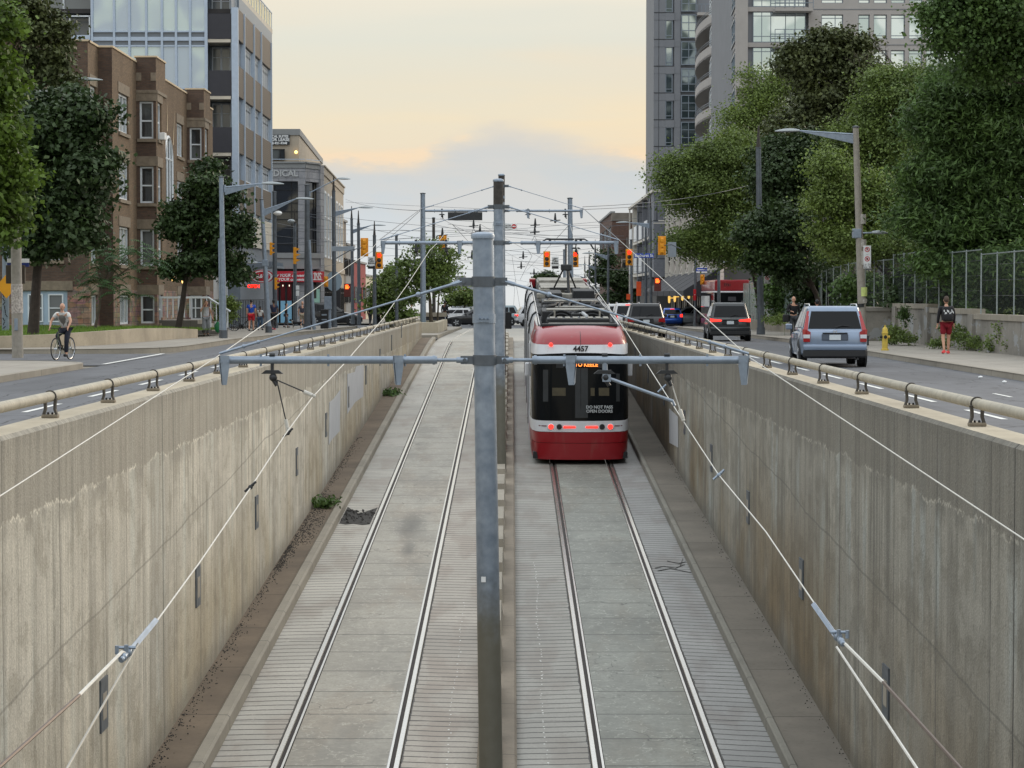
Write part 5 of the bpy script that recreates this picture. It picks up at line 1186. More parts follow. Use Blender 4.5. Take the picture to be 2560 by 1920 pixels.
# transit loop building behind the far streetcar
lp=empty('station_building',(24,240,road(240)),0,'grey transit station wall with sloping glass canopy behind the far streetcar','building')
solid_box('wall',GPAN,lp,xat(1800,240),xat(1885,240),240,252,-1.2,zat(640,240))
solid_box('doorway',BLACK,lp,xat(1812,239.9),xat(1835,239.9),239.85,240.05,-1,zat(655,240))
b=MB(); b.prism([at(1815,706,236),at(1862,706,236),at(1862,662,236)],(0,3,0)); b.build('glass_canopy',SPGL,lp)
solid_box('hoarding',mat('pale_building',srgb(214,216,216),.6,0,.05,1),lp,xat(1868,262),xat(1990,262),262,270,-1.5,zat(680,262))
# old brown building far right of the street
ob=shop(12.8,290,330,zat(533,290),brick_mat('sooty_brick',srgb(88,66,58),srgb(98,74,64),srgb(80,66,60)),'old dark brown brick building beyond the grey corner block',3,((4,6.5),(8.5,11)),depth=9)
f=Fac((12.8,290,0),(1,0,0),FY)
solid_box('parapet_band',mat('sooty_stone',srgb(112,106,98),.9,0,.2,1),ob,12.75,21,289.9,292,zat(552,290),zat(533,290)+.05)
for u,z0,z1 in ((1.2,2.5,6.8),(4.0,7,10)): f.window(ob,u,u+1.4,z0,z1,PINK,NAVYG,-.05,.15)
solid_box('bay',mat('sooty_stone2',srgb(92,84,78),.9,0,.2,1),ob,14.6,17.4,289.2,290,0,9.5)

# tower
TCON=concrete('tower_concrete',srgb(164,160,156),0,0,.07,stain=.15)
TCOND=mat('tower_dark_panel',srgb(116,119,124),.7,0,.06,.7)
TGL=glass_mat('tower_sky_glass',(.80,.90,.96,1),.05,.9,(.55,.66,.70,1)); TGL.node_tree.nodes['Principled BSDF'].inputs['Metallic'].default_value=.9
TGLD=glass_mat('tower_dark_glass',(.07,.10,.11,1),.05,.8,(.5,.58,.58,1)); TGLD.node_tree.nodes['Principled BSDF'].inputs['Metallic'].default_value=.6
tw=empty('condo_tower',(20,175,0),0,'tall grey concrete and glass condominium tower rising above the trees','tower')
Yt=175.; tf=Fac((0,Yt,0),(1,0,0),FY); x_=lambda p: xat(p,Yt); FH=2.73
zB0=zat(97,Yt)   # sill of row B
b=MB(); b.box(x_(1850),37,Yt+.35,Yt+26,0,33); b.build('core',TCOND,tw)
rowz=[(zB0+FH*k,zB0+FH*k+1.86) for k in range(-5,3)]
cols=[(2050,2104),(2142,2170),(2180,2213),(2223,2258),(2268,2301),(2311,2345),(2355,2390)]
holes=[(x_(a),x_(c),z0,z1) for (a,c) in cols for (z0,z1) in rowz]
b=MB(); tf.wall(b,x_(2018),37,0,33,holes,.25,0); b.build('wall',[TCON],tw)
for i,h in enumerate(holes):
    tf.window(tw,*h,ALUD,TGL,.22,.06,(.65,) if i<len(rowz) else (),(.14,.86))
b=MB(); 
for z0,_ in rowz: tf.box(b,x_(2018),37,.0,.03,z0-.50,z0-.44)
b.build('string_course',TCOND,tw)
b=MB(); tf.box(b,x_(1837),x_(1867),-.5,.08,0,33); b.build('pier',TCON,tw)
for k,(z0,z1) in enumerate(rowz):
    tf.window(tw,x_(1880),x_(2012),z0-.25,z1+.25,ALUD,TGL,.28,.06,(.17,.34,.62,.80),(.2,.86))
    b=MB(); tf.box(b,x_(1867),x_(2018),-.34,-.1,z0-.62,z0-.27); b.build('slab_edge',TCON,tw)
    if k in (1,2,3,4):
        b=MB(); zz=z0-1.25+.35
        zz=z0-.65
        tf.box(b,x_(1838),x_(2020),0,1.35,zz-.50,zz+.35); b.build('balcony_parapet',TCON,tw)
        b=MB(); tf.box(b,x_(1838),x_(2020),1.25,1.29,zz+.72,zz+.78)
        for i in range(8): u=x_(1838)+i*(x_(2020)-x_(1838))/7; tf.box(b,u-.02,u+.02,1.25,1.29,zz+.35,zz+.75)
        b.build('balcony_rail',ALUD,tw)
    if k in (6,5):
        b=MB(); zz=z0-.55; tf.box(b,x_(1930),x_(2024),0,1.3,zz-.2,zz+.05); b.build('balcony_slab',TCON,tw)
        b=MB(); 
        for q in (.4,.75,1.1): tf.box(b,x_(1930),x_(2024),1.25,1.29,zz+q,zz+q+.05)
        for i in range(5): u=x_(1930)+i*(x_(2024)-x_(1930))/4; tf.box(b,u-.025,u+.025,1.24,1.30,zz,zz+1.12)
        b.build('balcony_rail',ALUD,tw)
# street side, receding
S0=Vector((x_(1840),Yt,0)); S1=Vector((xat(1770,232),232,0)); dS=(S1-S0); sfac=Fac(S0,dS,(-dS.y,dS.x,0)); LS=dS.length
H=[]
for k in range(-5,3):
    z=zB0+FH*k; H.append((2,11,z,z+1.86)); H.append((12.5,23,z,z+1.86))
b=MB(); sfac.wall(b,0,24,0,33,[],.3,0); b.build('wall',[TCON],tw)
for h in H: sfac.window(tw,*h,ALUD,TGL,-.05,.15,(.25,.5,.75),(.4,))
for z0,_ in rowz: b=MB(); sfac.box(b,0,24,0,.04,z0-.5,z0-.42); b.build('string_course',TCOND,tw)
b=MB(); sfac.box(b,24,LS,-3.0,-2.5,0,33); b.build('recess_wall',TCOND,tw)
for k in range(-4,3):
    z=zB0+FH*k-.6
    pts=[]; n=12
    for i in range(n+1):
        t_=i/n; q=sfac.p(23+(LS-24)*t_,1.9*math.sin(math.pi*min(1,t_*1.0))**.7 if 0<t_<1 else 0,0); pts.append((q[0],q[1]))
    q0=sfac.p(LS-1,-2.5,0); q1=sfac.p(23,-2.5,0)
    b=MB(); b.poly((pts+[(q0[0],q0[1]),(q1[0],q1[1])])[::-1],z-.55,z-.35)
    for i in range(n):
        a=pts[i]; c=pts[i+1]; b.add([(a[0],a[1],z-.55),(c[0],c[1],z-.55),(c[0],c[1],z+.35),(a[0],a[1],z+.35)],[(0,1,2,3)]); b.add([(a[0]+.1,a[1],z-.55),(c[0]+.1,c[1],z-.55),(c[0]+.1,c[1],z+.35),(a[0]+.1,a[1],z+.35)],[(3,2,1,0)])
    b.build('curved_balcony',TCON,tw)
    b=MB(); 
    for zz in (z+.6,z+.78): b.tube([(p_[0],p_[1],zz) for p_ in pts],.04,4)
    b.build('balcony_rail',ALUD,tw)
    b=MB(); sfac.window(tw,26,31,z+.1,z+2.0,WFRAME,CPANE,-.9,.12,(.5,),(.7,)); sfac.window(tw,36,44,z+.1,z+2.0,WFRAME,TGLD,2.3,.12,(.3,.6),())
# far glass section
Yg=245.; gf=Fac((0,Yg,0),(1,0,0),FY); xg=lambda p: xat(p,Yg); FG=67/ (5650/Yg)
zb=zat(478,Yg)
b=MB(); b.box(xg(1633),xg(1775),Yg+.3,Yg+14,zb,zat(-60,Yg)); b.build('core',TCOND,tw)
for k in range(-1,8):
    z0=zat(50+67*k,Yg)   # top of the window row... bottom of band
    zw1=z0; zw0=z0-FG*.71
    if zw0<zb-1: continue
    b=MB(); gf.box(b,xg(1633),xg(1662),-.3,.0,zw0-FG*.29,zw1); gf.box(b,xg(1662),xg(1684),-.3,.02,zw0-FG*.29,zw0); gf.box(b,xg(1684),xg(1700),-.3,-.05,zw0-FG*.29,zw1); gf.box(b,xg(1633),xg(1684),0,.03,zw0-.05,zw0+.03,1); gf.box(b,xg(1645),xg(1646),0,.02,zw0-FG*.29,zw1,1); b.build('wall_panel',[TCOND,DKSTEEL],tw)
    gf.window(tw,xg(1662),xg(1680),zw0,zw1,ALUD,TGLD,.1,.1,(),(.2,))
    gf.window(tw,xg(1701),xg(1739),zw0+.1,zw1+FG*.2,ALUD,TGLD,.0,.1,(.5,),(.33,.66))
    gf.window(tw,xg(1742),xg(1766),zw0,zw1+FG*.1,ALUD,TGLD,.6,.1,(.5,))
    b=MB(); gf.box(b,xg(1740),xg(1770),-.3,1.0,zw0-.4,zw0-.1); b.build('balcony_slab',TCON,tw)
    b=MB(); gf.box(b,xg(1740),xg(1770),.92,.97,zw0+.75,zw0+.82); 
    for i in range(4): u=xg(1740)+i*(xg(1770)-xg(1740))/3; gf.box(b,u-.03,u+.03,.92,.97,zw0-.1,zw0+.8)
    b.build('balcony_rail',ALUD,tw)
b=MB(); b.box(xg(1633)-.0,xg(1650),Yg-.8,Yg+6,zb-.5,zb-.15); b.box(xg(1650),xg(1775),Yg+3,Yg+12,0,zb); b.build('base_slab',TCON,tw)
# far skyline in the gap
for px0,px1,py,Y,lab in ((1138,1160,694,520,'far grey tower block seen left of the nearest pole'),(1128,1182,715,480,'low far pale building seen left of the nearest pole'),(1450,1530,720,600,'low far building behind the right-hand cars')):
    r=empty('distant_building',(xat(px0,Y),Y,road(Y)),0,lab,'building')
    solid_box('wall',mat('far_grey',srgb(150,156,162),.8,0,.08,.2),r,xat(px0,Y),xat(px1,Y),Y,Y+15,road(Y)-2,zat(py,Y))
    f=Fac((xat(px0,Y),Y,0),(1,0,0),FY); Lx=xat(px1,Y)-xat(px0,Y)
    solid_box('roof_edge',BAND,r,xat(px0,Y)-.2,xat(px1,Y)+.2,Y-.2,Y+15,zat(py,Y),zat(py,Y)+.4)
    f.window(r,Lx*.15,Lx*.85,zat(py,Y)-3,zat(py,Y)-1,BAND,NAVYG,-.05,.1,(.3,.6))
# ================================================================ TREES
BARK=mat('grey_bark',srgb(92,82,70),.95,0,.25,6,.6,25,dirt=.4)
BARKD=mat('dark_bark',srgb(58,50,44),.95,0,.25,6,.6,25)
LMAPLE=leafmat('dark_maple_leaf',srgb(50,68,36),.35,trans=.12)
LMAPLE2=leafmat('dull_maple_leaf',srgb(76,84,52),.35,trans=.12)
LBRIGHT=leafmat('bright_linden_leaf',srgb(84,106,44),.5,trans=.32)
LWILLOW=leafmat('olive_green_leaf',srgb(96,114,60),.45,trans=.28)
LYEL=leafmat('light_green_leaf',srgb(104,122,62),.4,trans=.25)
LLOC=leafmat('locust_leaf',srgb(76,100,54),.5,trans=.28)
LSUM=leafmat('sumac_leaf',srgb(62,88,52),.3,trans=.2)
LBROWN=leafmat('bronze_leaf',srgb(74,62,44),.35,trans=.1)
NL=[0]
def leaves(blobs,n,size,seed,flat=.45,cl=26,spread=.55,frond=False):
    """leaf quads gathered in many small sprays through the crown volume"""
    rn=np.random.RandomState(seed); nb=[]
    for q in blobs:
        nb.append(tuple(q[:3])+tuple(x*.74 for x in q[3:6]))
        for _ in range(9):
            d=rn.normal(size=3); d/=np.linalg.norm(d); d[2]=abs(d[2])*.9-.35*(rn.rand()<.5); rr=.18+.30*rn.rand()
            nb.append((q[0]+d[0]*q[3]*.92,q[1]+d[1]*q[4]*.92,q[2]+d[2]*q[5]*.92,q[3]*rr,q[4]*rr,q[5]*rr*.8))
    blobs=nb; vol=np.array([b[3]*b[4]*b[5] for b in blobs])**.72; cnt=(n*vol/vol.sum()).astype(int)
    C=[];RR=[]
    for b,k in zip(blobs,cnt):
        m=max(3,k//cl); d=rn.normal(size=(m,3)); d/=np.linalg.norm(d,axis=1)[:,None]
        r=rn.rand(m)**(1/4.2)*(0.86+.22*rn.rand(m))
        c=np.array(b[:3])+d*r[:,None]*np.array(b[3:6]); C.append(c); RR.append(d)
    C=np.concatenate(C); D=np.concatenate(RR); m=len(C)
    sp=spread*(.6+.8*rn.rand(m))
    idx=np.repeat(np.arange(m),cl); N=len(idx)
    off=rn.normal(size=(N,3))*np.array([1,1,.5]); off*=(sp[idx]*.5)[:,None]
    P=C[idx]+off
    nrm=D[idx]*.55+rn.normal(size=(N,3))*.55+np.array([0,0,.55]); nrm/=np.linalg.norm(nrm,axis=1)[:,None]
    a=np.cross(nrm,rn.normal(size=(N,3))); a/=np.linalg.norm(a,axis=1)[:,None]; bb=np.cross(nrm,a)
    s=size*(.6+.8*rn.rand(N))[:,None]
    if frond: A=a*s*1.25; B=bb*s*.36
    else: A=a*s*.62; B=bb*s*.5
    V=np.empty((N,4,3)); V[:,0]=P-A; V[:,1]=P-A*.1+B; V[:,2]=P+A*1.05-np.array([0,0,1])*s*.15; V[:,3]=P-A*.1-B
    return V.reshape(-1,3),C
def mesh_np(name,V,m,parent):
    n=len(V)//4; o0=origin(parent) if parent else Vector((0,0,0)); V=V-np.array(o0[:])
    me=bpy.data.meshes.new(name); me.vertices.add(len(V)); me.vertices.foreach_set('co',V.astype(np.float32).ravel())
    me.loops.add(4*n); me.loops.foreach_set('vertex_index',np.arange(4*n,dtype=np.int32))
    me.polygons.add(n); me.polygons.foreach_set('loop_start',np.arange(0,4*n,4,dtype=np.int32))
    me.materials.append(m); me.update(calc_edges=True); NL[0]+=n
    o=bpy.data.objects.new(name,me); COL.objects.link(o); o.parent=parent; return o
def B_(px,py,Y,rpx,rpy,ry=None):
    c=at(px,py,Y); s=Y/F; return (c.x,c.y,c.z,rpx*s,(ry if ry else (rpx+rpy)/2*s),rpy*s)
def tree(name,lab,base,blobs,n,size,lm,seed,tr=.16,bark=BARK,branches=14,group=None,cat='tree',cl=26,spread=.55,frond=False,fork=.35,bend=0.0,lean=None):
    root=empty(name,base,0,lab,cat,group); rn=random.Random(seed)
    V,C=leaves(blobs,n,size,seed,cl=cl,spread=spread,frond=frond)
    base=Vector(base); cz=sum(b[2] for b in blobs)/len(blobs); top=Vector((sum(b[0] for b in blobs)/len(blobs),sum(b[1] for b in blobs)/len(blobs),max(b[2]+b[5]*.3 for b in blobs)))
    k=base.lerp(top,fork); k.x=base.x+(top.x-base.x)*fork*.6+bend
    b=MB(); trunk=[base-Vector((0,0,.2)),base.lerp(k,.5)+Vector((bend*.3,0,0)),k,k.lerp(top,.5),top]
    b.tube(trunk,[tr*1.15,tr*.9,tr*.75,tr*.45,tr*.12],9)
    idx=list(range(len(C))); rn.shuffle(idx)
    for i in idx[:branches]:
        c=Vector(C[i]); t_=rn.uniform(0,.75); s0=k.lerp(top,t_*.8) if c.z>k.z else k
        mid=s0.lerp(c,.5)+Vector((rn.uniform(-.2,.2),rn.uniform(-.2,.2),.25*(c-s0).length*.5))
        b.tube([s0,mid,c],[tr*.34,tr*.2,tr*.06],5)
    b.build('trunk',bark,root,smooth=True)
    mesh_np('crown',V,lm,root); return root
GZ=lambda Y: road(Y)+.15
# left side
tree('linden_tree','bright yellow-green tree at the left edge, nearest of the left trees',(-19.0,64,.2),
     [B_(-45,60,63,80,120),B_(-30,200,63,75,110),B_(-25,330,63,75,90),B_(-10,440,63,75,90),B_(-40,560,63,75,75),B_(-5,250,63,50,60),B_(15,520,63,42,60),B_(-40,430,64,90,200)],26000,.13,LBRIGHT,1,.2,cl=30,spread=.5)
tree('maple_tree','large dark green maple behind the concrete pole at the left',(-17.4,82,.45),
     [B_(150,330,82,95,105),B_(200,440,82,88,110),B_(120,540,82,100,95),B_(215,300,82,58,60),B_(180,560,82,66,90),B_(60,430,83,100,160),B_(90,620,82,75,45),B_(245,410,82,42,60),B_(135,260,83,75,55),B_(195,600,81,50,50),B_(150,450,83,90,120)],46000,.15,LMAPLE,2,.2,cl=34,spread=.6,bark=BARKD)
tree('maple_tree','dull grey-green treetop at the upper left, above the lamp arm',(-21.5,90,.5),
     [B_(60,60,90,70,80),B_(110,110,90,60,70),B_(70,170,90,80,60),B_(140,170,90,45,35),B_(20,40,90,70,80),B_(150,215,90,40,28)],13000,.14,LMAPLE2,3,.2,cl=30,spread=.5)
tree('maple_tree','medium round dark maple standing in front of the brick building entrance',(xat(443,103),103,.42),
     [B_(505,480,103,62,52),B_(470,560,103,62,68),B_(560,575,103,58,66),B_(520,650,103,85,50),B_(435,560,103,28,60),B_(600,570,103,25,35),B_(440,680,103,35,30),B_(510,420,104,34,22),B_(590,690,103,35,28),B_(560,500,103,45,40)],30000,.14,LMAPLE,4,.15,cl=34,spread=.5,bark=BARKD,fork=.28,bend=.12)
# sumac with pinnate fronds
def sumac():
    r=empty('sumac_tree',(xat(236,98),98,.5),0,'small feathery sumac leaning in front of the brick corner','tree'); rn=random.Random(5); V=[]
    b=MB(); p0=Vector(r.location); k=at(255,720,98); b.tube([p0,at(248,770,98),k],[.07,.055,.04],6)
    tips=[(215,690),(230,640),(262,620),(300,625),(340,635),(375,655),(250,660),(285,665),(320,680),(350,610),(270,700),(300,720),(325,740),(225,730),(240,690),(390,640),(310,650),(285,640)]
    for (px,py) in tips:
        q=at(px,py,98+rn.uniform(-1.2,1.2)); b.tube([k,k.lerp(q,.5)+Vector((0,0,.2)),q],[.03,.02,.008],4)
        for j in range(9):
            a=rn.uniform(0,6.28); L=rn.uniform(.45,.8); d=Vector((math.cos(a),math.sin(a)*.8,rn.uniform(-.1,.5))).normalized(); s0=q+Vector((rn.uniform(-.4,.4),rn.uniform(-.4,.4),rn.uniform(-.3,.2)))
            prev=s0
            for i in range(9):
                t_=i/8; p=s0+d*L*t_-Vector((0,0,L*.55*t_*t_)); side=d.cross(Vector((0,0,1))).normalized()
                for s in (-1,1):
                    e=p+side*s*.17*(1-.5*t_)-Vector((0,0,.07)); w=(d*.028)
                    V+=[p-w,e-w*.2,e+w*.6,p+w]
    b.build('trunk',BARK,r,smooth=True); mesh_np('crown',np.array([v[:] for v in V]),LSUM,r)
sumac()
# flower bush by lamp post
tree('flower_bush','tall leafy bush with a few dark pink flowers by the lamp post',(xat(565,113),113,.1),[B_(560,790,113,20,25),B_(572,765,113,18,22),B_(555,765,113,12,20)],4000,.09,LYEL,6,.03,cat='bush',branches=5,cl=20,spread=.25)
# median trees in the planter
tree('honey_locust_tree','airy green tree growing out of the planter left of the poles',(xat(1079,132),132,.1),
     [B_(1072,665,132,34,34),B_(1105,680,132,34,28),B_(1045,695,132,42,32),B_(1090,712,132,42,24),B_(1032,742,132,38,20),B_(1056,625,132,22,18),B_(1120,640,132,16,18),B_(995,712,132,22,16),B_(1015,665,132,20,14)],7500,.12,LWILLOW,7,.12,cl=16,spread=.7)
tree('honey_locust_tree','slim second tree in the planter with two thin trunks',(xat(1093,134),134,.1),[B_(1090,615,134,14,12),B_(1122,680,134,18,20),B_(1115,722,134,22,14)],1500,.12,LWILLOW,8,.06,cl=14,spread=.7)
tree('street_tree','dark low tree behind the left wall end, under the red signal',(xat(975,170),172,road(170)),[B_(960,720,170,30,40),B_(990,750,170,32,28),B_(945,760,170,20,26),B_(985,690,170,20,22),B_(1005,790,170,30,16)],6500,.2,LWILLOW,9,.12,cl=16,spread=.8)
tree('distant_tree','small far bush seen just left of the nearest pole',(xat(1160,270),270,road(270)),[B_(1165,742,270,26,20),B_(1135,752,270,20,14),B_(1180,752,270,16,14)],3500,.28,LWILLOW,10,.12,cl=14,spread=.9)
tree('distant_tree','small dark domed treetop just above the streetcar roof',(xat(1366,360),360,road(360)),[B_(1352,698,360,10,10),B_(1368,690,360,12,10),B_(1380,698,360,8,8),B_(1366,712,360,16,18)],2200,.35,LMAPLE,11,.2,cl=14,spread=.9)
tree('distant_tree','dark tree mass beyond the street on the right, behind the lamp posts',(xat(1545,275),275,road(275)),[B_(1505,690,275,28,30),B_(1545,700,275,42,32),B_(1590,710,275,34,30),B_(1520,650,275,22,22),B_(1560,745,275,60,22),B_(1625,740,275,26,24)],12000,.26,LMAPLE,12,.2,cl=18,spread=1.0)
# right side trees
RT=[
 ('willow_tree','olive-green spreading tree overhanging the street, leftmost on the right side',(15.6,140,GZ(140)),[B_(1715,425,138,50,52),B_(1775,480,138,80,75),B_(1705,500,138,42,50),B_(1830,400,138,75,75),B_(1740,600,138,75,50),B_(1840,560,138,80,80),B_(1678,445,138,24,34),B_(1715,620,138,34,34),B_(1810,640,138,65,45),B_(1760,390,138,50,40),B_(1850,480,138,80,80),B_(1880,620,136,60,60)],44000,.15,LWILLOW,21,.2,18,.75,False),
 ('poplar_tree','yellow-green treetop between the tower balcony and the dark maple',(18,150,GZ(150)),[B_(1900,260,150,75,70),B_(1850,330,150,75,60),B_(1950,210,150,50,45),B_(1820,380,150,60,50),B_(1930,330,150,80,80),B_(1880,200,150,30,28),B_(1900,420,150,90,70),B_(1990,420,150,70,80)],26000,.15,LYEL,22,.18,18,.7,False),
 ('maple_tree','dark bronze-green maple reaching up in front of the tower',(19,125,GZ(125)),[B_(2080,130,125,70,58),B_(2010,180,125,58,50),B_(2140,190,125,62,60),B_(2050,260,125,75,55),B_(2120,300,125,80,60),B_(2000,320,125,60,60),B_(2060,95,125,30,25),B_(2150,120,125,34,30),B_(1990,130,125,24,20)],32000,.17,LMAPLE2,23,.22,34,.7,False),
 ('maple_tree','dark green maple crown just left of the street lamp arm',(16.5,116,GZ(116)),[B_(1960,400,116,80,60),B_(2020,450,116,70,60),B_(1930,470,116,60,50),B_(1990,520,116,70,50),B_(2040,370,116,50,40)],20000,.16,LMAPLE,24,.18,34,.6,False),
 ('maple_tree','low round dark maple hanging above the three parking signs',(15.3,110,GZ(110)),[B_(1950,560,110,80,50),B_(1900,590,110,50,40),B_(2000,600,110,60,50),B_(1940,640,110,60,45),B_(1980,680,110,55,40),B_(1900,660,110,32,30)],21000,.15,LMAPLE,25,.16,34,.55,False),
 ('elm_tree','pale green tree behind the street lamp head',(18,106,GZ(106)),[B_(2220,260,106,90,75),B_(2300,230,106,60,55),B_(2170,350,106,85,75),B_(2260,380,106,90,80),B_(2110,440,106,60,60),B_(2330,300,106,50,60),B_(2350,400,106,60,70)],56000,.13,LWILLOW,26,.2,18,.6,False),
 ('linden_tree','light leafy tree directly behind the lamp post',(16.4,97,GZ(97)),[B_(2090,500,97,50,60),B_(2200,520,97,80,70),B_(2120,600,97,70,50),B_(2230,620,97,80,50),B_(2290,540,97,60,60),B_(2080,420,97,34,34)],34000,.13,LYEL,27,.18,18,.55,False),
 ('locust_tree','huge feathery dark locust filling the right edge',(23,82,GZ(82)),[B_(2440,330,82,110,90),B_(2400,660,81,90,40),B_(2520,670,80,80,50),B_(2370,240,82,60,60),B_(2530,250,82,90,100),B_(2400,450,82,110,80),B_(2520,430,82,100,90),B_(2470,560,82,120,70),B_(2360,560,82,90,60),B_(2570,600,82,80,90),B_(2550,130,82,70,90),B_(2330,480,82,60,60),B_(2440,200,83,60,60)],84000,.13,LLOC,28,.28,22,.6,True),
 ('locust_tree','dark overhanging branch of leaves at the top right corner',(27,80,GZ(76)),[B_(2400,20,76,80,60),B_(2440,100,76,60,60),B_(2470,170,77,70,60),B_(2540,130,77,70,90),B_(2500,40,76,90,70),B_(2370,110,76,34,50),B_(2345,50,76,36,34),B_(2560,-40,76,90,60)],26000,.12,LLOC,29,.25,28,.55,False),
 ('elm_tree','leafy branches hanging low over the mesh fence behind the walking man',(18,88,GZ(88)),[B_(2150,625,106,80,26),B_(2260,625,96,80,26),B_(2380,612,88,90,34),B_(2480,640,84,90,42),B_(2080,655,116,60,24),B_(2560,670,80,60,50),B_(2310,600,92,80,44)],30000,.12,LWILLOW,30,.2,20,.5,False),
]
for (nm,lab,bs_,bl,n,sz,lm,sd,tr_,cl_,sp_,fr_) in RT:
    k_=1.9 if sd in (21,22,26,27,28,30) else 1.2; n=int(n*k_); sz*=.74 if k_>1.5 else .92; sp_*=1.35 if k_>1.5 else 1.1
    tree(nm,lab,bs_,[tuple(q[:3])+tuple(v*1.07 for v in q[3:]) for q in bl] if sd>22 else bl,n,sz,lm,sd,tr_,bark=BARKD,branches=34,cl=cl_,spread=sp_,frond=fr_)
# undergrowth behind the fence
for i,(px,Y,lab) in enumerate(((1995,128,'dark undergrowth behind the far end of the fence'),(2090,114,'dark undergrowth behind the fence near the silver car'),(2200,102,'leafy undergrowth behind the fence by the hydrant'),(2330,92,'leafy undergrowth behind the fence right of the hydrant'),(2450,88,'leafy undergrowth behind the fence by the walking man'),(2570,84,'leafy undergrowth behind the fence at the right edge'))):
    bl=[B_(px-40,725,Y,70,60,1.2),B_(px+40,735,Y,70,60,1.2),B_(px,770,Y,90,45,1.2)]
    tree('undergrowth_shrub',lab,(xat(px,Y),Y,GZ(Y)),bl,11000,.14,LMAPLE if i%2 else LLOC,40+i,.05,cat='shrub',branches=8,cl=20,spread=.6)
# bare dead branches in front of the tower
dead=empty('dead_tree',(xat(2190,112),112,GZ(112)),0,'bare leafless branches reaching up in front of the tower windows','tree')
b=MB(); rn=random.Random(9)
def br(p,d,L,r,dep):
    q=p+d*L; m=p.lerp(q,.5)+Vector((rn.uniform(-.1,.1),rn.uniform(-.1,.1),rn.uniform(-.05,.15)))*L*.4
    b.tube([p,m,q],[r,r*.8,r*.6],5)
    if dep>0:
        for _ in range(2 if dep>2 else 3):
            dd=(d+Vector((rn.uniform(-.9,.9),rn.uniform(-.5,.5),rn.uniform(-.35,.6)))).normalized(); br(q,dd,L*rn.uniform(.55,.8),r*.6,dep-1)
s0=at(2178,290,112); b.tube([Vector(dead.location),s0],[.16,.09],7)
br(s0,Vector((.25,0,1)).normalized(),1.3,.08,5); br(s0,Vector((1,0,.5)).normalized(),1.9,.07,5)
b.build('trunk',BARKD,dead,smooth=True)
# weeds along the right wall
def weeds(lab,items,m=LWILLOW,seed=3,name='weed_clump'):
    bl=[B_(*q) for q in items]; V,C=leaves(bl,int(700*len(items)),.06,seed,cl=10,spread=.22)
    r=empty(name,(bl[0][0],bl[0][1],GZ(bl[0][1])),0,lab,'weeds')
    
    for c in C[::8]: b=MB(); b.tube([(c[0],c[1],GZ(c[1])),(c[0]+.03,c[1],c[2])],.008,3); b.build('stem',LLOC,r); mesh_np('foliage',V,m,r); return r
weeds('green weeds at the foot of the wall right of the hydrant',[(2240,835,83,22,28,.4),(2270,850,82,24,14,.3),(2225,850,84,14,14,.3)],seed=1)
weeds('thick weeds at the foot of the wall behind the walking man',[(2385,830,76,30,34,.4),(2420,855,75,36,24,.4),(2450,860,74,30,22,.4),(2350,862,77,20,16,.3)],seed=2)
weeds('tall scraggly weeds at the right edge below the fence',[(2520,830,71,44,60,.5),(2550,870,70,40,40,.4),(2480,870,72,30,28,.4)],seed=3)
weeds('green vine climbing the wall right of the walking man',[(2412,790,79,10,40,.1),(2440,785,79,34,10,.1),(2262,790,84.4,7,40,.08)],seed=4,m=LLOC)
weeds('low yellow-green shrub by the pole with three parking signs',[(1950,800,107,20,16,.5),(1925,800,110,16,12,.5)],seed=5,m=LYEL)
for px,py,Y,lab in ((806,1232,48.4,'small green weed tuft in the left gutter just above the broken paving'),(955,975,75,'tiny weed tuft farther up the left gutter beyond the grey paint patches')):
    V,C=leaves([(XL+.25,Y,ramp(Y)+.22,.22,.5,.12)],260,.07,int(px),cl=10,spread=.2); r=empty('weed_tuft',(XL+.25,Y,ramp(Y)+.16),0,lab,'weeds'); mesh_np('foliage',V,LLOC,r)
# ================================================================ STREETCAR
def vmat(name,col,rough=.28,coat=.6,metal=0.0):
    m,t,b=base(name); p=t.N('TexCoord').outputs['Object']; n=t.noise(p,2.2,5); n2=t.noise(t.vmul(p,(1,1,.2)),6,3)
    c=t.mix(t.M('MULTIPLY',t.sm(n,.4,.8),.22),col,tuple(x*.7 for x in col[:3])+(1,)); c=t.mix(t.M('MULTIPLY',t.sm(n2,.55,.8),.18 if max(col[:3])>.08 else .02),c,srgb(120,112,100))
    t.l.new(c,b.inputs['Base Color']); b.inputs['Roughness'].default_value=rough; b.inputs['Metallic'].default_value=metal
    b.inputs['Coat Weight'].default_value=coat; b.inputs['Coat Roughness'].default_value=.08; return m
TRED=vmat('streetcar_red',srgb(138,8,24),.32,.35); TWHITE=vmat('streetcar_white',srgb(206,208,212),.32,.4)
TBLK=mat('roof_black',srgb(30,32,34),.6,.1,.3,6); TCREAM=mat('roof_cream',srgb(138,135,126),.6,.1,.3,4,dirt=.7); TGLASS=glass_mat('streetcar_glass',(.006,.007,.008,1),.05,.22); TGLASS.node_tree.nodes['Principled BSDF'].inputs['IOR'].default_value=1.3
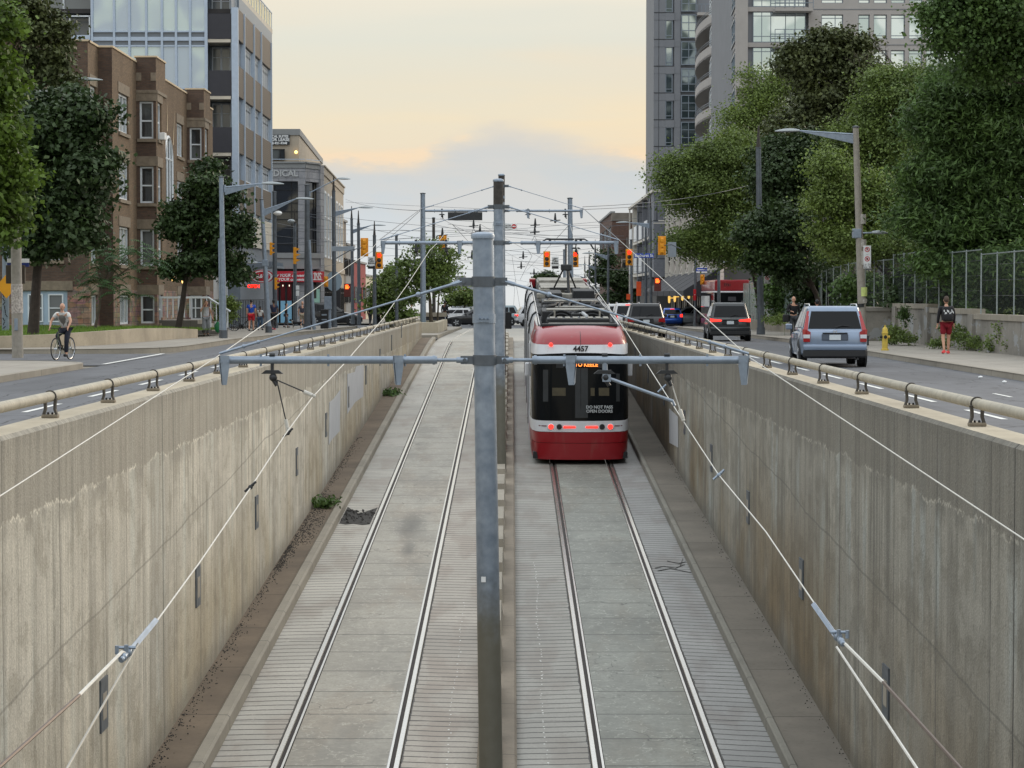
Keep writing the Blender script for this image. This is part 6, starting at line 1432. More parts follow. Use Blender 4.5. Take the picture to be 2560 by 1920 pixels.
def streetcar(name,lab,loc,rx,full=True):
    r=empty(name,loc,0,lab,'streetcar'); r.rotation_euler=(rx,0,0)
    LOCAL[0]=True; L=30.0
    prof=[(-1.27,L-1.6),(-1.27,1.7),(-1.255,1.1),(-1.22,.62),(-1.13,.28),(-1.0,.14),(-.75,.06),(-.38,.015),(0,0)]
    prof=prof+[(-x,y) for x,y in prof[:-1][::-1]]
    def yo(z): 
        return np.interp(z,[.1,.83,1.13,2.82,3.03,3.15,3.28,3.36,3.41],[.05,0,0,.20,.26,.36,.58,.86,1.25])
    def ws(z): return np.interp(z,[.1,.3,.83,2.4,2.95,3.15,3.28,3.36,3.41],[.97,.985,1,1,.985,.955,.92,.90,.885])
    def ring(z,b,arc=0.0):
        i0=len(b.v)
        for k,(x,y) in enumerate(prof):
            zz=z+arc*(1-(x/1.27)**2 if .2>=0 else 0)
            b.v.append((x*ws(z),y+yo(z)*(1 if y<2 else 0),zz if y<1.2 else z))
        return i0
    def band(zs,m,name,arcs=None):
        b=MB(); n=len(prof); ids=[ring(z,b,(arcs or {}).get(z,0)) for z in zs]
        for a,c in zip(ids[:-1],ids[1:]):
            for k in range(n-1): b.f.append((a+k,a+k+1,c+k+1,c+k)); b.m.append(0)
        return b.build(name,m,r,smooth=True,local=True)
    band([.13,.30,.55],TRED,'lower_skirt'); band([.56,.70,.83],TRED,'bumper')
    band([.84,1.0,1.12],TWHITE,'lamp_band'); 
    band([1.125,1.5,1.9,2.3,2.62,2.76],TGLASS,'window_band',{2.76:.07})
    band([2.762,2.9,3.03],TWHITE,'white_band',{2.762:.07,3.03:-.0})
    band([3.032,3.15,3.22,3.28,3.32,3.36,3.39,3.41],TRED,'roof_front',{3.41:.05,3.39:.04,3.36:.03})
    # close floor, front
    b=MB(); b.box(-1.2,1.2,L-1.6,L-.3,.2,3.3); b.bbox(-1.1,1.1,L-.6,L,.2,2.9,.2); b.build('front_cab',TWHITE,r,local=True)
    b=MB(); b.box(-1.2,1.2,.3,L-1,.14,.3); b.build('underframe',TBLK,r,local=True)
    b=MB(); b.box(-1.10,1.10,1.0,L-1,3.18,3.26); b.build('roof_deck',TBLK,r,local=True)
    # roof side fairings, white outside
    for s in (-1,1):
        b=MB(); 
        P=[(1.245,2.96),(1.22,3.2),(1.15,3.42),(1.06,3.50),(1.04,3.26)]
        Yl=[1.45,6.2,6.5,6.9,12.4,12.7,13.1,18.5,18.8,19.2,24.0,24.3,24.7,L-1.5]
        for y in Yl:
            for x,z in P: b.v.append((s*x,y,z-(.12 if y==1.45 else 0)))
        n=5
        for j in range(len(Yl)-1):
            for k in range(n-1):
                a=j*n+k; f=(a,a+n,a+n+1,a+1); b.f.append(f if s>0 else f[::-1]); b.m.append(0)
        b.build('roof_fairing',TWHITE,r,smooth=True,local=True)
        for yj in (6.5,12.7,18.8,24.3):
            q=MB(); q.tube([(s*1.27,yj,.4),(s*1.268,yj,2.9),(s*1.245,yj,3.2),(s*1.16,yj,3.45),(s*1.05,yj,3.54)],.03,6); q.build('bellows_edge',TBLK,r,local=True)
        for yj in (3.2,4.2,9.3,10.3,15.5,16.5,21.5,22.5):
            q=MB(); q.box(min(s*1.27,s*1.29),max(s*1.27,s*1.29),yj,yj+.08,.3,2.8); q.build('door_post',TWHITE,r,local=True)
        for (ya,yb) in ((1.9,3.1),(4.4,6.2),(6.9,9.1),(10.5,12.3),(13.2,15.3),(16.8,18.3),(19.3,21.3),(22.8,24.0),(24.8,28)):
            q=MB(); q.box(min(s*1.268,s*1.276),max(s*1.268,s*1.276),ya,yb,1.13,1.35); q.box(min(s*1.262,s*1.272),max(s*1.262,s*1.272),ya,yb,2.45,2.95); q.box(min(s*1.268,s*1.276),max(s*1.268,s*1.276),ya,ya+.35,1.35,2.5); q.build('side_panel',TWHITE,r,local=True)
        q=MB(); q.tube([(s*1.02,1.6,3.46),(s*1.02,L-2,3.50)],.02,5); q.build('roof_handrail',TWHITE,r,local=True)
        # mirror camera arm
        q=MB(); q.bbox(min(s*1.28,s*1.40),max(s*1.28,s*1.40),1.9,2.1,2.1,2.45,.03); q.build('mirror',TWHITE,r,local=True)
        # body crease line and corner pillar in white (rear face edge)
    # seam, text, lamps on the rear
    def yr(x,z): return float(np.interp(abs(x),[0,.38,.75,1.0,1.13],[0,.015,.06,.14,.28]))+float(yo(z))
    def disc(x,z,rr,m,nm,dep=.03,off=.012):
        y=yr(x,z); b=MB(); b.lathe([(.001,-dep-off),(rr*.8,-dep-off),(rr,-off),(rr,.05)],(x,y,z),18,axis='y'); return b.build(nm,m,r,local=True)
    for s in (-1,1):
        disc(s*.75,.97,.085,TWHITE,'lamp_bezel',.01); disc(s*.75,.97,.068,REDLITM,'tail_lamp',.02,.02); disc(s*.54,.97,.07,BLACK,'reversing_lamp')
        disc(s*.75,3.03,.05,REDLITM,'upper_tail_lamp',.02,.03)
        b=MB(); x=s*.28; b.bbox(x-.155,x+.155,yr(x,.97)-.02,yr(x,.97)+.03,.94,.99,.01); b.build('brake_lamp',REDLITM,r,local=True)
        b=MB()
        for x0,x1 in ((.86,.97),(.97,1.06)): b.add([(s*x0,yr(x0,.97)-.012,.975),(s*x1,yr(x1,.97)-.012,.975),(s*x1,yr(x1,.97)-.012,1.0),(s*x0,yr(x0,.97)-.012,1.0)],[(0,1,2,3)])
        b.build('trim_line',mat('maroon_trim',srgb(90,20,36),.5,0,0),r,local=True)
    b=MB(); b.box(-.004,.004,.25,.27,2.86,3.03); 
    for z0,z1 in ((3.04,3.15),(3.15,3.22),(3.22,3.28),(3.28,3.36),(3.36,3.41)): b.add([(-.006,float(yo(z0))-.008,z0),(.006,float(yo(z0))-.008,z0),(.006,float(yo(z1))-.008,z1+.01),(-.006,float(yo(z1))-.008,z1+.01)],[(0,1,2,3)])
    b.build('seam',BLACK,r,local=True)
    if full:
        text_mesh('lettering','4457',.19,BLACK,r,(0,.19,2.93),bold=.006)
        text_mesh('lettering','DO NOT PASS\nOPEN DOORS',.105,mat('sticker_grey',srgb(170,174,176),.5,0,0),r,(.47,-.012,1.42),align='CENTER',bold=.003)
        dm=text_mesh('destination_text','ST CLAIR\nTO KEELE',.135,ORANGELED,r,(.14,.12,2.60),align='CENTER',bold=.004)
        b=MB(); b.box(-.62,.62,.18,.23,2.45,2.74); b.build('destination_screen',TBLK,r,local=True)
        # interior seen through the rear glass: seat backs, poles, faint shapes (set just proud of the dark glass)
        im=mat('seat_beige',srgb(62,55,34),.6,0,.3,6); im2=mat('interior_grey',srgb(34,37,39),.5,.1,.3,4)
        for (x0,x1,z0,z1,mm) in ((-.72,-.38,1.75,1.95,im),(.25,.72,1.75,1.95,im),(-.95,-.82,1.6,2.4,im2),(.90,.99,1.6,2.3,im2),(-.14,.18,1.2,2.45,im2)):
            y=max(yr(x0,z1),yr(x1,z1)); b=MB(); b.add([(x0,yr(x0,z0)-.006,z0),(x1,yr(x1,z0)-.006,z0),(x1,yr(x1,z1)-.006,z1),(x0,yr(x0,z1)-.006,z1)],[(0,1,2,3)])
            b.build('cabin_seat' if mm is im else 'cabin_panel',mm,r,local=True)
    # roof equipment
    def rb(nm,x0,x1,y0,y1,z0,z1,m,bev=.03): b=MB(); b.bbox(x0,x1,y0,y1,z0,z1,bev); return b.build(nm,m,r,local=True)
    rb('roof_beam',-.98,.98,1.36,1.55,3.40,3.50,TBLK); rb('cable_tray',-.80,.80,1.75,1.85,3.42,3.50,TCREAM)
    e=rb('vent_box',-.82,.82,2.25,3.0,3.34,3.58,TBLK); 
    for i in range(8): x=-.74+i*.20; b=MB(); b.box(x,x+.13,2.3,2.9,3.581,3.60); b.build('vent_slot',TCREAM,e,local=True)
    for s in (-1,1):
        for dd in (.40,.31): b=MB(); b.tube([(s*.42+dd*math.cos(R(a)),3.9,3.32+dd*math.sin(R(a))*.95) for a in range(0,181,12)],.035,6); b.build('fan_hoop',TBLK,r,local=True)
        b=MB(); b.lathe([(.3,-.02),(.3,.02)],(s*.42,3.95,3.42),16,axis='y'); b.build('fan_disc',mat('fan_grey',srgb(60,64,66),.5,.3,.2,8),r,local=True)
        for y in (3.4,4.3): b=MB(); b.tube([(s*.6,y,3.2),(s*.6,y,3.72)],.022,5); b.build('roof_post',TCREAM,r,local=True)
    b=MB(); b.tube([(.0,3.3,3.4),(.05,3.5,3.62),(.15,3.4,3.66),(.24,3.0,3.6),(.27,2.95,3.42)],.05,8); b.build('hose',mat('hose_grey',srgb(160,164,166),.4,.2,.1,9),r,smooth=True,local=True)
    b=MB(); b.tube([(-.2,3.6,3.5),(0,3.6,3.7),(.12,3.6,3.72)],.04,6); b.bbox(-.15,.12,3.4,3.8,3.45,3.66,.03); b.build('pump',TBLK,r,local=True)
    rb('converter_box',-.92,.92,4.5,6.2,3.28,3.66,TBLK); rb('converter_lid',-.80,.80,4.7,5.3,3.66,3.70,TCREAM)
    for i,(y0,y1,z1) in enumerate(((7.2,9.2,3.60),(9.6,11.8,3.66))): rb('roof_unit',-.85,.85,y0,y1,3.28,z1,TBLK); rb('roof_lid',-.8,.8,y0+.1,y0+.5,z1,z1+.04,TCREAM)
    b=MB(); rn=random.Random(4)
    for i in range(10):
        x=rn.uniform(-.9,.9); y=rn.uniform(6.2,14); b.tube([(x,y,3.4),(x+.1,y+.5,3.72),(x+.2,y+1.2,3.7),(x+.1,y+1.8,3.45)],.035,5)
    for s in (-1,1): b.tube([(s*.98,6.5,3.45),(s*.8,6.7,3.66),(s*.55,7.2,3.68)],.06,6)
    b.build('cable_bundle',TBLK,r,smooth=True,local=True)
    rb('resistor_bank',-.7,-.2,12.3,14.6,3.28,3.80,TBLK); rb('resistor_bank',.15,.8,12.6,14.2,3.28,3.86,TBLK); rb('white_duct',-.95,.95,15.0,15.4,3.5,3.66,TCREAM)
    for i,(y0,y1,z1) in enumerate(((17.4,19.0,3.7),(20,22.2,3.66),(23,25.5,3.72),(26.2,28.4,3.62))): rb('roof_unit',-.85,.85,y0,y1,3.28,z1,TBLK if i%2 else TCREAM); rb('roof_lid',-.8,.8,y0+.1,y1-.1,z1,z1+.05,TCREAM)
    for s in (-1,1): rb('red_fairing',min(s*.85,s*1.08),max(s*.85,s*1.08),28.2,28.9,3.3,3.62,TRED)
    # pantograph
    p=empty('pantograph',(0,0,0)); p.parent=r
    for ch in (p,): pass
    pj=MB(); y=16.2; hz_=5.35
    for s in (-1,1): pj.tube([(s*.35,y+1.3,3.75),(s*.05,y+.1,4.45)],.03,6)
    pj.tube([(0,y+.1,4.45),(.02,y+.6,5.2)],.035,6); pj.tube([(.10,y-.2,3.6),(.06,y+.1,4.45)],.05,8); pj.bbox(-.16,.2,y-.0,y+.25,4.35,4.55,.03); pj.box(-.5,.5,y+1.2,y+1.5,3.6,3.75)
    pj.tube([(0,y+.6,5.18),(-.35,y+.6,5.28)],.025,5); pj.tube([(.02,y+.6,5.18),(.38,y+.6,5.28)],.025,5); pj.box(-.04,.06,y-.2,y,3.2,3.7)
    for q in (-.18,.18):
        pj.tube([(-.92,y+.6+q,5.02),(-.78,y+.6+q,5.25),(-.62,y+.6+q,5.35),(.62,y+.6+q,5.35),(.78,y+.6+q,5.25),(.92,y+.6+q,5.02)],.026,6)
    for s in (-1,1): pj.bbox(s*.5-.04,s*.5+.04,y+.4,y+.8,5.22,5.33,.02)
    o=pj.build('pantograph_frame',DKSTEEL,r,local=True); bpy.data.objects.remove(p)
    LOCAL[0]=False
    return r
sc=streetcar('streetcar','red and white low-floor streetcar numbered 4457 climbing the ramp, seen from behind',(1.735,57.0,ramp(57.0)+.0),math.atan(.0464))
# bus waiting in the bay on the right
def bus():
    Y=156; x0,x1=13.95,16.45; z=road(Y)+.02; r=empty('bus',((x0+x1)/2,Y,z),0,'red-topped white and black bus seen from behind beyond the dark crossover on the right','bus')
    def bb(nm,a,c,m,dy=0,bev=.05,ins=0): b=MB(); b.bbox(x0+ins,x1-ins,Y+dy,Y+11,z+a,z+c,bev); return b.build(nm,m,r)
    bb('lower_body',.3,1.05,TRED); bb('engine_panel',1.0,1.5,TBLK,.02); bb('window_band',1.5,2.55,TGLASS,.03); bb('white_line',2.52,2.64,TWHITE,.0); bb('roof_top',2.62,3.42,TRED,.08,.12,.03)
    for s in (x0+.25,x1-.25):
        b=MB(); b.lathe([(.48,-.15),(.48,.15)],(s,Y+2.2,z+.48),16,axis='x'); b.build('wheel',RUBBER,r)
        b=MB(); b.bbox(s-.08,s+.08,Y-.03,Y+.02,z+.9,z+1.3,.02); b.build('tail_lamp',REDLENS,r)
    b=MB(); b.box((x0+x1)/2-.3,(x0+x1)/2+.25,Y-.0,Y+.03,z+1.95,z+2.25); b.build('rear_display',DPANEL,r)
    text_mesh('lettering','7731',.26,BLACK,r,((x0+x1)/2-.35,Y+.07,z+3.05),bold=.008)
    b=MB(); b.add([(13.5,150,road(150)+.156),(17.5,150,road(150)+.156),(17.5,168,road(168)+.156),(13.5,168,road(168)+.156)],[(0,1,2,3)]); tag(b.build('road',ASPH),kind='structure')
bus()
# ================================================================ VEHICLES
def paint(name,col,metal=.35,rough=.32): return vmat(name,col,rough,.7,metal)
PSILVER=paint('silver_blue_paint',srgb(128,144,166)); PBLACK=paint('black_paint',srgb(20,20,23),.2); PDGREEN=paint('charcoal_paint',srgb(44,48,50),.3); PBLUE=paint('blue_paint',srgb(32,92,190),.3); PWHITE=paint('white_car_paint',srgb(205,206,208),0); PGREY=paint('silver_paint',srgb(150,156,160),.4); PTEAL=paint('teal_silver_paint',srgb(136,152,158),.3)
CLAD=mat('black_cladding',srgb(34,35,37),.6,0,.1,8)
def car(name,lab,body,loc,rz,W=1.84,H=1.68,L=4.55,belt=1.02,lamps='corner',lit=True,group=None,roof=None,clad=True,sed=False,wheelr=.35,rack=True,plate=True,high=False,cat='car'):
    """built with the rear face at y=0 looking back towards -y, then moved"""
    r=empty(name,loc,rz,lab,cat,group); LOCAL[0]=True; w=W/2
    # lower body loft
    st=[ # y, halfwidth factor, z bottom, z shoulder
      (0.00,.80,.52,.80,belt-.06),(.04,.90,.38,.80,belt-.02),(.16,.965,.30,.82,belt),(.5,1,.24,.84,belt+.01),(1.2,1,.22,.84,belt),(2.4,1,.22,.82,belt-.03),(3.2,1,.22,.80,belt-.06),(3.5,.99,.22,.78,belt-.10),(L-.5,.96,.24,.72,.92),(L-.12,.86,.28,.66,.80),(L,.72,.36,.60,.70)]
    if sed: st=[(0,.78,.5,.72,.92),(.06,.9,.34,.74,.96),(.3,.97,.26,.76,.99),(.9,1,.22,.8,1.0),(1.6,1,.2,.8,.98),(2.6,1,.2,.78,.95),(3.3,1,.2,.76,.93),(3.7,.98,.2,.72,.90),(L-.5,.95,.22,.68,.80),(L-.1,.84,.26,.6,.68),(L,.7,.34,.54,.6)]
    b=MB(); N=0
    for (y,f,zb,zm,zt) in st:
        half=[(0,zb),(w*f*.80,zb),(w*f*.97,zb+.10),(w*f,zm-.18),(w*f*.995,zm),(w*f*.955,zt-.03),(w*f*.88,zt),(0,zt+.03)]
        ring=half+[(-x,z) for x,z in half[1:-1][::-1]]; N=len(ring)
        b.v+=[(x,y,z) for x,z in ring]
    for j in range(len(st)-1):
        for i in range(N): a=j*N+i; c=j*N+(i+1)%N; b.f.append((a,c,c+N,a+N)); b.m.append(0)
    b.f.append(tuple(range(N))[::-1]); b.m.append(0); b.f.append(tuple((len(st)-1)*N+i for i in range(N))); b.m.append(0)
    o=b.build('body',body,r,smooth=True,local=True)
    # cabin frustum
    zb=belt-.02
    if sed: base_=[(.75,.90),(3.45,.90)]; top=[(1.55,.70),(2.65,.70)]
    else: base_=[(.05,.93),(3.35,.93)]; top=[(.42,.76),(2.35,.76)]
    y0,wf0=base_[0]; y1,wf1=base_[1]; t0,wt0=top[0]; t1,wt1=top[1]
    def ringc(z,t_):
        ya=y0+(t0-y0)*t_; yb=y1+(t1-y1)*t_; wa=w*(wf0+(wt0-wf0)*t_); return [(-wa*.93,ya-.0,z),(wa*.93,ya,z),(wa,ya+.14,z),(wa,yb-.25,z),(wa*.9,yb,z),(-wa*.9,yb,z),(-wa,yb-.25,z),(-wa,ya+.14,z)]
    zr=H-.05
    c=MB(); rings=[ringc(zb,0),ringc(zr-.04,.95),ringc(zr,1.0)]
    ins=[(x*.93,y+(.08 if y<2 else -.08),H-.005) for x,y,z in ringc(zr,1.0)]; rings.append(ins)
    for g_ in rings: c.v+=g_
    for j in range(3):
        for i in range(8): a=j*8+i; d=j*8+(i+1)%8; c.f.append((a,d,d+8,a+8)); c.m.append(0)
    c.f.append(tuple(24+i for i in range(8))); c.m.append(0)
    c.build('cabin',roof or body,r,smooth=True,local=True)
    # glass proud by 4 mm
    def pt(xf,ts,t_,side):
        pass
    def lerp(a,b_,t_): return tuple(a[i]+(b_[i]-a[i])*t_ for i in range(3))
    def quad(i,j,u0,u1,v0,v1,nm,m,off):
        A_,B0=rings[0][i],rings[0][j]; A1,B1=rings[1][i],rings[1][j]
        P=[lerp(lerp(A_,B0,u),lerp(A1,B1,u),v) for u,v in ((u0,v0),(u1,v0),(u1,v1),(u0,v1))]
        q=MB(); q.add([(p[0]+off[0],p[1]+off[1],p[2]+off[2]) for p in P]+[(p[0]+off[0]*.2,p[1]+off[1]*.2,p[2]) for p in P],[(0,1,2,3),(0,4,5,1),(1,5,6,2),(2,6,7,3),(3,7,4,0)]); return q.build(nm,m,r,local=True)
    quad(0,1,.04,.96,.10,.90,'rear_window',GLASSC,(0,-.012,.004)); quad(4,5,.04,.96,.06,.92,'windscreen',GLASSC,(0,.012,.004))
    for (i,j,sx) in ((2,3,1),(6,7,-1)):
        for (u0,u1) in (((.03,.25),(.28,.60),(.63,.97)) if not sed else ((.10,.48),(.52,.93))):
            if sx<0: u0,u1=1-u1,1-u0
            quad(i,j,u0,u1,.12,.88,'side_window',GLASSC,(.012*sx,0,0))
    # wheels
    for sx in (-1,1):
        for wy in (.82,L-.92):
            a=MB(); a.lathe([(wheelr+.06,-.03),(wheelr+.06,.014)],(sx*(w-.02),wy,wheelr),20,axis='x'); a.build('wheel_arch',CLAD,r,local=True)
            t_=MB(); t_.lathe([(wheelr*.6,-.12),(wheelr*.96,-.115),(wheelr,-.07),(wheelr,.07),(wheelr*.96,.115),(wheelr*.6,.12)],(sx*(w-.10),wy,wheelr),20,axis='x'); wh=t_.build('wheel',RUBBER,r,smooth=True,local=True)
            q=MB(); q.lathe([(wheelr*.62,-.01),(wheelr*.62,.012)],(sx*(w+.012),wy,wheelr),20,axis='x'); 
            q.build('rim_well',DKSTEEL,wh,local=True)
            q=MB(); 
            for k in range(5):
                an=k*1.2566; q.prism([(sx*(w+.03),wy+wheelr*.1*math.cos(an+1.3),wheelr+wheelr*.1*math.sin(an+1.3)),(sx*(w+.03),wy+wheelr*.64*math.cos(an+.22),wheelr+wheelr*.64*math.sin(an+.22)),(sx*(w+.03),wy+wheelr*.64*math.cos(an-.22),wheelr+wheelr*.64*math.sin(an-.22)),(sx*(w+.03),wy+wheelr*.1*math.cos(an-1.3),wheelr+wheelr*.1*math.sin(an-1.3))],(-sx*.02,0,0))
            q.build('rim',CHROME,wh,local=True)
        m=MB(); m.bbox(min(sx*(w+.02),sx*(w+.2)),max(sx*(w+.02),sx*(w+.2)),L-1.75,L-1.62,belt-.02,belt+.14,.03); m.build('mirror',body,r,local=True)
        d=MB(); 
        for yy_ in (1.35,2.35,3.3): d.box(min(sx*w*.998,sx*(w+.003)),max(sx*w*.998,sx*(w+.003)),yy_,yy_+.012,.35,belt-.1)
        d.build('door_seam',BLACK,r,local=True)
        for yy_ in (1.5,2.5): h=MB(); h.bbox(min(sx*w*.99,sx*(w+.03)),max(sx*w*.99,sx*(w+.03)),yy_,yy_+.2,.88,.92,.01); h.build('door_handle',body,r,local=True)
    # front lamps and grille
    for sx in (-1,1): h=MB(); h.bbox(sx*w*.62-.14,sx*w*.62+.14,L-.12,L-.0,.62,.76,.03); h.build('headlight',WHITELENS,r,local=True)
    g_=MB(); g_.bbox(-.4,.4,L-.06,L+.01,.42,.62,.03); g_.build('grille',CLAD,r,local=True)
    # rear details
    zb_=belt
    if clad:
        q=MB(); q.bbox(-w*.93,w*.93,-.035,.25,.27,.50,.05); q.build('rear_bumper',CLAD,r,local=True)
    q=MB(); q.bbox(-w*.94,w*.94,-.06,.22,.47,.64,.045); q.build('bumper_upper',body,r,smooth=True,local=True)
    lit_=REDLITM if lit else REDLENS
    if lamps=='corner':   # tall pillar lamps
        for sx in (-1,1):
            q=MB(); q.prism([(sx*w*.93,-.01,.70),(sx*w*.74,-.035,.70),(sx*w*.72,-.03,belt-.05),(sx*w*.86,-.02,belt+.02),(sx*w*.96,.06,belt+.02)],(0,.12,0)); q.build('tail_lamp',REDLENS,r,local=True)
            q=MB(); q.prism([(sx*w*.93,-.022,.80),(sx*w*.745,-.045,.80),(sx*w*.74,-.042,.90),(sx*w*.94,-.02,.90)],(0,.03,0)); q.build('clear_lamp',WHITELENS,r,local=True)
            q=MB(); q.prism([(sx*w*.80,.035,belt+.0),(sx*w*.93,.04,belt+.0),(sx*w*.79,.39,H-.14),(sx*w*.72,.38,H-.14)],(0,.06,0)); q.build('pillar_lamp',REDLENS,r,local=True)
    elif lamps=='slim':
        for sx in (-1,1):
            q=MB(); q.prism([(sx*w*.94,-.01,belt-.17),(sx*w*.42,-.035,belt-.14),(sx*w*.40,-.035,belt-.08),(sx*w*.95,-.01,belt-.02)],(0,.08,0)); q.build('tail_lamp',lit_,r,local=True)
    elif lamps=='hatch':
        for sx in (-1,1):
            q=MB(); q.prism([(sx*w*.95,-.01,.78),(sx*w*.70,-.035,.80),(sx*w*.72,-.03,belt+.02),(sx*w*.95,.02,belt+.06)],(0,.08,0)); q.build('tail_lamp',lit_,r,local=True)
    else:
        for sx in (-1,1):
            q=MB(); q.prism([(sx*w*.96,-.0,belt-.25),(sx*w*.62,-.035,belt-.22),(sx*w*.64,-.03,belt-.06),(sx*w*.96,.0,belt-.04)],(0,.08,0)); q.build('tail_lamp',lit_,r,local=True)
    if high: q=MB(); q.box(-.16,.16,.36,.42,H-.10,H-.06); q.build('high_brake_lamp',REDLITM,r,local=True)
    if plate:
        q=MB(); q.bbox(-.36,.36,-.03,.03,.74,.92,.02); q.build('plate_recess',CLAD if lamps!='corner' else mat('recess_grey',srgb(84,92,104),.5,.3,.1,5),r,local=True)
        q=MB(); q.box(-.155,.155,-.045,-.032,.755,.895); pl=q.build('licence_plate',PLATE,r,local=True)
    q=MB(); q.bbox(-.34,.34,-.05,.0,.925,.955,.01); q.build('tailgate_trim',CLAD,r,local=True)
    q=MB(); q.tube([(0,.02,belt+.09),(.2,.09,belt+.13),(.42,.10,belt+.10)],.012,5); q.build('rear_wiper',BLACK,r,local=True)
    q=MB(); q.tube([(.62,-.0,.24),(.62,.2,.24)],.035,8); q.build('exhaust',DKSTEEL,r,local=True)
    if rack and not sed:
        for sx in (-1,1): q=MB(); q.tube([(sx*w*.70,.55,H-.02),(sx*w*.70,.7,H+.05),(sx*w*.70,2.1,H+.05),(sx*w*.70,2.25,H-.02)],.018,6); q.build('roof_rack',BLACK if body in(PBLACK,PDGREEN) else CHROME,r,smooth=True,local=True)
    LOCAL[0]=False
    return r
c1=car('parked_car','silver-blue crossover with tall red pillar lamps, stopped beside the fire hydrant',PSILVER,(xat(2088,61.6),61.6,0),R(-2.5),1.84,1.68,lamps='corner',lit=False,rack=True)
b=MB(); LOCAL[0]=False
q=MB(); q.add([(-.045,-.056,.945),(-.025,-.056,.945),(-.025,-.056,1.02),(-.045,-.056,1.02),(.025,-.056,.945),(.045,-.056,.945),(.045,-.056,1.02),(.025,-.056,1.02),(-.03,-.056,.975),(.03,-.056,.975),(.03,-.056,.992),(-.03,-.056,.992)],[(0,1,2,3),(4,5,6,7),(8,9,10,11)]); q.build('emblem',CHROME,c1,local=True)
q=MB(); q.tube([(0,1.9,1.66),(.02,2.25,2.05)],.008,4); q.build('antenna',BLACK,c1,local=True)
car('crossover_car','dark charcoal crossover with slim lit red tail lamps in the right lane',PDGREEN,(xat(1826,99),99,road(99)),R(-1.5),1.86,1.70,lamps='slim')
car('crossover_car','glossy black crossover in the inner lane right beside the pipe railing',PBLACK,(xat(1616,110),110,road(110)),R(-1),1.9,1.70,lamps='std',lit=False)
car('hatchback_car','bright blue hatchback with lit brake lamps at the junction',PBLUE,(xat(1681,178),178,road(178)),R(-3),1.70,1.50,4.0,belt=.98,lamps='hatch',clad=False,high=True,rack=False)
q1=car('queued_car','white minivan with lit tail lamps, second of the queue ahead of the black crossover',PWHITE,(xat(1572,131),131,road(131)),0,1.85,1.75,lamps='hatch',clad=False,high=True)
q1['group']='cars queued at the red light'
q1['label']='white car with lit tail lamps directly ahead of the black crossover'
for px,Y,lab in ((1550,146,'middle white car of the queue, half hidden by the car behind'),(1530,160,'silver-white car at the head of the queue, leftmost of the white cars')):
    copy_tree(q1,(xat(px,Y),Y,road(Y)),0,lab)
s1=car('turning_car','silver crossover crossing the junction sideways behind the blue hatchback',PGREY,(xat(1785,190),190,road(190)),R(82),1.85,1.66,lamps='std',clad=True); 
s2=car('crossing_car','white crossover crossing the junction just left of the streetcar',PWHITE,(xat(1304,186),186,road(186)),R(-80),1.85,1.66,lamps='slim')
s2.location=(xat(1290,186),186,road(186)); s2.rotation_euler[2]=R(-84)
car('crossing_sedan','black sedan with a pale roof passing sideways behind the nearest pole',PBLACK,(xat(1262,182),182,road(182)),R(90),1.84,1.42,4.8,belt=.95,sed=True,rack=False,lamps='std',lit=False)
car('crossing_car','pale teal minivan passing behind the poles at the junction',PTEAL,(xat(1300,196),196,road(196)),R(90),1.9,1.75,4.9,lamps='std',lit=False,rack=False)
car('parked_car','white car roof showing behind the black sedan',PWHITE,(xat(1185,205),205,road(205)),R(90),1.8,1.5,4.6,lamps='std',lit=False,rack=False)
car('black_suv','large black off-roader with pale bonnet turning out beside the grey utility box',PBLACK,(xat(768,196),194,road(194)),R(-84),1.95,1.95,4.9,belt=1.22,lamps='std',lit=False,wheelr=.42)
car('crossing_car','small dark car glimpsed beyond the queue near the railing',PDGREEN,(xat(1500,196),196,road(196)),R(90),1.8,1.5,4.3,lamps='std',lit=False,rack=False)
# ================================================================ PEOPLE
SKIN1=mat('light_skin',srgb(196,150,124),.55,0,.06,10); SKIN2=mat('brown_skin',srgb(112,76,56),.55,0,.06,10); 
def cloth(n,c): return mat(n,c,.85,0,.15,8,.15,60)
def skinmesh(name,J,E,m,parent,sub=1,extra=None):
    names=list(J); me=bpy.data.meshes.new('tmp'); me.from_pydata([J[k][:3] for k in names],[(names.index(a),names.index(b_)) for a,b_ in E],[]); 
    o=bpy.data.objects.new('tmp',me); COL.objects.link(o)
    md=o.modifiers.new('s','SKIN'); md.use_smooth_shade=True; md.branch_smoothing=.3
    if not me.skin_vertices: me.attributes
    lay=me.skin_vertices[0].data
    for i,k in enumerate(names):
        rr=J[k][3]; lay[i].radius=(rr,rr) if not isinstance(rr,tuple) else rr; lay[i].use_root=(i==0)
    s=o.modifiers.new('u','SUBSURF'); s.levels=sub; s.render_levels=sub
    dg=bpy.context.evaluated_depsgraph_get(); dg.update()
    out=bpy.data.meshes.new_from_object(o.evaluated_get(dg)); bpy.data.objects.remove(o); bpy.data.meshes.remove(me)
    if extra:
        b=MB(); b.v=[v.co[:] for v in out.vertices]; b.f=[tuple(p.vertices) for p in out.polygons]; b.m=[0]*len(b.f); extra(b)
        o=b.build(name,m,parent,smooth=True,local=True); return o
    out.name=name; out.materials.clear(); out.materials.append(m)
    o=bpy.data.objects.new(name,out); COL.objects.link(o); o.parent=parent; return o
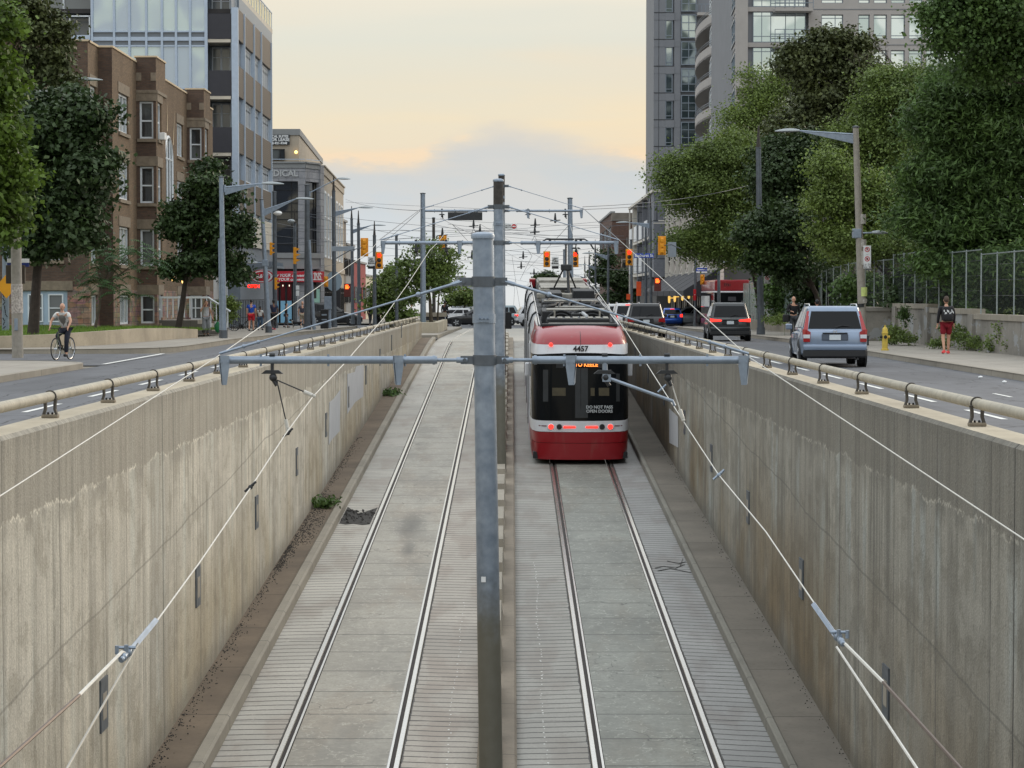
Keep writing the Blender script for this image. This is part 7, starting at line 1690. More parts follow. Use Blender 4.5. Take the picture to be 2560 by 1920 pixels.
def person(lab,loc,rz,h=1.75,skin=SKIN1,top=None,bottom=None,shoes=BLACK,hair=BLACK,hairstyle='short',pose={},shorts=False,sleeves='short',wide=False,female=False,group=None,fingers=True):
    """faces -y locally; s = scale to height"""
    s=h/1.75; root=empty('person',loc,rz,lab,'person',group)
    D=dict(pelvis=(0,0,.95),belly=(0,0,1.08),chest=(0,-.0,1.30),neck=(0,.0,1.47),head0=(0,-.01,1.53),
      lsh=(-.18,0,1.41),lel=(-.24,.02,1.14),lwr=(-.25,-.06,.90),rsh=(.18,0,1.41),rel=(.24,.02,1.14),rwr=(.25,-.06,.90),
      lhip=(-.09,0,.90),lkn=(-.10,-.10,.50),lan=(-.10,-.12,.09),lto=(-.11,-.27,.03),rhip=(.09,0,.90),rkn=(.10,.02,.50),ran=(.10,.18,.12),rto=(.11,.05,.03),head=(0,-.02,1.63))
    D.update(pose); D={k:tuple(x*s for x in v) for k,v in D.items()}
    Rr=dict(pelvis=(.15,.11),belly=(.135,.10),chest=(.155,.105),neck=.056,head0=.054,lsh=.062,lel=.043,lwr=.028,rsh=.062,rel=.043,rwr=.028,lhip=.092,lkn=.058,lan=.038,lto=.03,rhip=.092,rkn=.058,ran=.038,rto=.03)
    if female: Rr.update(pelvis=(.145,.11),belly=(.115,.09),chest=(.13,.095),lsh=.05,rsh=.05,lel=.036,rel=.036)
    def J(k,f=1.0,add=0.0):
        q=Rr[k]; q=tuple(x*f*s+add for x in q) if isinstance(q,tuple) else q*f*s+add; return D[k]+(q,)
    names=list(Rr); JJ={k:J(k) for k in names}
    E=[('pelvis','belly'),('belly','chest'),('chest','neck'),('neck','head0'),('chest','lsh'),('lsh','lel'),('lel','lwr'),('chest','rsh'),('rsh','rel'),('rel','rwr'),('pelvis','lhip'),('lhip','lkn'),('lkn','lan'),('lan','lto'),('pelvis','rhip'),('rhip','rkn'),('rkn','ran'),('ran','rto')]
    # hands: palm plus five separate curled fingers
    for side in ('l','r'):
        w=Vector(D[side+'wr']); e=Vector(D[side+'el']); d=(w-e).normalized(); sx=-1 if side=='l' else 1
        lat=Vector((0,-1,0)); lat=(lat-d*lat.dot(d)); lat=lat.normalized() if lat.length>.2 else Vector((1,0,0)); nrm=d.cross(lat).normalized()
        pm=w+d*.055*s; JJ[side+'pm']=tuple(pm)+((.036*s,.018*s),); E.append((side+'wr',side+'pm'))
        if fingers:
            for i,(off,ln) in enumerate(((-.026,.062),(-.009,.075),(.009,.070),(.025,.055))):
                b0=pm+d*.03*s+lat*off*s; b1=b0+(d*.9+nrm*sx*-.25)*ln*.55*s; b2=b1+(d*.5+nrm*sx*-.8)*ln*.5*s
                for j,(q,rr) in enumerate(((b0,.0095),(b1,.0085),(b2,.007))): JJ[f'{side}f{i}{j}']=tuple(q)+(rr*s,)
                E+= [(side+'pm',f'{side}f{i}0'),(f'{side}f{i}0',f'{side}f{i}1'),(f'{side}f{i}1',f'{side}f{i}2')]
            t0=w+d*.03*s-lat*.03*s; t1=t0+(d*.6-lat*.6)*.045*s; JJ[side+'t0']=tuple(t0)+(.011*s,); JJ[side+'t1']=tuple(t1)+(.009*s,); E+=[(side+'wr',side+'t0'),(side+'t0',side+'t1')]
    hd=Vector(D['head'])
    def headgeo(b):
        b.sphere(hd,(.076*s,.092*s,.115*s),0,14,10); b.sphere(hd+Vector((0,-.03,-.06))*s,(.055*s,.062*s,.055*s),0,10,8)
        b.sphere(hd+Vector((0,-.097,-.015))*s,(.014*s,.020*s,.026*s),0,8,6)
        for sx in (-1,1): b.sphere(hd+Vector((sx*.078,.008,-.01))*s,(.010*s,.018*s,.030*s),0,6,6)
    skinmesh('body',JJ,E,skin,root,1,headgeo)
    b=MB()
    for sx in (-1,1): b.sphere(hd+Vector((sx*.030,-.083,.012))*s,.011*s,0,6,5)
    b.box(hd.x-.025*s,hd.x+.025*s,hd.y-.093*s,hd.y-.085*s,hd.z-.062*s,hd.z-.054*s)
    b.build('eyes_and_mouth',BLACK,root,local=True)
    if hairstyle!='bald':
        b=MB(); b.sphere(hd+Vector((0,.018,.022))*s,(.083*s,.093*s,.108*s),0,14,9)
        if hairstyle=='long': b.sphere(hd+Vector((0,.06,-.10))*s,(.085*s,.05*s,.16*s),0,12,8)
        if hairstyle=='cap': b.bbox(hd.x-.07*s,hd.x+.07*s,hd.y-.17*s,hd.y-.05*s,hd.z+.04*s,hd.z+.055*s,.005)
        b.build('hair' if hairstyle!='cap' else 'cap',hair,root,smooth=True,local=True)
    if top:
        ks=['chest','belly','pelvis','neck','lsh','rsh']; f=1.13; T={k:J(k,f,.012*s) for k in ks}
        T['neck']=D['neck'][:2]+(D['neck'][2]-.035*s,.062*s); T['pelvis']=D['pelvis'][:2]+(D['pelvis'][2]-.02*s,(.165*s,.13*s))
        Et=[('chest','belly'),('belly','pelvis'),('chest','neck'),('chest','lsh'),('chest','rsh')]
        for side in 'lr':
            a=Vector(D[side+'sh']); e=Vector(D[side+'el']); w=Vector(D[side+'wr'])
            if sleeves=='none': T.pop(side+'sh'); Et=[x for x in Et if x[1]!=side+'sh']; continue
            q=a.lerp(e,.62); T[side+'a1']=tuple(q)+(.062*s,); Et.append((side+'sh',side+'a1'))
            if sleeves=='long': T[side+'a2']=tuple(e)+(.055*s,); T[side+'a3']=tuple(e.lerp(w,.93))+(.040*s,); Et+=[(side+'a1',side+'a2'),(side+'a2',side+'a3')]
        skinmesh('top',T,Et,top,root,1)
    if bottom:
        T={'pelvis':D['pelvis'][:2]+(D['pelvis'][2]+.02*s,(.165*s,.125*s))}; Et=[]
        for side in 'lr':
            hh=Vector(D[side+'hip']); kn=Vector(D[side+'kn']); an=Vector(D[side+'an'])
            T[side+'h']=tuple(hh)+(.112*s,); Et.append(('pelvis',side+'h'))
            if shorts: q=hh.lerp(kn,.85); T[side+'k']=tuple(q)+(.098*s,); Et.append((side+'h',side+'k'))
            else:
                kw=.078 if not wide else .12; aw=.06 if not wide else .12
                T[side+'k']=tuple(kn)+(kw*s,); T[side+'n']=tuple(kn.lerp(an,.92))+(aw*s,); Et+=[(side+'h',side+'k'),(side+'k',side+'n')]
        skinmesh('trousers' if not shorts else 'shorts',T,Et,bottom,root,1)
    for side in 'lr':
        a=Vector(D[side+'an']); t_=Vector(D[side+'to']); dd=(t_-a); b=MB()
        heel=a+Vector((0,.04,-.045))*s; b.tube([heel,a+dd*.35+Vector((0,0,-.02))*s,t_+Vector((0,0,.015))*s,t_+Vector((dd.x,dd.y,0))*.2+Vector((0,0,.01))*s],[.042*s,.05*s,.045*s,.02*s],8)
        b.build('shoe',shoes,root,smooth=True,local=True)
    return root
def bicycle(lab,loc,rz,col=DKSTEEL):
    """side-on along y, front wheel at -y"""
    r=empty('bicycle',loc,rz,lab,'bicycle'); R0=.335
    for nm,y in (('front_wheel',-.52),('rear_wheel',.50)):
        b=MB(); b.tube([(0,y+R0*math.cos(a),R0+R0*math.sin(a)) for a in [i*math.pi/14 for i in range(29)]],.017,6,cap=False); w=b.build(nm,RUBBER,r,smooth=True,local=True)
        b=MB(); b.tube([(0,y+R0*.93*math.cos(a),R0+R0*.93*math.sin(a)) for a in [i*math.pi/14 for i in range(29)]],.009,5,cap=False)
        for k in range(12): a=k*math.pi/6; b.tube([(0,y,R0),(0,y+R0*.92*math.cos(a),R0+R0*.92*math.sin(a))],.0025,3)
        b.tube([(-.05,y,R0),(.05,y,R0)],.02,6); b.build('rim',CHROME,w,local=True)
    b=MB(); bb=(0,.06,.28); st=(0,.22,.78); hd=(0,-.33,.80); hb=(0,-.36,.68)
    for a,c in ((bb,st),(st,hd),(hb,bb)): b.tube([a,c],.017,6)
    for x in (-.05,.05): b.tube([(x,.50,R0),bb],.010,5); b.tube([(x,.50,R0),st],.009,5); b.tube([(x,-.52,R0),(0,-.37,.66)],.012,5)
    b.tube([hb,(0,-.32,.90)],.018,6); b.build('frame',col,r,smooth=True,local=True)
    b=MB(); b.tube([(-.30,-.30,.98),(-.10,-.35,.96),(.10,-.35,.96),(.30,-.30,.98)],.014,6); b.tube([(0,-.32,.88),(0,-.35,.97)],.016,6); b.build('handlebar',BLACK,r,smooth=True,local=True)
    b=MB(); b.tube([(0,.36,.90),(0,.24,.90),(0,.08,.88)],[.075,.05,.02],8); b.tube([(0,.22,.78),(0,.24,.89)],.014,6); b.build('saddle',BLACK,r,smooth=True,local=True)
    b=MB(); b.lathe([(.09,-.004),(.09,.004)],(.05,.06,.28),14,axis='x'); b.tube([(.07,.06,.28),(.07,-.02,.14)],.01,5); b.tube([(-.07,.06,.28),(-.07,.14,.42)],.01,5); b.box(.07,.15,-.06,.02,.12,.14); b.box(-.15,-.07,.10,.18,.42,.44); b.build('crankset',DKSTEEL,r,local=True)
    return r
S=.15
# cyclist turning onto the corner
Yc=69.5; xc=xat(157,Yc)
bicycle('dark bicycle ridden by the man in the grey vest at the left corner',(xc,Yc,.0),R(-14),mat('olive_frame',srgb(70,80,60),.4,.3,.1,8))
cyc=dict(pelvis=(0,.20,.98),belly=(0,.13,1.12),chest=(0,0,1.33),neck=(0,-.06,1.50),head0=(0,-.08,1.55),head=(.03,-.10,1.65),lsh=(-.19,-.03,1.44),rsh=(.19,-.03,1.44),lel=(-.34,-.14,1.20),rel=(.33,-.14,1.20),lwr=(-.31,-.27,1.03),rwr=(.31,-.27,1.03),
  lhip=(-.09,.18,.93),lkn=(-.13,-.16,.74),lan=(-.13,.10,.40),lto=(-.13,-.05,.36),rhip=(.09,.18,.93),rkn=(.13,-.04,.56),ran=(.12,-.02,.18),rto=(.12,-.16,.12))
p=person('man in a grey vest over a white shirt riding a bicycle at the left corner',(xc,Yc,.0),R(-14),1.72,SKIN1,cloth('white_tshirt',srgb(205,204,200)),cloth('navy_trousers',srgb(28,32,46)),pose=cyc,hairstyle='bald')
vest={k:v for k,v in dict(a=(0,.19,1.0,(.178,.142)),b_=(0,.13,1.13,(.172,.132)),c=(0,.0,1.33,(.188,.138)),d=(0,-.05,1.43,(.12,.10))).items()}
skinmesh('vest',vest,[('c','b_'),('b_','a'),('c','d')],cloth('grey_vest',srgb(112,108,102)),p,1)
# woman with green bag
Yw=105; 
w=person('woman in a white tank top and loose grey trousers, hand raised to her face',(xat(515,Yw),Yw,road(Yw)+S),R(12),1.66,SKIN1,cloth('white_tank',srgb(200,200,204)),cloth('grey_sweatpants',srgb(140,142,146)),hair=mat('auburn_hair',srgb(96,58,44),.7,0,.2,9),hairstyle='long',female=True,sleeves='none',wide=True,pose=dict(lel=(-.27,-.12,1.20),lwr=(-.13,-.22,1.50),rwr=(.30,-.04,.92)))
b=MB(); bx=xat(545,Yw); b.sphere((bx,Yw-.05,road(Yw)+S+.42),(.17,.09,.26),0,12,8); b.tube([(bx-.05,Yw-.05,road(Yw)+S+.62),(bx-.13,Yw-.05,road(Yw)+S+.86),(bx-.02,Yw-.05,road(Yw)+S+.66)],.012,5)
tag(b.build('shopping_bag',mat('green_plastic',srgb(20,110,62),.4,0,.15,8),smooth=True),'full green plastic shopping bag carried by the woman in grey trousers','bag')
# men further along the left pavement
def ped(px,Y,lab,**k):
    rz=k.pop('rz',0); return person(lab,(xat(px,Y),Y,road(Y)+S),rz,**k)
ped(628,129,'man in a blue polo shirt and red shorts walking away on the left pavement',rz=R(180),h=1.82,top=cloth('blue_shirt',srgb(24,74,172)),bottom=cloth('red_shorts',srgb(190,32,46)),shorts=True,shoes=BLACK)
ped(650,136,'child in a white top standing by a bicycle behind the leaning lamp post',rz=R(160),h=1.45,skin=SKIN2,top=cloth('white_tshirt',srgb(205,204,200)),bottom=cloth('blue_jeans',srgb(60,84,110)))
bicycle('bicycle leaning by the leaning lamp post on the left pavement',(xat(655,137),137.5,road(137)+S),R(75))
bicycle('dark bicycle parked against the thin grey fence by the white shop',(xat(606,131),131,road(131)+S),R(80))
ped(684,138,'man in a dark navy shirt and black trousers on the left pavement',rz=R(200),h=1.85,skin=SKIN2,top=cloth('navy_shirt',srgb(30,38,64)),bottom=cloth('black_trousers',srgb(24,24,28)),shoes=mat('pink_shoe',srgb(235,90,110),.6,0,.1,9))
ped(715,155,'person in dark clothes looking down by the blue shop posters',rz=R(90),h=1.68,top=cloth('black_hoodie',srgb(28,28,32)),bottom=cloth('grey_jeans',srgb(90,92,98)),sleeves='long')
ped(756,146,'man in a dark shirt and khaki shorts with a black and white dog',rz=R(185),h=1.78,top=cloth('slate_shirt',srgb(62,64,76)),bottom=cloth('khaki_shorts',srgb(150,140,122)),shorts=True,hairstyle='bald')
# dog
def dog(loc,rz):
    r=empty('dog',loc,rz,'small black and white dog standing beside the man in khaki shorts','dog')
    J=dict(hip=(0,.22,.40,(.085,.095)),mid=(0,0,.38,(.08,.085)),ch=(0,-.22,.40,(.09,.115)),nk=(0,-.34,.50,.055),hd=(0,-.42,.58,.055),mz=(0,-.53,.55,.028),t1=(0,.34,.46,.02),t2=(0,.44,.56,.012))
    E=[('hip','mid'),('mid','ch'),('ch','nk'),('nk','hd'),('hd','mz'),('hip','t1'),('t1','t2')]
    for sx,n in ((-.06,'l'),(.06,'r')):
        J[n+'a']=(sx,-.24,.26,.036); J[n+'b']=(sx,-.22,.14,.024); J[n+'c']=(sx,-.24,.03,.022); E+=[('ch',n+'a'),(n+'a',n+'b'),(n+'b',n+'c')]
        J[n+'d']=(sx,.18,.26,.045); J[n+'e']=(sx,.28,.15,.024); J[n+'f']=(sx,.25,.03,.022); E+=[('hip',n+'d'),(n+'d',n+'e'),(n+'e',n+'f')]
        J[n+'ear']=(sx*.8,-.39,.64,.016); E.append(('hd',n+'ear'))
    m,t,bs=base('dog_coat'); n=t.noise(t.N('TexCoord').outputs['Object'],4,2); t.l.new(t.ramp(n,[(.52,srgb(26,26,28)),(.56,srgb(190,186,178))],'CONSTANT'),bs.inputs['Base Color']); bs.inputs['Roughness'].default_value=.9
    skinmesh('body',J,E,m,r,1)
dog((xat(742,145),145,road(145)+S),R(-70))
# motor scooter group at the junction
Ym_=171; sc_=empty('motorcycle',(xat(945,Ym_),Ym_,road(Ym_)),R(0),'dark motorcycle stopped at the junction beyond the left wall','motorcycle'); LOCAL[0]=True
for nm,y in (('front_wheel',-.65),('rear_wheel',.65)):
    b=MB(); b.tube([(0,y+.28*math.cos(a),.30+.28*math.sin(a)) for a in [i*math.pi/10 for i in range(21)]],.055,6,cap=False); b.build(nm,RUBBER,sc_,local=True)
b=MB(); b.bbox(-.14,.14,-.35,.5,.35,.8,.08); b.bbox(-.13,.13,-.1,.75,.78,.9,.05); b.tube([(0,-.65,.3),(0,-.42,1.0)],.04,6); b.tube([(-.35,-.38,1.05),(.35,-.38,1.05)],.03,6); b.sphere((0,-.55,.85),.11); b.build('motor_body',BLACK,sc_,smooth=True,local=True); LOCAL[0]=False
person('rider in a blue top sitting on the motorcycle at the junction',(xat(943,Ym_),Ym_+.1,road(Ym_)),0,1.75,SKIN1,cloth('royal_blue_top',srgb(40,70,140)),cloth('dark_jeans',srgb(30,34,44)),pose=dict(pelvis=(0,.1,.98),lkn=(-.22,-.25,.72),lan=(-.24,-.05,.3),lto=(-.24,-.2,.26),rkn=(.22,-.25,.72),ran=(.28,0,.1),rto=(.28,-.15,.05),lwr=(-.28,-.35,1.08),rwr=(.28,-.35,1.08),lel=(-.28,-.1,1.2),rel=(.28,-.1,1.2)))
ped(925,172,'person in a dark jacket standing left of the motorcycle',rz=R(40),h=1.72,top=cloth('black_hoodie',srgb(28,28,32)),bottom=cloth('grey_jeans',srgb(90,92,98)),sleeves='long')
ped(1112,166,'person in a dark jacket standing on the island by the planter bench',rz=R(150),h=1.9,skin=SKIN2,top=cloth('black_hoodie',srgb(28,28,32)),bottom=cloth('black_trousers',srgb(24,24,28)),sleeves='long')
ped(1028,178,'distant person in a white top crossing beyond the left wall',rz=R(90),h=1.7,top=cloth('white_tshirt',srgb(205,204,200)),bottom=cloth('blue_jeans',srgb(60,84,110)))
# right pavement
wk=ped(2366,70.6,'man in black with a backpack, crimson shorts and coral shoes walking away',rz=R(183),h=1.80,top=cloth('black_longsleeve',srgb(22,22,26)),bottom=cloth('crimson_shorts',srgb(128,18,34)),shorts=True,sleeves='long',shoes=mat('coral_shoe',srgb(245,84,84),.6,0,.1,9),hair=mat('short_brown_hair',srgb(80,66,56),.8,0,.2,9))
b=MB(); b.bbox(-.17,.17,.10,.30,1.02,1.48,.06); b.bbox(-.13,.13,.27,.36,1.05,1.25,.04); bp=b.build('backpack',mat('black_backpack',srgb(30,30,33),.8,0,.15,9),wk,smooth=True,local=True)
b=MB(); rn=random.Random(2)
for i in range(9): x=-.14+.035*i; z=1.30+.05*math.sin(i*1.7); b.obox((x,.305,z),(.028,.008,.07),(0,rn.uniform(-.5,.5),0))
b.build('pack_pattern',SIGNW,bp,local=True)
bl=ped(1984,95,'bald man in a black shirt carrying a dark bag on the right pavement',rz=R(8),h=1.8,top=cloth('black_longsleeve',srgb(22,22,26)),bottom=cloth('charcoal_trousers',srgb(58,60,64)),sleeves='long',hairstyle='bald',pose=dict(lel=(-.27,-.05,1.16),lwr=(-.16,-.26,1.14)))
b=MB(); x=xat(1966,95); b.bbox(x-.16,x+.12,94.85,95.0,road(95)+S+.72,road(95)+S+1.05,.05); b.tube([(x-.02,94.92,road(95)+S+1.03),(x+.14,94.95,road(95)+S+1.45)],.015,5)
tag(b.build('shoulder_bag',BLACK),'dark shoulder bag hanging from the bald man','bag')
ped(2043,85,'person in a black hood, mostly hidden behind the silver-blue car',rz=R(180),h=1.68,top=cloth('black_hoodie',srgb(28,28,32)),bottom=cloth('black_trousers',srgb(24,24,28)),sleeves='long')
ped(1835,160,'person in a white top beyond the charcoal crossover',rz=R(160),h=1.7,top=cloth('white_tshirt',srgb(205,204,200)),bottom=cloth('blue_jeans',srgb(60,84,110)))
# ================================================================ STREET FURNITURE
LENSDK=mat('dark_lens',srgb(56,44,38),.25,0,.1,9,coat=.4)
def pole(px0,py0,px1,py1,Y,r0,r1,m=GALV,z0=None,r=None,name='shaft',n=16,parent=None):
    b=MB(); t_=at(px0,py0,Y); q=at(px1,py1,Y); 
    if z0 is not None: q.z=z0
    b.tube([q,q.lerp(t_,.5),t_],[r1,(r0+r1)/2,r0],n); return b.build(name,m,parent,smooth=True),t_,q
LAMPG=mat('lamp_head_grey',srgb(150,156,158),.4,.3,.06,5)
def cobra(root,a,tip,up=.0,m=GALV,truss=True,L=.62):
    """tapered truss arm from a to tip with a lens-shaped lamp head at the tip"""
    d=(tip-a); h=Vector((d.x,d.y,0)).normalized(); s=1
    he=tip-h*L
    b=MB(); b.tube([a,he],[.035,.028],8)
    if truss:
        k=Vector((0,0,-.34)); b.add([a-Vector((0,.02,0)),a+k-Vector((0,.02,0)),he-Vector((0,.02,.02)),a+Vector((0,.02,0)),a+k+Vector((0,.02,0)),he-Vector((0,-.02,.02))],[(0,1,2),(5,4,3),(0,3,4,1),(1,4,5,2),(2,5,3,0)])
    b.tube([a-Vector((0,0,.22)),a+Vector((0,0,.10))],.05,8); b.build('arm',m,root)
    b=MB(); side=Vector((-h.y,h.x,0)); vs=[];n=9
    for i in range(n):
        t_=i/(n-1); c=he.lerp(tip+Vector((0,0,-.02)),t_); w=.14*math.sin(math.pi*min(.97,.12+.85*t_))**.7; hh=.10*math.sin(math.pi*min(.97,.15+.8*t_))**.8
        for k in range(10):
            an=2*math.pi*k/10; vs.append(c+side*w*math.cos(an)+Vector((0,0,hh*math.sin(an)*(1 if math.sin(an)>0 else .45))))
    fs=[(i*10+k,i*10+(k+1)%10,(i+1)*10+(k+1)%10,(i+1)*10+k) for i in range(n-1) for k in range(10)]
    b.add(vs,fs); b.v; b.f.append(tuple(range(10))[::-1]); b.m.append(0); b.f.append(tuple((n-1)*10+k for k in range(10))); b.m.append(0)
    b.build('lamp_head',LAMPG,root,smooth=True)
def lamp(lab,top,base_,Y,arm,r0=.075,r1=.10,m=GALV,spike=False,truss=True,group='street lamps',low=None,arm_at=None,L=.62,name='street_lamp'):
    zb=road(Y)+.15 if abs(xat(base_[0],Y))>11 else road(Y)
    q=at(base_[0],base_[1],Y); root=empty(name,(q.x,Y,zb),0,lab,'street lamp',group)
    o,t_,b0=pole(top[0],top[1],base_[0],base_[1],Y,r0,r1,m,zb,parent=root)
    c=MB(); c.lathe([(r0*1.2,-.02),(r0*1.25,.03),(.01,.06)],t_,14); c.build('cap',GALVD,root)
    c=MB(); c.tube([b0,b0+Vector((0,0,.35))],r1*1.25,14); c.build('pole_foot',GALVD,root)
    if spike: c=MB(); c.tube([t_,t_+Vector((0,0,.5)),t_+Vector((0,0,1.1))],[r0*.9,r0*.55,r0*.25],8); c.build('spike_top',RUSTTOP,root)
    if arm:
        aa=at(arm_at[0],arm_at[1],Y) if arm_at else t_-Vector((0,0,.25)); tip=at(arm[0],arm[1],Y); cobra(root,aa,tip,m=GALV,truss=truss,L=L)
    if low:
        a2=at(*low[0],Y); t2=at(*low[1],Y); cobra(root,a2,t2,truss=False,L=.6)
        c=MB(); c.bbox(a2.x-.16,a2.x+.16,Y-.14,Y+.14,a2.z-.18,a2.z+.16,.02); c.build('mounting_bracket',GALV,root)
    return root,t_,b0
# right concrete lamp post with two lamps
rl_,tp,bq=lamp('tall concrete lamp post by the hydrant with a long arm over the road',(2139,318),(2158,862),83,(1937,327),.105,.165,CONCPOLE,arm_at=(2136,336),low=((2142,583),(2220,582)),L=.9,group=None)
b=MB(); 
for z in np.arange(.8,8,.75): b.tube([(bq.x-.16,82.98,z),(bq.x-.16,83.02,z)],.012,4)
for z,c in ((2.1,0),): b.tube([(bq.x+(tp.x-bq.x)*.25,83,1.55),(bq.x+(tp.x-bq.x)*.27,83,1.68)],.168,16)
b.build('pole_band',DKSTEEL,rl_)
b=MB(); b.tube([(bq.x-.03,83,1.95),(bq.x-.035,83,2.28)],.166,16); b.build('lime_poster',mat('lime_poster',srgb(200,214,130),.7,0,.15,6),rl_)
b=MB(); 
for z,h in ((1.7,.16),(3.1,.5),(3.75,.28),(4.6,.35)): b.tube([(bq.x-.015*z,83,z),(bq.x-.015*z,83,z+h)],.162-.004*z,16)
b.build('torn_poster',mat('torn_paper',srgb(170,166,158),.9,0,.35,14),rl_)
# signs: no parking roundels
def nopark(lab,cx,cy,Y,w,h,letter='P',extra=False,grp=None):
    p=at(cx,cy,Y); s=Y/F; W_=w*s/2; H_=h*s/2; r=empty('parking_sign',p,0,lab,'sign',grp)
    b=MB(); b.bbox(p.x-W_,p.x+W_,Y-.01,Y+.01,p.z-H_,p.z+H_,.006); b.build('plate',SIGNW,r)
    rr=W_*.68; cz=p.z+(H_-W_)*.9 if h>w else p.z
    b=MB(); vs=[];n=24
    for k in range(n):
        a=2*math.pi*k/n
        vs+=[(p.x+rr*math.cos(a),Y-.014,cz+rr*math.sin(a)),(p.x+rr*.72*math.cos(a),Y-.014,cz+rr*.72*math.sin(a))]
    b.add(vs,[(2*k,2*k+1,(2*k+3)%(2*n),(2*k+2)%(2*n)) for k in range(n)]); b.build('red_ring',SIGNRED,r)
    if letter=='P': text_mesh('lettering','P',rr*1.35,BLACK,r,(p.x,Y-.013,cz),bold=.004)
    else: b=MB(); b.lathe([(.001,-.002),(rr*.42,-.002),(rr*.42,.002)],(p.x,Y-.013,cz),14,axis='y'); b.build('symbol',BLACK,r)
    b=MB(); d=rr*.75; b.obox((p.x,Y-.017,cz),(rr*1.7,.004,rr*.2),(0,R(45),0)); b.build('slash',SIGNRED,r)
    if extra: text_mesh('lettering','7 am - 9 am\n4 pm - 6 pm\nMON - FRI',H_*.24,BLACK,r,(p.x,Y-.013,p.z-H_*.62))
    else: text_mesh('lettering','< >',W_*.35,BLACK,r,(p.x,Y-.013,p.z-H_*.85))
    return r
nopark('no-parking sign at the top of the pair on the concrete lamp post',2168,626,82.8,19,24,grp=None)
nopark('taller no-stopping sign with times, lower of the pair on the concrete lamp post',2168,654,82.8,19,34,'o',True)
nopark('top sign of the three parking signs on the steel pole',1918,665,112,15,15,'o')
nopark('middle sign of the three parking signs on the steel pole',1918,682,112,15,15)
nopark('bottom sign of the three parking signs on the steel pole',1918,698,112,15,22,'o',True)
# steel poles, right
lamp('broad round steel pole with three parking signs and a spiked top',(1896,370),(1902,836),112.5,None,.13,.17,GALVD,spike=True,group=None,name='steel_pole')[0]
for (lab,top,bs,Y,arm,aa,m,sp,nm) in (
  ('slim grey pole in the island beside the silver crossover',(1739,652),(1738,806),165,None,None,GALVD,False,'steel_pole'),
  ('poster-covered thick steel pole left of the far red streetcar',(1797,640),(1797,800),150,(1838,656),(1800,668),GALVD,False,'street_lamp'),
  ('lamp post with a long arm over the queue of cars',(1626,520),(1628,800),175,(1632-92,556),(1624,560),GALVD,True,'street_lamp'),
  ('dark thin steel pole left of the old brown building',(1521,600),(1520,795),190,(1455,633),(1519,640),GALVD,False,'street_lamp'),
  ('thin pole carrying the street-name sign',(1578,600),(1580,795),172,None,None,GALVD,False,'steel_pole'),
  ('second grey pole just left of the grey panelled block',(1614,560),(1615,800),182,None,None,GALVD,False,'steel_pole'),
  ('distant lamp post with its arm to the left, right of the streetcar roof',(1488,625),(1490,790),235,(1442,662),(1487,668),GALVD,True,'street_lamp'),
  ('most distant lamp post in the row right of the streetcar roof',(1462,660),(1463,788),300,(1430,690),(1461,694),GALVD,True,'street_lamp'),
  ('thin far pole right of the streetcar roof between two lamp posts',(1473,650),(1474,788),260,None,None,GALVD,True,'steel_pole'),
  ('steel signal pole right beside the steel line pole over the streetcar',(1411,625),(1412,790),150,None,None,GALV,False,'steel_pole'),
  ('round steel pole rising above the streetcar front, right end of the far cross arm',(1425,496),(1428,795),126,None,None,GALV,False,'line_pole'),
  ('round steel pole rising above the planter tree, left end of the far cross arm',(1057,484),(1058,800),128,None,None,GALV,False,'line_pole'),
  ('short purple-brown pole beside the left line pole',(1084,545),(1085,700),145,None,None,RUSTTOP,False,'steel_pole'),
  ('slim grey pole among the trees at the end of the left wall',(991,590),(992,792),150,None,None,GALVD,False,'steel_pole'),
 ):
    lamp(lab,top,bs,Y,arm,.09 if 'line' not in nm else .13,.12 if 'line' not in nm else .17,m,spike=sp,arm_at=aa,group=None,name=nm,L=1.0)
# poles, left
lamp('grey lamp post behind the left maple, its arm reaching over the road',(14,195),(14,861),91,(257,199),.10,.15,GALV,arm_at=(30,212),L=1.15)
lamp('lamp post directly right of the round maple',(553,443),(560,852),98,(710,459),.10,.13,GALV,arm_at=(562,468),L=.95)
lamp('leaning lamp post with a second small lamp near the oval sign',(654,499),(672,833),121,(785,497),.10,.15,GALV,arm_at=(660,525),low=((663,657),(616,657)),L=.95)
lamp('thick round strain pole with a thin curved lamp arm before the medical building',(768,463),(768,820),140,(876,447),.15,.20,GALVD,arm_at=(774,482),truss=False,L=.8)
b=MB(); b.tube([at(773,600,139.5),Vector((xat(785,139.5),139.5,road(139.5)+.15))],[.09,.11],12); r=tag(b.build('leaning_pole',GALV,smooth=True),'thin pole leaning against the thick strain pole','pole')
lamp('dark lamp post in front of the medical building side, arm to the right',(834,478),(836,812),158,(933,519),.12,.16,GALVD,spike=True,arm_at=(836,530),L=1.0)
lamp('dark lamp post with a junction box, second beyond the medical corner',(879,548),(882,800),190,(965,563),.11,.15,GALVD,spike=True,arm_at=(880,575),L=1.2)
lamp('plain spiked steel pole between two dark lamp posts',(896,560),(898,800),185,None,.12,.15,GALVD,spike=True,group=None,name='steel_pole')
lamp('dark spiked signal pole carrying the lit red signal on the left',(936,590),(937,800),168,None,.12,.15,GALVD,spike=True,group=None,name='signal_pole')
lamp('grey steel pole behind the brown panelled building corner',(686,480),(688,815),150,None,.13,.17,GALVD,group=None,name='steel_pole')
lamp('thin steel signal pole in front of the red shop',(737,560),(738,812),170,None,.12,.15,GALVD,spike=True,group=None,name='signal_pole')
lamp('thin sign pole beside the round maple trunk',(548,600),(551,835),99.5,None,.05,.05,GALV,group=None,name='sign_pole')
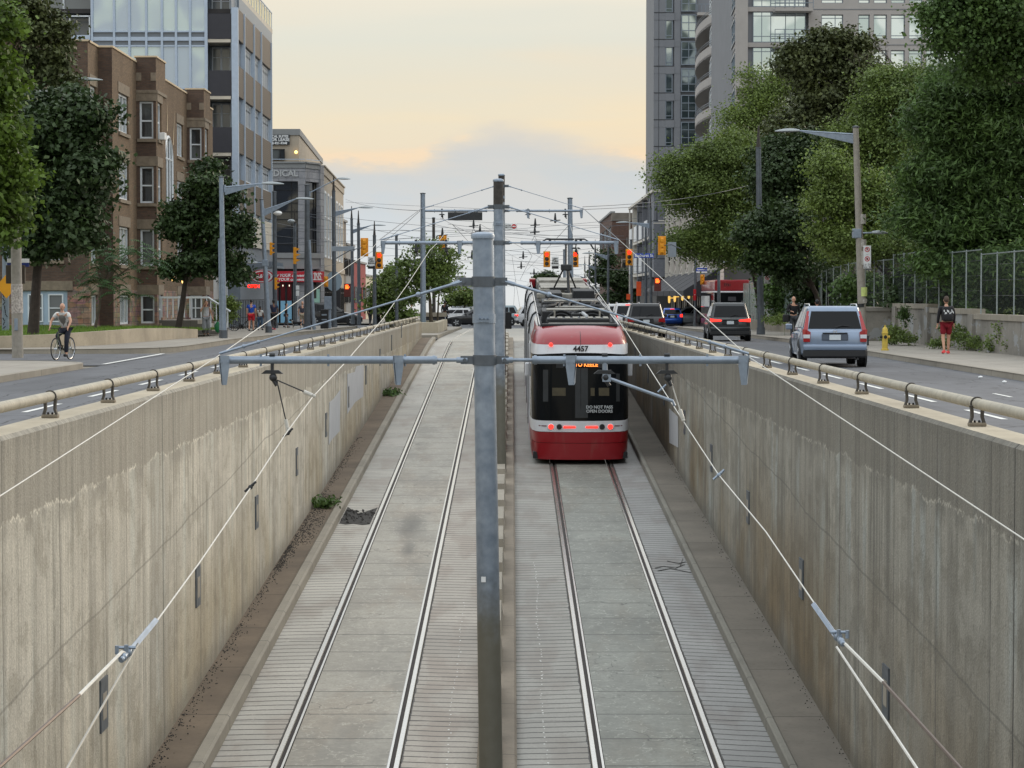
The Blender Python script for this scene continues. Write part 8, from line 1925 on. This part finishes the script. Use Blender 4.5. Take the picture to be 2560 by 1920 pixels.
# small security lamps
for px,py,Y,lab in ((695,533,149.6,'white camera on the grey pole by the medical glazing'),(728,553,169.6,'domed lamp on the thin signal pole by the medical glazing')):
    b=MB(); p=at(px,py,Y); b.sphere(p,(.28,.25,.16),0,10,6); b.tube([p,p-Vector((.3 if px<700 else -.3,0,0))],.05,5); tag(b.build('pole_camera',WHITE if px<700 else LAMPG,smooth=True),lab,'camera')
# big concrete pole on the near left corner
cp=empty('concrete_pole',(xat(43,66),66,.15),0,'thick concrete pole with torn posters on the near left corner','pole')
b=MB(); t_=at(36,330,66); q=Vector((xat(43,66),66,.15)); b.tube([q,q.lerp(t_,.5),t_],[.165,.15,.12],20); b.build('shaft',CONCPOLE,cp,smooth=True)
b=MB(); b.tube([(q.x,66,1.45),(q.x-.01,66,2.3)],.168,20); b.build('torn_poster',mat('torn_paper2',srgb(176,168,160),.9,0,.5,18),cp)
b=MB(); b.bbox(q.x-.05,q.x+.05,65.80,65.84,.95,1.3,.01); b.build('number_tag',GALV,cp)
b=MB(); p=at(40,686,66.3); b.bbox(p.x-.28,p.x+.28,66.2,66.32,p.z-.27,p.z+.27,.015); tag(b.build('rear_view_sign',mat('sign_back_brown',srgb(72,64,54),.7,.1,.15,4)),'square dark sign seen from behind on the thick concrete pole','sign')
b=MB(); p=at(16,716,90.5); w=.42; b.prism([(p.x-w,90.5,p.z),(p.x,90.5,p.z-w*1.15),(p.x+w,90.5,p.z),(p.x,90.5,p.z+w*1.15)],(0,.03,0)); ds=tag(b.build('diamond_sign',mat('diamond_yellow',srgb(232,160,20),.5,0,.05,3)),'yellow diamond warning sign on the graffitied grey lamp post','sign')
sn=empty('street_name_sign',at(45,655,66.3),0,'white and blue street name sign half hidden behind the concrete pole','sign'); p=at(45,655,66.3)
b=MB(); b.box(p.x-.32,p.x+.32,66.3,66.33,p.z-.02,p.z+.10); b.build('white_plate',SIGNW,sn)
b=MB(); b.box(p.x-.32,p.x+.32,66.3,66.33,p.z-.14,p.z-.023); b.build('blue_plate',mat('deep_blue',srgb(24,44,110),.5,0,0),sn)
# graffiti tag marks on grey lamp post
b=MB(); rn=random.Random(8); q=Vector((xat(14,91),91,0))
for i in range(9): z=.7+i*.16; b.obox((q.x+rn.uniform(-.06,.06),90.845,z),(.03,.01,.15),(0,rn.uniform(-1,1),0))
tag(b.build('graffiti_tag',BLACK),'black graffiti scrawled on the foot of the grey lamp post','graffiti')

# ------------------------------------------------ traffic signals
def signal(lab,px,py,Y,h_px,lit=0,face='front',arm=None,w=.34,grp=None,hand=False):
    p=at(px,py,Y); H_=h_px*Y/F/2; r=empty('traffic_signal',p,0,lab,'traffic signal',grp); W_=w/2
    W_=H_*.42
    if face=='side':
        b=MB(); b.bbox(p.x-H_*.22,p.x+H_*.12,Y-.15,Y+.15,p.z-H_,p.z+H_,.03); b.build('housing',YEL,r)
        for k in (-1,0,1):
            b=MB(); z=p.z+k*H_*.66; b.prism([(p.x+H_*.12,Y-.14,z+H_*.26),(p.x+H_*.62,Y-.14,z+H_*.14),(p.x+H_*.12,Y-.14,z-H_*.1)],(0,.28,0)); b.build('visor',YEL,r)
        return r
    if face=='back':
        b=MB(); b.bbox(p.x-W_,p.x+W_,Y,Y+.03,p.z-H_,p.z+H_,.015); b.build('backboard',YEL,r)
        b=MB(); 
        b.bbox(p.x-W_*.55,p.x+W_*.55,Y-.16,Y,p.z-H_*.85,p.z+H_*.85,.03); b.build('housing',YEL,r)
        for k in (-1,0,1): b=MB(); z=p.z+k*H_*.55; b.bbox(p.x-W_*.42,p.x+W_*.42,Y-.24,Y-.16,z-H_*.2,z+H_*.2,.04); b.build('lamp_back',YEL,r)
    else:
        b=MB(); b.bbox(p.x-W_,p.x+W_,Y,Y+.03,p.z-H_,p.z+H_,.015); b.build('backboard',YEL,r)
        b=MB(); b.bbox(p.x-W_*.6,p.x+W_*.6,Y-.10,Y,p.z-H_*.9,p.z+H_*.9,.02); b.build('housing',YEL,r)
        rr=H_*.235
        for k,(z) in enumerate((p.z+H_*.58,p.z,p.z-H_*.58)):
            b=MB(); b.lathe([(.001,-.13),(rr,-.115),(rr,-.09)],(p.x,Y,z),16,axis='y'); b.build('lens',REDLIT if k==lit else LENSDK,r)
            b=MB(); vs=[];n=12
            for i in range(n+1):
                a=math.pi*i/n; 
                for yy_ in (-.10,-.30 if 0<i<n else -.12): vs.append((p.x+(rr+.02)*math.cos(a),Y+yy_,z+(rr+.02)*math.sin(a)))
            b.add(vs,[(2*i,2*i+1,2*i+3,2*i+2) for i in range(n)]); b.build('visor',YEL,r)
    if arm:
        b=MB(); q=at(arm[0],arm[1],Y); b.tube([q,q.lerp(p,.5)+Vector((0,0,.15)),p+Vector((0,.03,0))],.035,6); b.build('bracket_arm',GALVD,r)
    return r
signal('red traffic signal on the dark spiked pole, left of the junction',948,651,165,43,0,arm=(938,660))
signal('red traffic signal over the streetcar roof, left of the left-turn sign',1367,648,148,40,0)
signal('red traffic signal partly hidden behind the right line pole',1438,648,148,40,0)
signal('red traffic signal beside the blue street-name sign',1573,643,150,41,0,arm=(1579,660))
signal('yellow signal seen from behind on a long arm by the medical building',911,618,132,46,face='back',arm=(840,646))
signal('yellow signal seen from behind in front of the grey panel block',1655,614,132,47,face='back',arm=(1702,622))
signal('yellow signal seen from behind above the planter tree',1107,610,134,46,face='back')
signal('small yellow signal seen from behind under the far street-name sign',1756,699,165,25,face='back')
signal('yellow signal seen side-on on the thin pole before the red shop',738,639,168,42,face='side')
signal('partly hidden yellow signal at the brown building corner',678,622,148,32,face='side')
signal('yellow side-on signal on the grey pole over the red shop sign',690,709,148,30,face='side')
signal('small yellow signal seen from behind right of the red shop sign',815,704,160,26,face='back')
for px,py,Y,lab,dx in ((867,718,175,'lit orange hand of the pedestrian signal on the left',6),(1643,703,170,'lit orange hand of the pedestrian signal on the right',8)):
    p=at(px,py,Y); r=empty('pedestrian_signal',p,0,lab,'pedestrian signal'); b=MB(); b.bbox(p.x-.22,p.x+.30,Y,Y+.3,p.z-.75,p.z+.28,.03); b.build('housing',mat('rusty_housing',srgb(96,40,34),.7,0,.2,5),r)
    b=MB(); b.box(p.x-.12,p.x+.12,Y-.03,Y-.0,p.z-.13,p.z+.06)
    for i in range(4): b.box(p.x-.12+.065*i,p.x-.075+.065*i,Y-.03,Y,p.z+.06,p.z+.2-.02*abs(i-1.5))
    b.obox((p.x+.15,Y-.015,p.z-.02),(.05,.03,.14),(0,R(25),0)); b.build('hand_symbol',ORANGEHAND,r)
def board(name,lab,px,py,Y,w,h,m,txt=None,tm=SIGNW,ts=.2,sub=None):
    p=at(px,py,Y); s=Y/F/2; r=empty(name,p,0,lab,'sign'); b=MB(); b.bbox(p.x-w*s,p.x+w*s,Y,Y+.03,p.z-h*s,p.z+h*s,.012); b.build('plate',m,r)
    if txt: text_mesh('lettering',txt,ts,tm,r,(p.x,Y-.006,p.z),bold=.006)
    return r,p,s
board('street_name_sign','blue street-name sign reading Bathurst St beside the red signal',1610,639,149.5,49,11,SIGNBLUE,'Bathurst St',SIGNW,.27)
r,p,s=board('street_name_sign','smaller arched white and blue Bathurst sign on the slim pole',1754,674,164,27,9,SIGNBLUE,'Bathurst St',SIGNW,.15)
b=MB(); b.prism([(p.x-13*2*s,164,p.z+4.6*2*s)]+[(p.x+13.5*2*s*math.cos(R(a)),164,p.z+(4.6+5*math.sin(R(a)))*2*s) for a in range(170,9,-20)]+[(p.x+13*2*s,164,p.z+4.6*2*s)],(0,.03,0)); b.box(p.x-27*s,p.x+27*s,164,164.03,p.z-16*s,p.z-9.3*s); b.build('white_plate',SIGNW,r)
for px,lab,Y in ((928,'white LEFT TURN SIGNAL sign beside the red signal on the left',164),(1388,'white LEFT TURN SIGNAL sign above the streetcar roof',147.6)):
    r,p,s=board('turn_signal_sign',lab,px,653,Y,17,23,SIGNW,'LEFT\nTURN\nSIGNAL',BLACK,.145)
    b=MB(); b.box(p.x-8.5*2*s*1,p.x+8.5*2*s,Y,Y+.03,p.z-19*2*s,p.z-12.2*2*s); b.build('black_plate',BLACK,r)
r,p,s=board('no_entry_sign','white DO NOT ENTER sign with red roundel behind the median poles',1262,566,120,62,15,SIGNW)
b=MB(); cx=at(1285,566,120).x; b.lathe([(.001,-.012),(5.8*2*s,-.012),(5.8*2*s,0)],(cx,120,p.z),20,axis='y'); b.build('red_roundel',SIGNRED,r); b=MB(); b.box(cx-4*2*s,cx+4*2*s,119.975,119.986,p.z-.03,p.z+.03); b.build('white_bar',SIGNW,r)
text_mesh('lettering','ENTER\nSTREETCARS',.10,BLACK,r,(at(1270,566,120).x,119.99,p.z))
board('grey_sign_back','pale grey sign seen from behind on an arm by the medical building',858,622,140,57,12,mat('sign_back_grey',srgb(140,150,160),.5,.2,.08,4))
board('grey_sign_back','pale grey sign seen from behind beside the grey panel block',1680,624,133,21,37,mat('sign_back_grey',srgb(140,150,160),.5,.2,.08,4))
board('parking_lot_sign','dark direction sign with a white arrow beside the round maple',611,687,126,22,14,BLACK,'P >',SIGNW,.18)
board('neon_sign','glowing red neon sign in the white shopfront window',634,716,143,16,8,mat('neon_back',srgb(60,20,20),.5,0,0),'OPEN',REDLIT,.30)
board('shop_sign','small white sign with a red band high on the white shopfront',567,622,143,22,12,SIGNW)
board('small_notice','pair of small white notices on the thin signal pole, upper one',744,719,169,8,10,SIGNW)
board('small_notice','pair of small white notices on the thin signal pole, lower one',744,733,169,8,13,SIGNW)
board('stop_marker','red and white transit stop marker on the slim island pole',1737,737,164.6,7,28,SIGNRED,'\u2022',SIGNW,.2)
# orange construction signs
for px,py,w,h,Y,lab in ((1597,722,12,36,210,'orange construction sign beyond the queue of cars'),(1573,742,14,14,215,'small orange construction board beyond the queue of cars')):
    r,p,s=board('construction_sign',lab,px,py,Y,w,h,mat('construction_orange',srgb(228,84,30),.6,0,.15,3))
    b=MB(); b.box(p.x-.1,p.x+.1,Y+.04,Y+.1,road(Y),p.z); b.build('post',DKSTEEL,r)
r,p,s=board('orange_barrier','orange board frame in the far distance left of the nearest pole',1152,738,330,10,24,mat('construction_orange',srgb(228,84,30),.6,0,.15,3)); 
b=MB(); b.box(p.x,p.x+1.8,330,330.1,p.z+.3,p.z+.75); b.build('top_board',mat('construction_orange',srgb(228,84,30),.6,0,.15,3),r); b=MB(); b.box(p.x-.05,p.x+.05,330.05,330.15,road(330),p.z); b.build('post',DKSTEEL,r)
# utility cabinet and bin at the junction
r=empty('utility_cabinet',(xat(821,150),150,road(150)+.15),0,'grey utility cabinet on a post beside the black bin','cabinet'); b=MB(); p=at(820,757,150); b.bbox(p.x-.24,p.x+.24,149.8,150.1,p.z-.42,p.z+.42,.02); b.build('cabinet_box',GALV,r); b=MB(); b.tube([(p.x+.1,150,road(150)),(p.x+.1,150,p.z)],.12,10); b.build('post',GALV,r)
r=empty('litter_bin',(xat(811,147),147,road(147)+.15),0,'black litter bin on the corner by the utility cabinet','bin'); x=xat(811,147); z=road(147)+.15; b=MB(); b.bbox(x-.25,x+.25,146.8,147.2,z,z+1.25,.04); b.build('bin_body',BLACK,r); b=MB(); b.box(x-.17,x+.17,146.79,146.8,z+.85,z+.95); b.box(x-.17,x+.17,146.79,146.8,z+.55,z+.62); b.build('slot',GALV,r)
# fire hydrant
hy=empty('fire_hydrant',(xat(2213,75),75,.15),0,'worn yellow fire hydrant with black caps on the right kerb','hydrant'); x=xat(2213,75); HY=mat('hydrant_yellow',srgb(196,170,72),.6,0,.15,8,dirt=.4)
b=MB(); b.lathe([(.13,0),(.13,.05),(.095,.06),(.095,.55),(.11,.56),(.11,.60),(.095,.61),(.09,.70),(.06,.76),(.03,.78),(.03,.84),(.01,.84)],(x,75,.15),20); b.build('barrel',HY,hy,smooth=True)
b=MB(); b.lathe([(.055,-.14),(.06,-.10),(.05,0)],(x,75,.60),12,axis='y'); b.build('front_cap',BLACK,hy)
for s in (-1,1): b=MB(); b.lathe([(.05,0),(.05,s*.15),(.02,s*.17)],(x,75,.60),12,axis='x'); b.build('side_cap',BLACK if s<0 else HY,hy)
# retaining wall on the right with stepped top, paint patches
RW=concrete('garden_wall_concrete',srgb(132,128,120),3.4,0,.3,stain=.65)
t=NT(RW); bs=t.n['Principled BSDF']; src=bs.inputs['Base Color'].links[0].from_socket; q=t.xyz(t.pos()); pn_=t.noise(t.comb(q[0],t.M('MULTIPLY',q[1],.6),q[2]),1.3,5,.6); t.l.new(t.mix(t.M('MULTIPLY',t.sm(pn_,.54,.57),.7),src,srgb(150,154,156)),bs.inputs['Base Color'])
rw=empty('retaining_wall',(15.3,78,.15),0,'stepped grey retaining wall with peeling paint below the mesh fence','wall')
secs=[(55,66.5,1.12),(66.5,75,1.22),(75,83,1.38),(83,92,1.52),(92,104,1.35)]
for (a,c,h) in secs:
    b=MB(); b.box(15.3,15.65,a,c,.1,.15+h-.18); b.build('wall_panel',RW,rw); b=MB(); b.box(15.24,15.7,a-.02,c+.02,.15+h-.18,.15+h); b.build('coping',CURBM,rw)
for y in (66.5,75,83,90): b=MB(); b.box(15.18,15.7,y-.35,y+.35,.1,1.55 if y>80 else 1.35); b.build('buttress',RW,rw)
b=MB(); b.box(14.0,15.3,91.2,92.4,.1,1.35); b.box(13.95,15.3,91.15,92.45,1.35,1.5); b.build('end_pier',RW,rw)
PP=mat('peeling_paint',srgb(156,160,162),.8,0,.25,3)
rn=random.Random(6)
for (y,z,w_,h_) in ((86,.75,1.0,.8),(88.3,.7,1.4,.9),(81,.7,1.0,.9),(77.5,.65,1.2,.8),(72,.6,1.6,.6),(69,.5,1.0,.6),(84.4,.6,.5,.9)):
    continue
    b=MB(); pts=[(15.294,y+w_*.5*math.cos(a)*rn.uniform(.75,1.1),.15+z*.9+h_*.5*math.sin(a)*rn.uniform(.7,1.1)) for a in [i*math.pi/7 for i in range(14)]]; b.prism(pts,(.003,0,0)); b.build('paint_patch',PP,rw)
# chain link fence with posts and rails
m,t,bs=base('chain_link_mesh'); p_=t.xyz(t.pos()); u=t.M('ADD',p_[1],p_[2]); v=t.M('SUBTRACT',p_[1],p_[2])
k1=t.M('LESS_THAN',t.M('FRACT',t.M('DIVIDE',u,.10)),.09); k2=t.M('LESS_THAN',t.M('FRACT',t.M('DIVIDE',v,.10)),.09)
tr=t.N('BsdfTransparent'); mx=t.N('MixShader'); t.l.new(t.M('MAXIMUM',k1,k2),mx.inputs[0]); t.l.new(tr.outputs[0],mx.inputs[1]); t.l.new(bs.outputs[0],mx.inputs[2]); t.l.new(mx.outputs[0],t.n['Material Output'].inputs[0]); bs.inputs['Base Color'].default_value=srgb(80,92,90); bs.inputs['Metallic'].default_value=.4; MESHM=m
FPOST=mat('fence_post_steel',srgb(142,152,152),.4,.4,.15,8)
fn=empty('mesh_fence',(15.5,90,1.4),0,'tall mesh fence with pale steel posts on top of the retaining wall','fence')
def fz_(y): 
    for (a,c,h) in secs:
        if a<=y<=c: return .15+h
    return max(.35,1.5-(y-104)*.03)
b=MB(); Yf=[55+i*2.45 for i in range(38)]
for a,c in zip(Yf[:-1],Yf[1:]): 
    z0=fz_((a+c)/2)+.05; b.add([(15.5,a,z0),(15.5,c,z0),(15.5,c,z0+1.95),(15.5,a,z0+1.95)],[(0,1,2,3)])
b.build('wire_mesh',MESHM,fn)
rn=random.Random(3)
for i,y in enumerate(Yf):
    b=MB(); z0=fz_(y); b.tube([(15.47,y,z0-.1),(15.47,y,z0+2.0)],.024,6); b.build('post',FPOST,fn)
b=MB()
for a,c in zip(Yf[:-1],Yf[1:]):
    z0=fz_((a+c)/2)
    b.tube([(15.47,a,z0+1.95),(15.47,c,z0+1.95)],.02,5)
b.build('top_rail',FPOST,fn)
b=MB()
for a,c in zip(Yf[:-1],Yf[1:]):
    z0=fz_((a+c)/2)
    for zz in (.6,1.1,1.6): b.tube([(15.5,a,z0+zz),(15.5,c,z0+zz)],.008,4)
b.build('cross_rail',DKSTEEL,fn)
# glass-like pale screen further along
gs=empty('glass_screen',(15.4,125,.1),0,'pale translucent fence panels beyond the three-sign pole','fence')
for i in range(9):
    y=112+i*4.2; b=MB(); b.box(15.30,15.34,y+.05,y+4.1,road(y)+.65,road(y)+3.1); b.build('screen_panel',mat('screen_glass',srgb(124,140,134),.25,0,.3,1.2),gs); b=MB(); b.box(15.26,15.36,y-.04,y+.04,road(y)+.1,road(y)+3.2); b.build('screen_post',FPOST,gs)
b=MB(); b.box(15.1,15.4,108,150,-.1,.5); b.build('low_plinth',CURBM,gs)
# planter on the median island
pn=empty('median_planter',(-4.3,122,.0),0,'raised concrete planter bed with grass at the end of the left trench wall','planter')
def pw(x0,x1,y0,y1,nm='planter_wall'): 
    b=MB(); b.bbox(x0,x1,y0,y1,road(y0)+.1,road(y0)+.72,.03); b.build(nm,COPING,pn)
pw(-6.2,-3.9,119.5,119.8); pw(-4.2,-3.9,119.8,136); pw(-6.2,-5.9,119.8,136); pw(-6.2,-3.9,136,136.3)
b=MB(); b.add([(-5.9,119.8,road(120)+.62),(-4.2,119.8,road(120)+.62),(-4.2,136,road(136)+.62),(-5.9,136,road(136)+.62)],[(0,1,2,3)]); b.build('planter_soil',GRASS,pn)
b=MB(); b.bbox(xat(1063,139),xat(1112,139),139,139.6,road(139)+.15,road(139)+.95,.03); tag(b.build('planter_bench',DPANEL),'dark bench box behind the median planter','bench')
b=MB(); b.box(xat(1063,139)-.1,xat(1112,139)+.1,138.9,139.7,road(139)+.95,road(139)+1.2); tag(b.build('bench_top',CURBM),'pale slab on top of the dark bench box behind the planter','slab')
# broken paving, puddle hole and cracks on the ramp
HOLE=mat('broken_asphalt',srgb(58,56,54),.95,0,.35,5,.8,20)
b=MB(); rn=random.Random(12)
pts=[]
Yh=[47.0,47.1,47.0,47.2,46.9,47.1,47.3]; 
low=[(-3.60,46.9),(-3.45,46.75),(-3.3,46.85),(-3.1,46.7),(-2.95,46.8)]; up=[(-2.94,49.3),(-3.08,48.9),(-3.22,48.5),(-3.34,48.4),(-3.46,48.9),(-3.6,49.4)]
P_=low+up; b.v=[(x,y,ramp(y)+.004) for x,y in P_]; b.f=[tuple(range(len(P_)))]; b.m=[0]
for k in range(60):
    x=rn.uniform(-3.58,-2.96); y=rn.uniform(46.9,48.9); s=rn.uniform(.015,.05); b.obox((x,y,ramp(y)+.01),(s,s*2,s*.6),(rn.random(),rn.random(),rn.random()))
tag(b.build('pothole',HOLE),'jagged broken patch of dark rubble in the left ribbed paving','pothole')
b=MB()
for path in ([(2.62,41.3),(2.8,41.5),(3.0,41.3),(3.2,41.7)],[(2.65,41.0),(2.9,41.25),(3.1,41.0),(3.25,40.8)],[(2.9,42.1),(3.1,41.8),(3.24,42.0)],[(3.1,41.5),(3.22,42.4)]):
    for (a,c) in zip(path[:-1],path[1:]): 
        w_=.05; b.add([(a[0],a[1]-w_,ramp(a[1]-w_)+.005),(c[0],c[1]-w_*.6,ramp(c[1])+.005),(c[0],c[1]+w_,ramp(c[1]+w_)+.005),(a[0],a[1]+w_,ramp(a[1]+w_)+.005)],[(0,1,2,3)])
tag(b.build('paving_crack',HOLE),'dark branching crack across the right ribbed paving','crack')
# gravel litter along the left gutter
b=MB(); rn=random.Random(21)
for k in range(2600):
    y=rn.choice([rn.uniform(40,50),rn.uniform(22,62)]); x=XL+abs(rn.gauss(0,.09 if not 43<y<50 else .22))+.02
    if x>-3.85: continue
    s=rn.uniform(.004,.014); b.obox((x,y,ramp(y)+.163),(s,s*1.6,s),(rn.random()*3,rn.random()*3,rn.random()*3))
tag(b.build('gravel',HOLE),'dark gravel and grit gathered along the foot of the beige wall','gravel',kind='stuff')
b=MB()
for k in range(300):
    y=rn.uniform(20,60); x=XR-abs(rn.gauss(0,.05))-.02; s=rn.uniform(.004,.011); b.obox((x,y,ramp(y)+.135),(s,s*1.6,s),(rn.random()*3,rn.random()*3,rn.random()*3))
tag(b.build('gravel',HOLE),'dark grit gathered along the foot of the grey wall','gravel',kind='stuff')
# white paint drips
b=MB()
for x0,ya,yb,n in ((-.80,25,38,55),(.42,26,42,80)):
    for k in range(n):
        y=ya+(yb-ya)*k/n+rn.uniform(-.1,.1); x=x0+rn.gauss(0,.012)+.02*math.sin(y); s=rn.uniform(.004,.012); z=ramp(y)+.004
        b.add([(x-s,y-s*2,ramp(y-s*2)+.004),(x+s,y-s*2,ramp(y-s*2)+.004),(x+s,y+s*2,ramp(y+s*2)+.004),(x-s,y+s*2,ramp(y+s*2)+.004)],[(0,1,2,3)])
tag(b.build('paint_drips',PAINT),'trails of small white paint drips along the ribbed paving','paint drips',kind='stuff')
# litter on the right gutter and left kerb
for (px,py,lab) in ((2452,946,'crumpled white paper on the road by the right kerb'),(2512,958,'small pale scrap of litter on the right kerb')):
    Y=10905/(py-742); b=MB(); p=Vector((xat(px,Y),Y,.03)); b.sphere(p,(.05,.05,.03),0,6,4); b.obox(p+Vector((.03,0,.01)),(.05,.04,.02),(.4,.3,.2)); tag(b.build('paper_litter',SIGNW),lab,'litter')
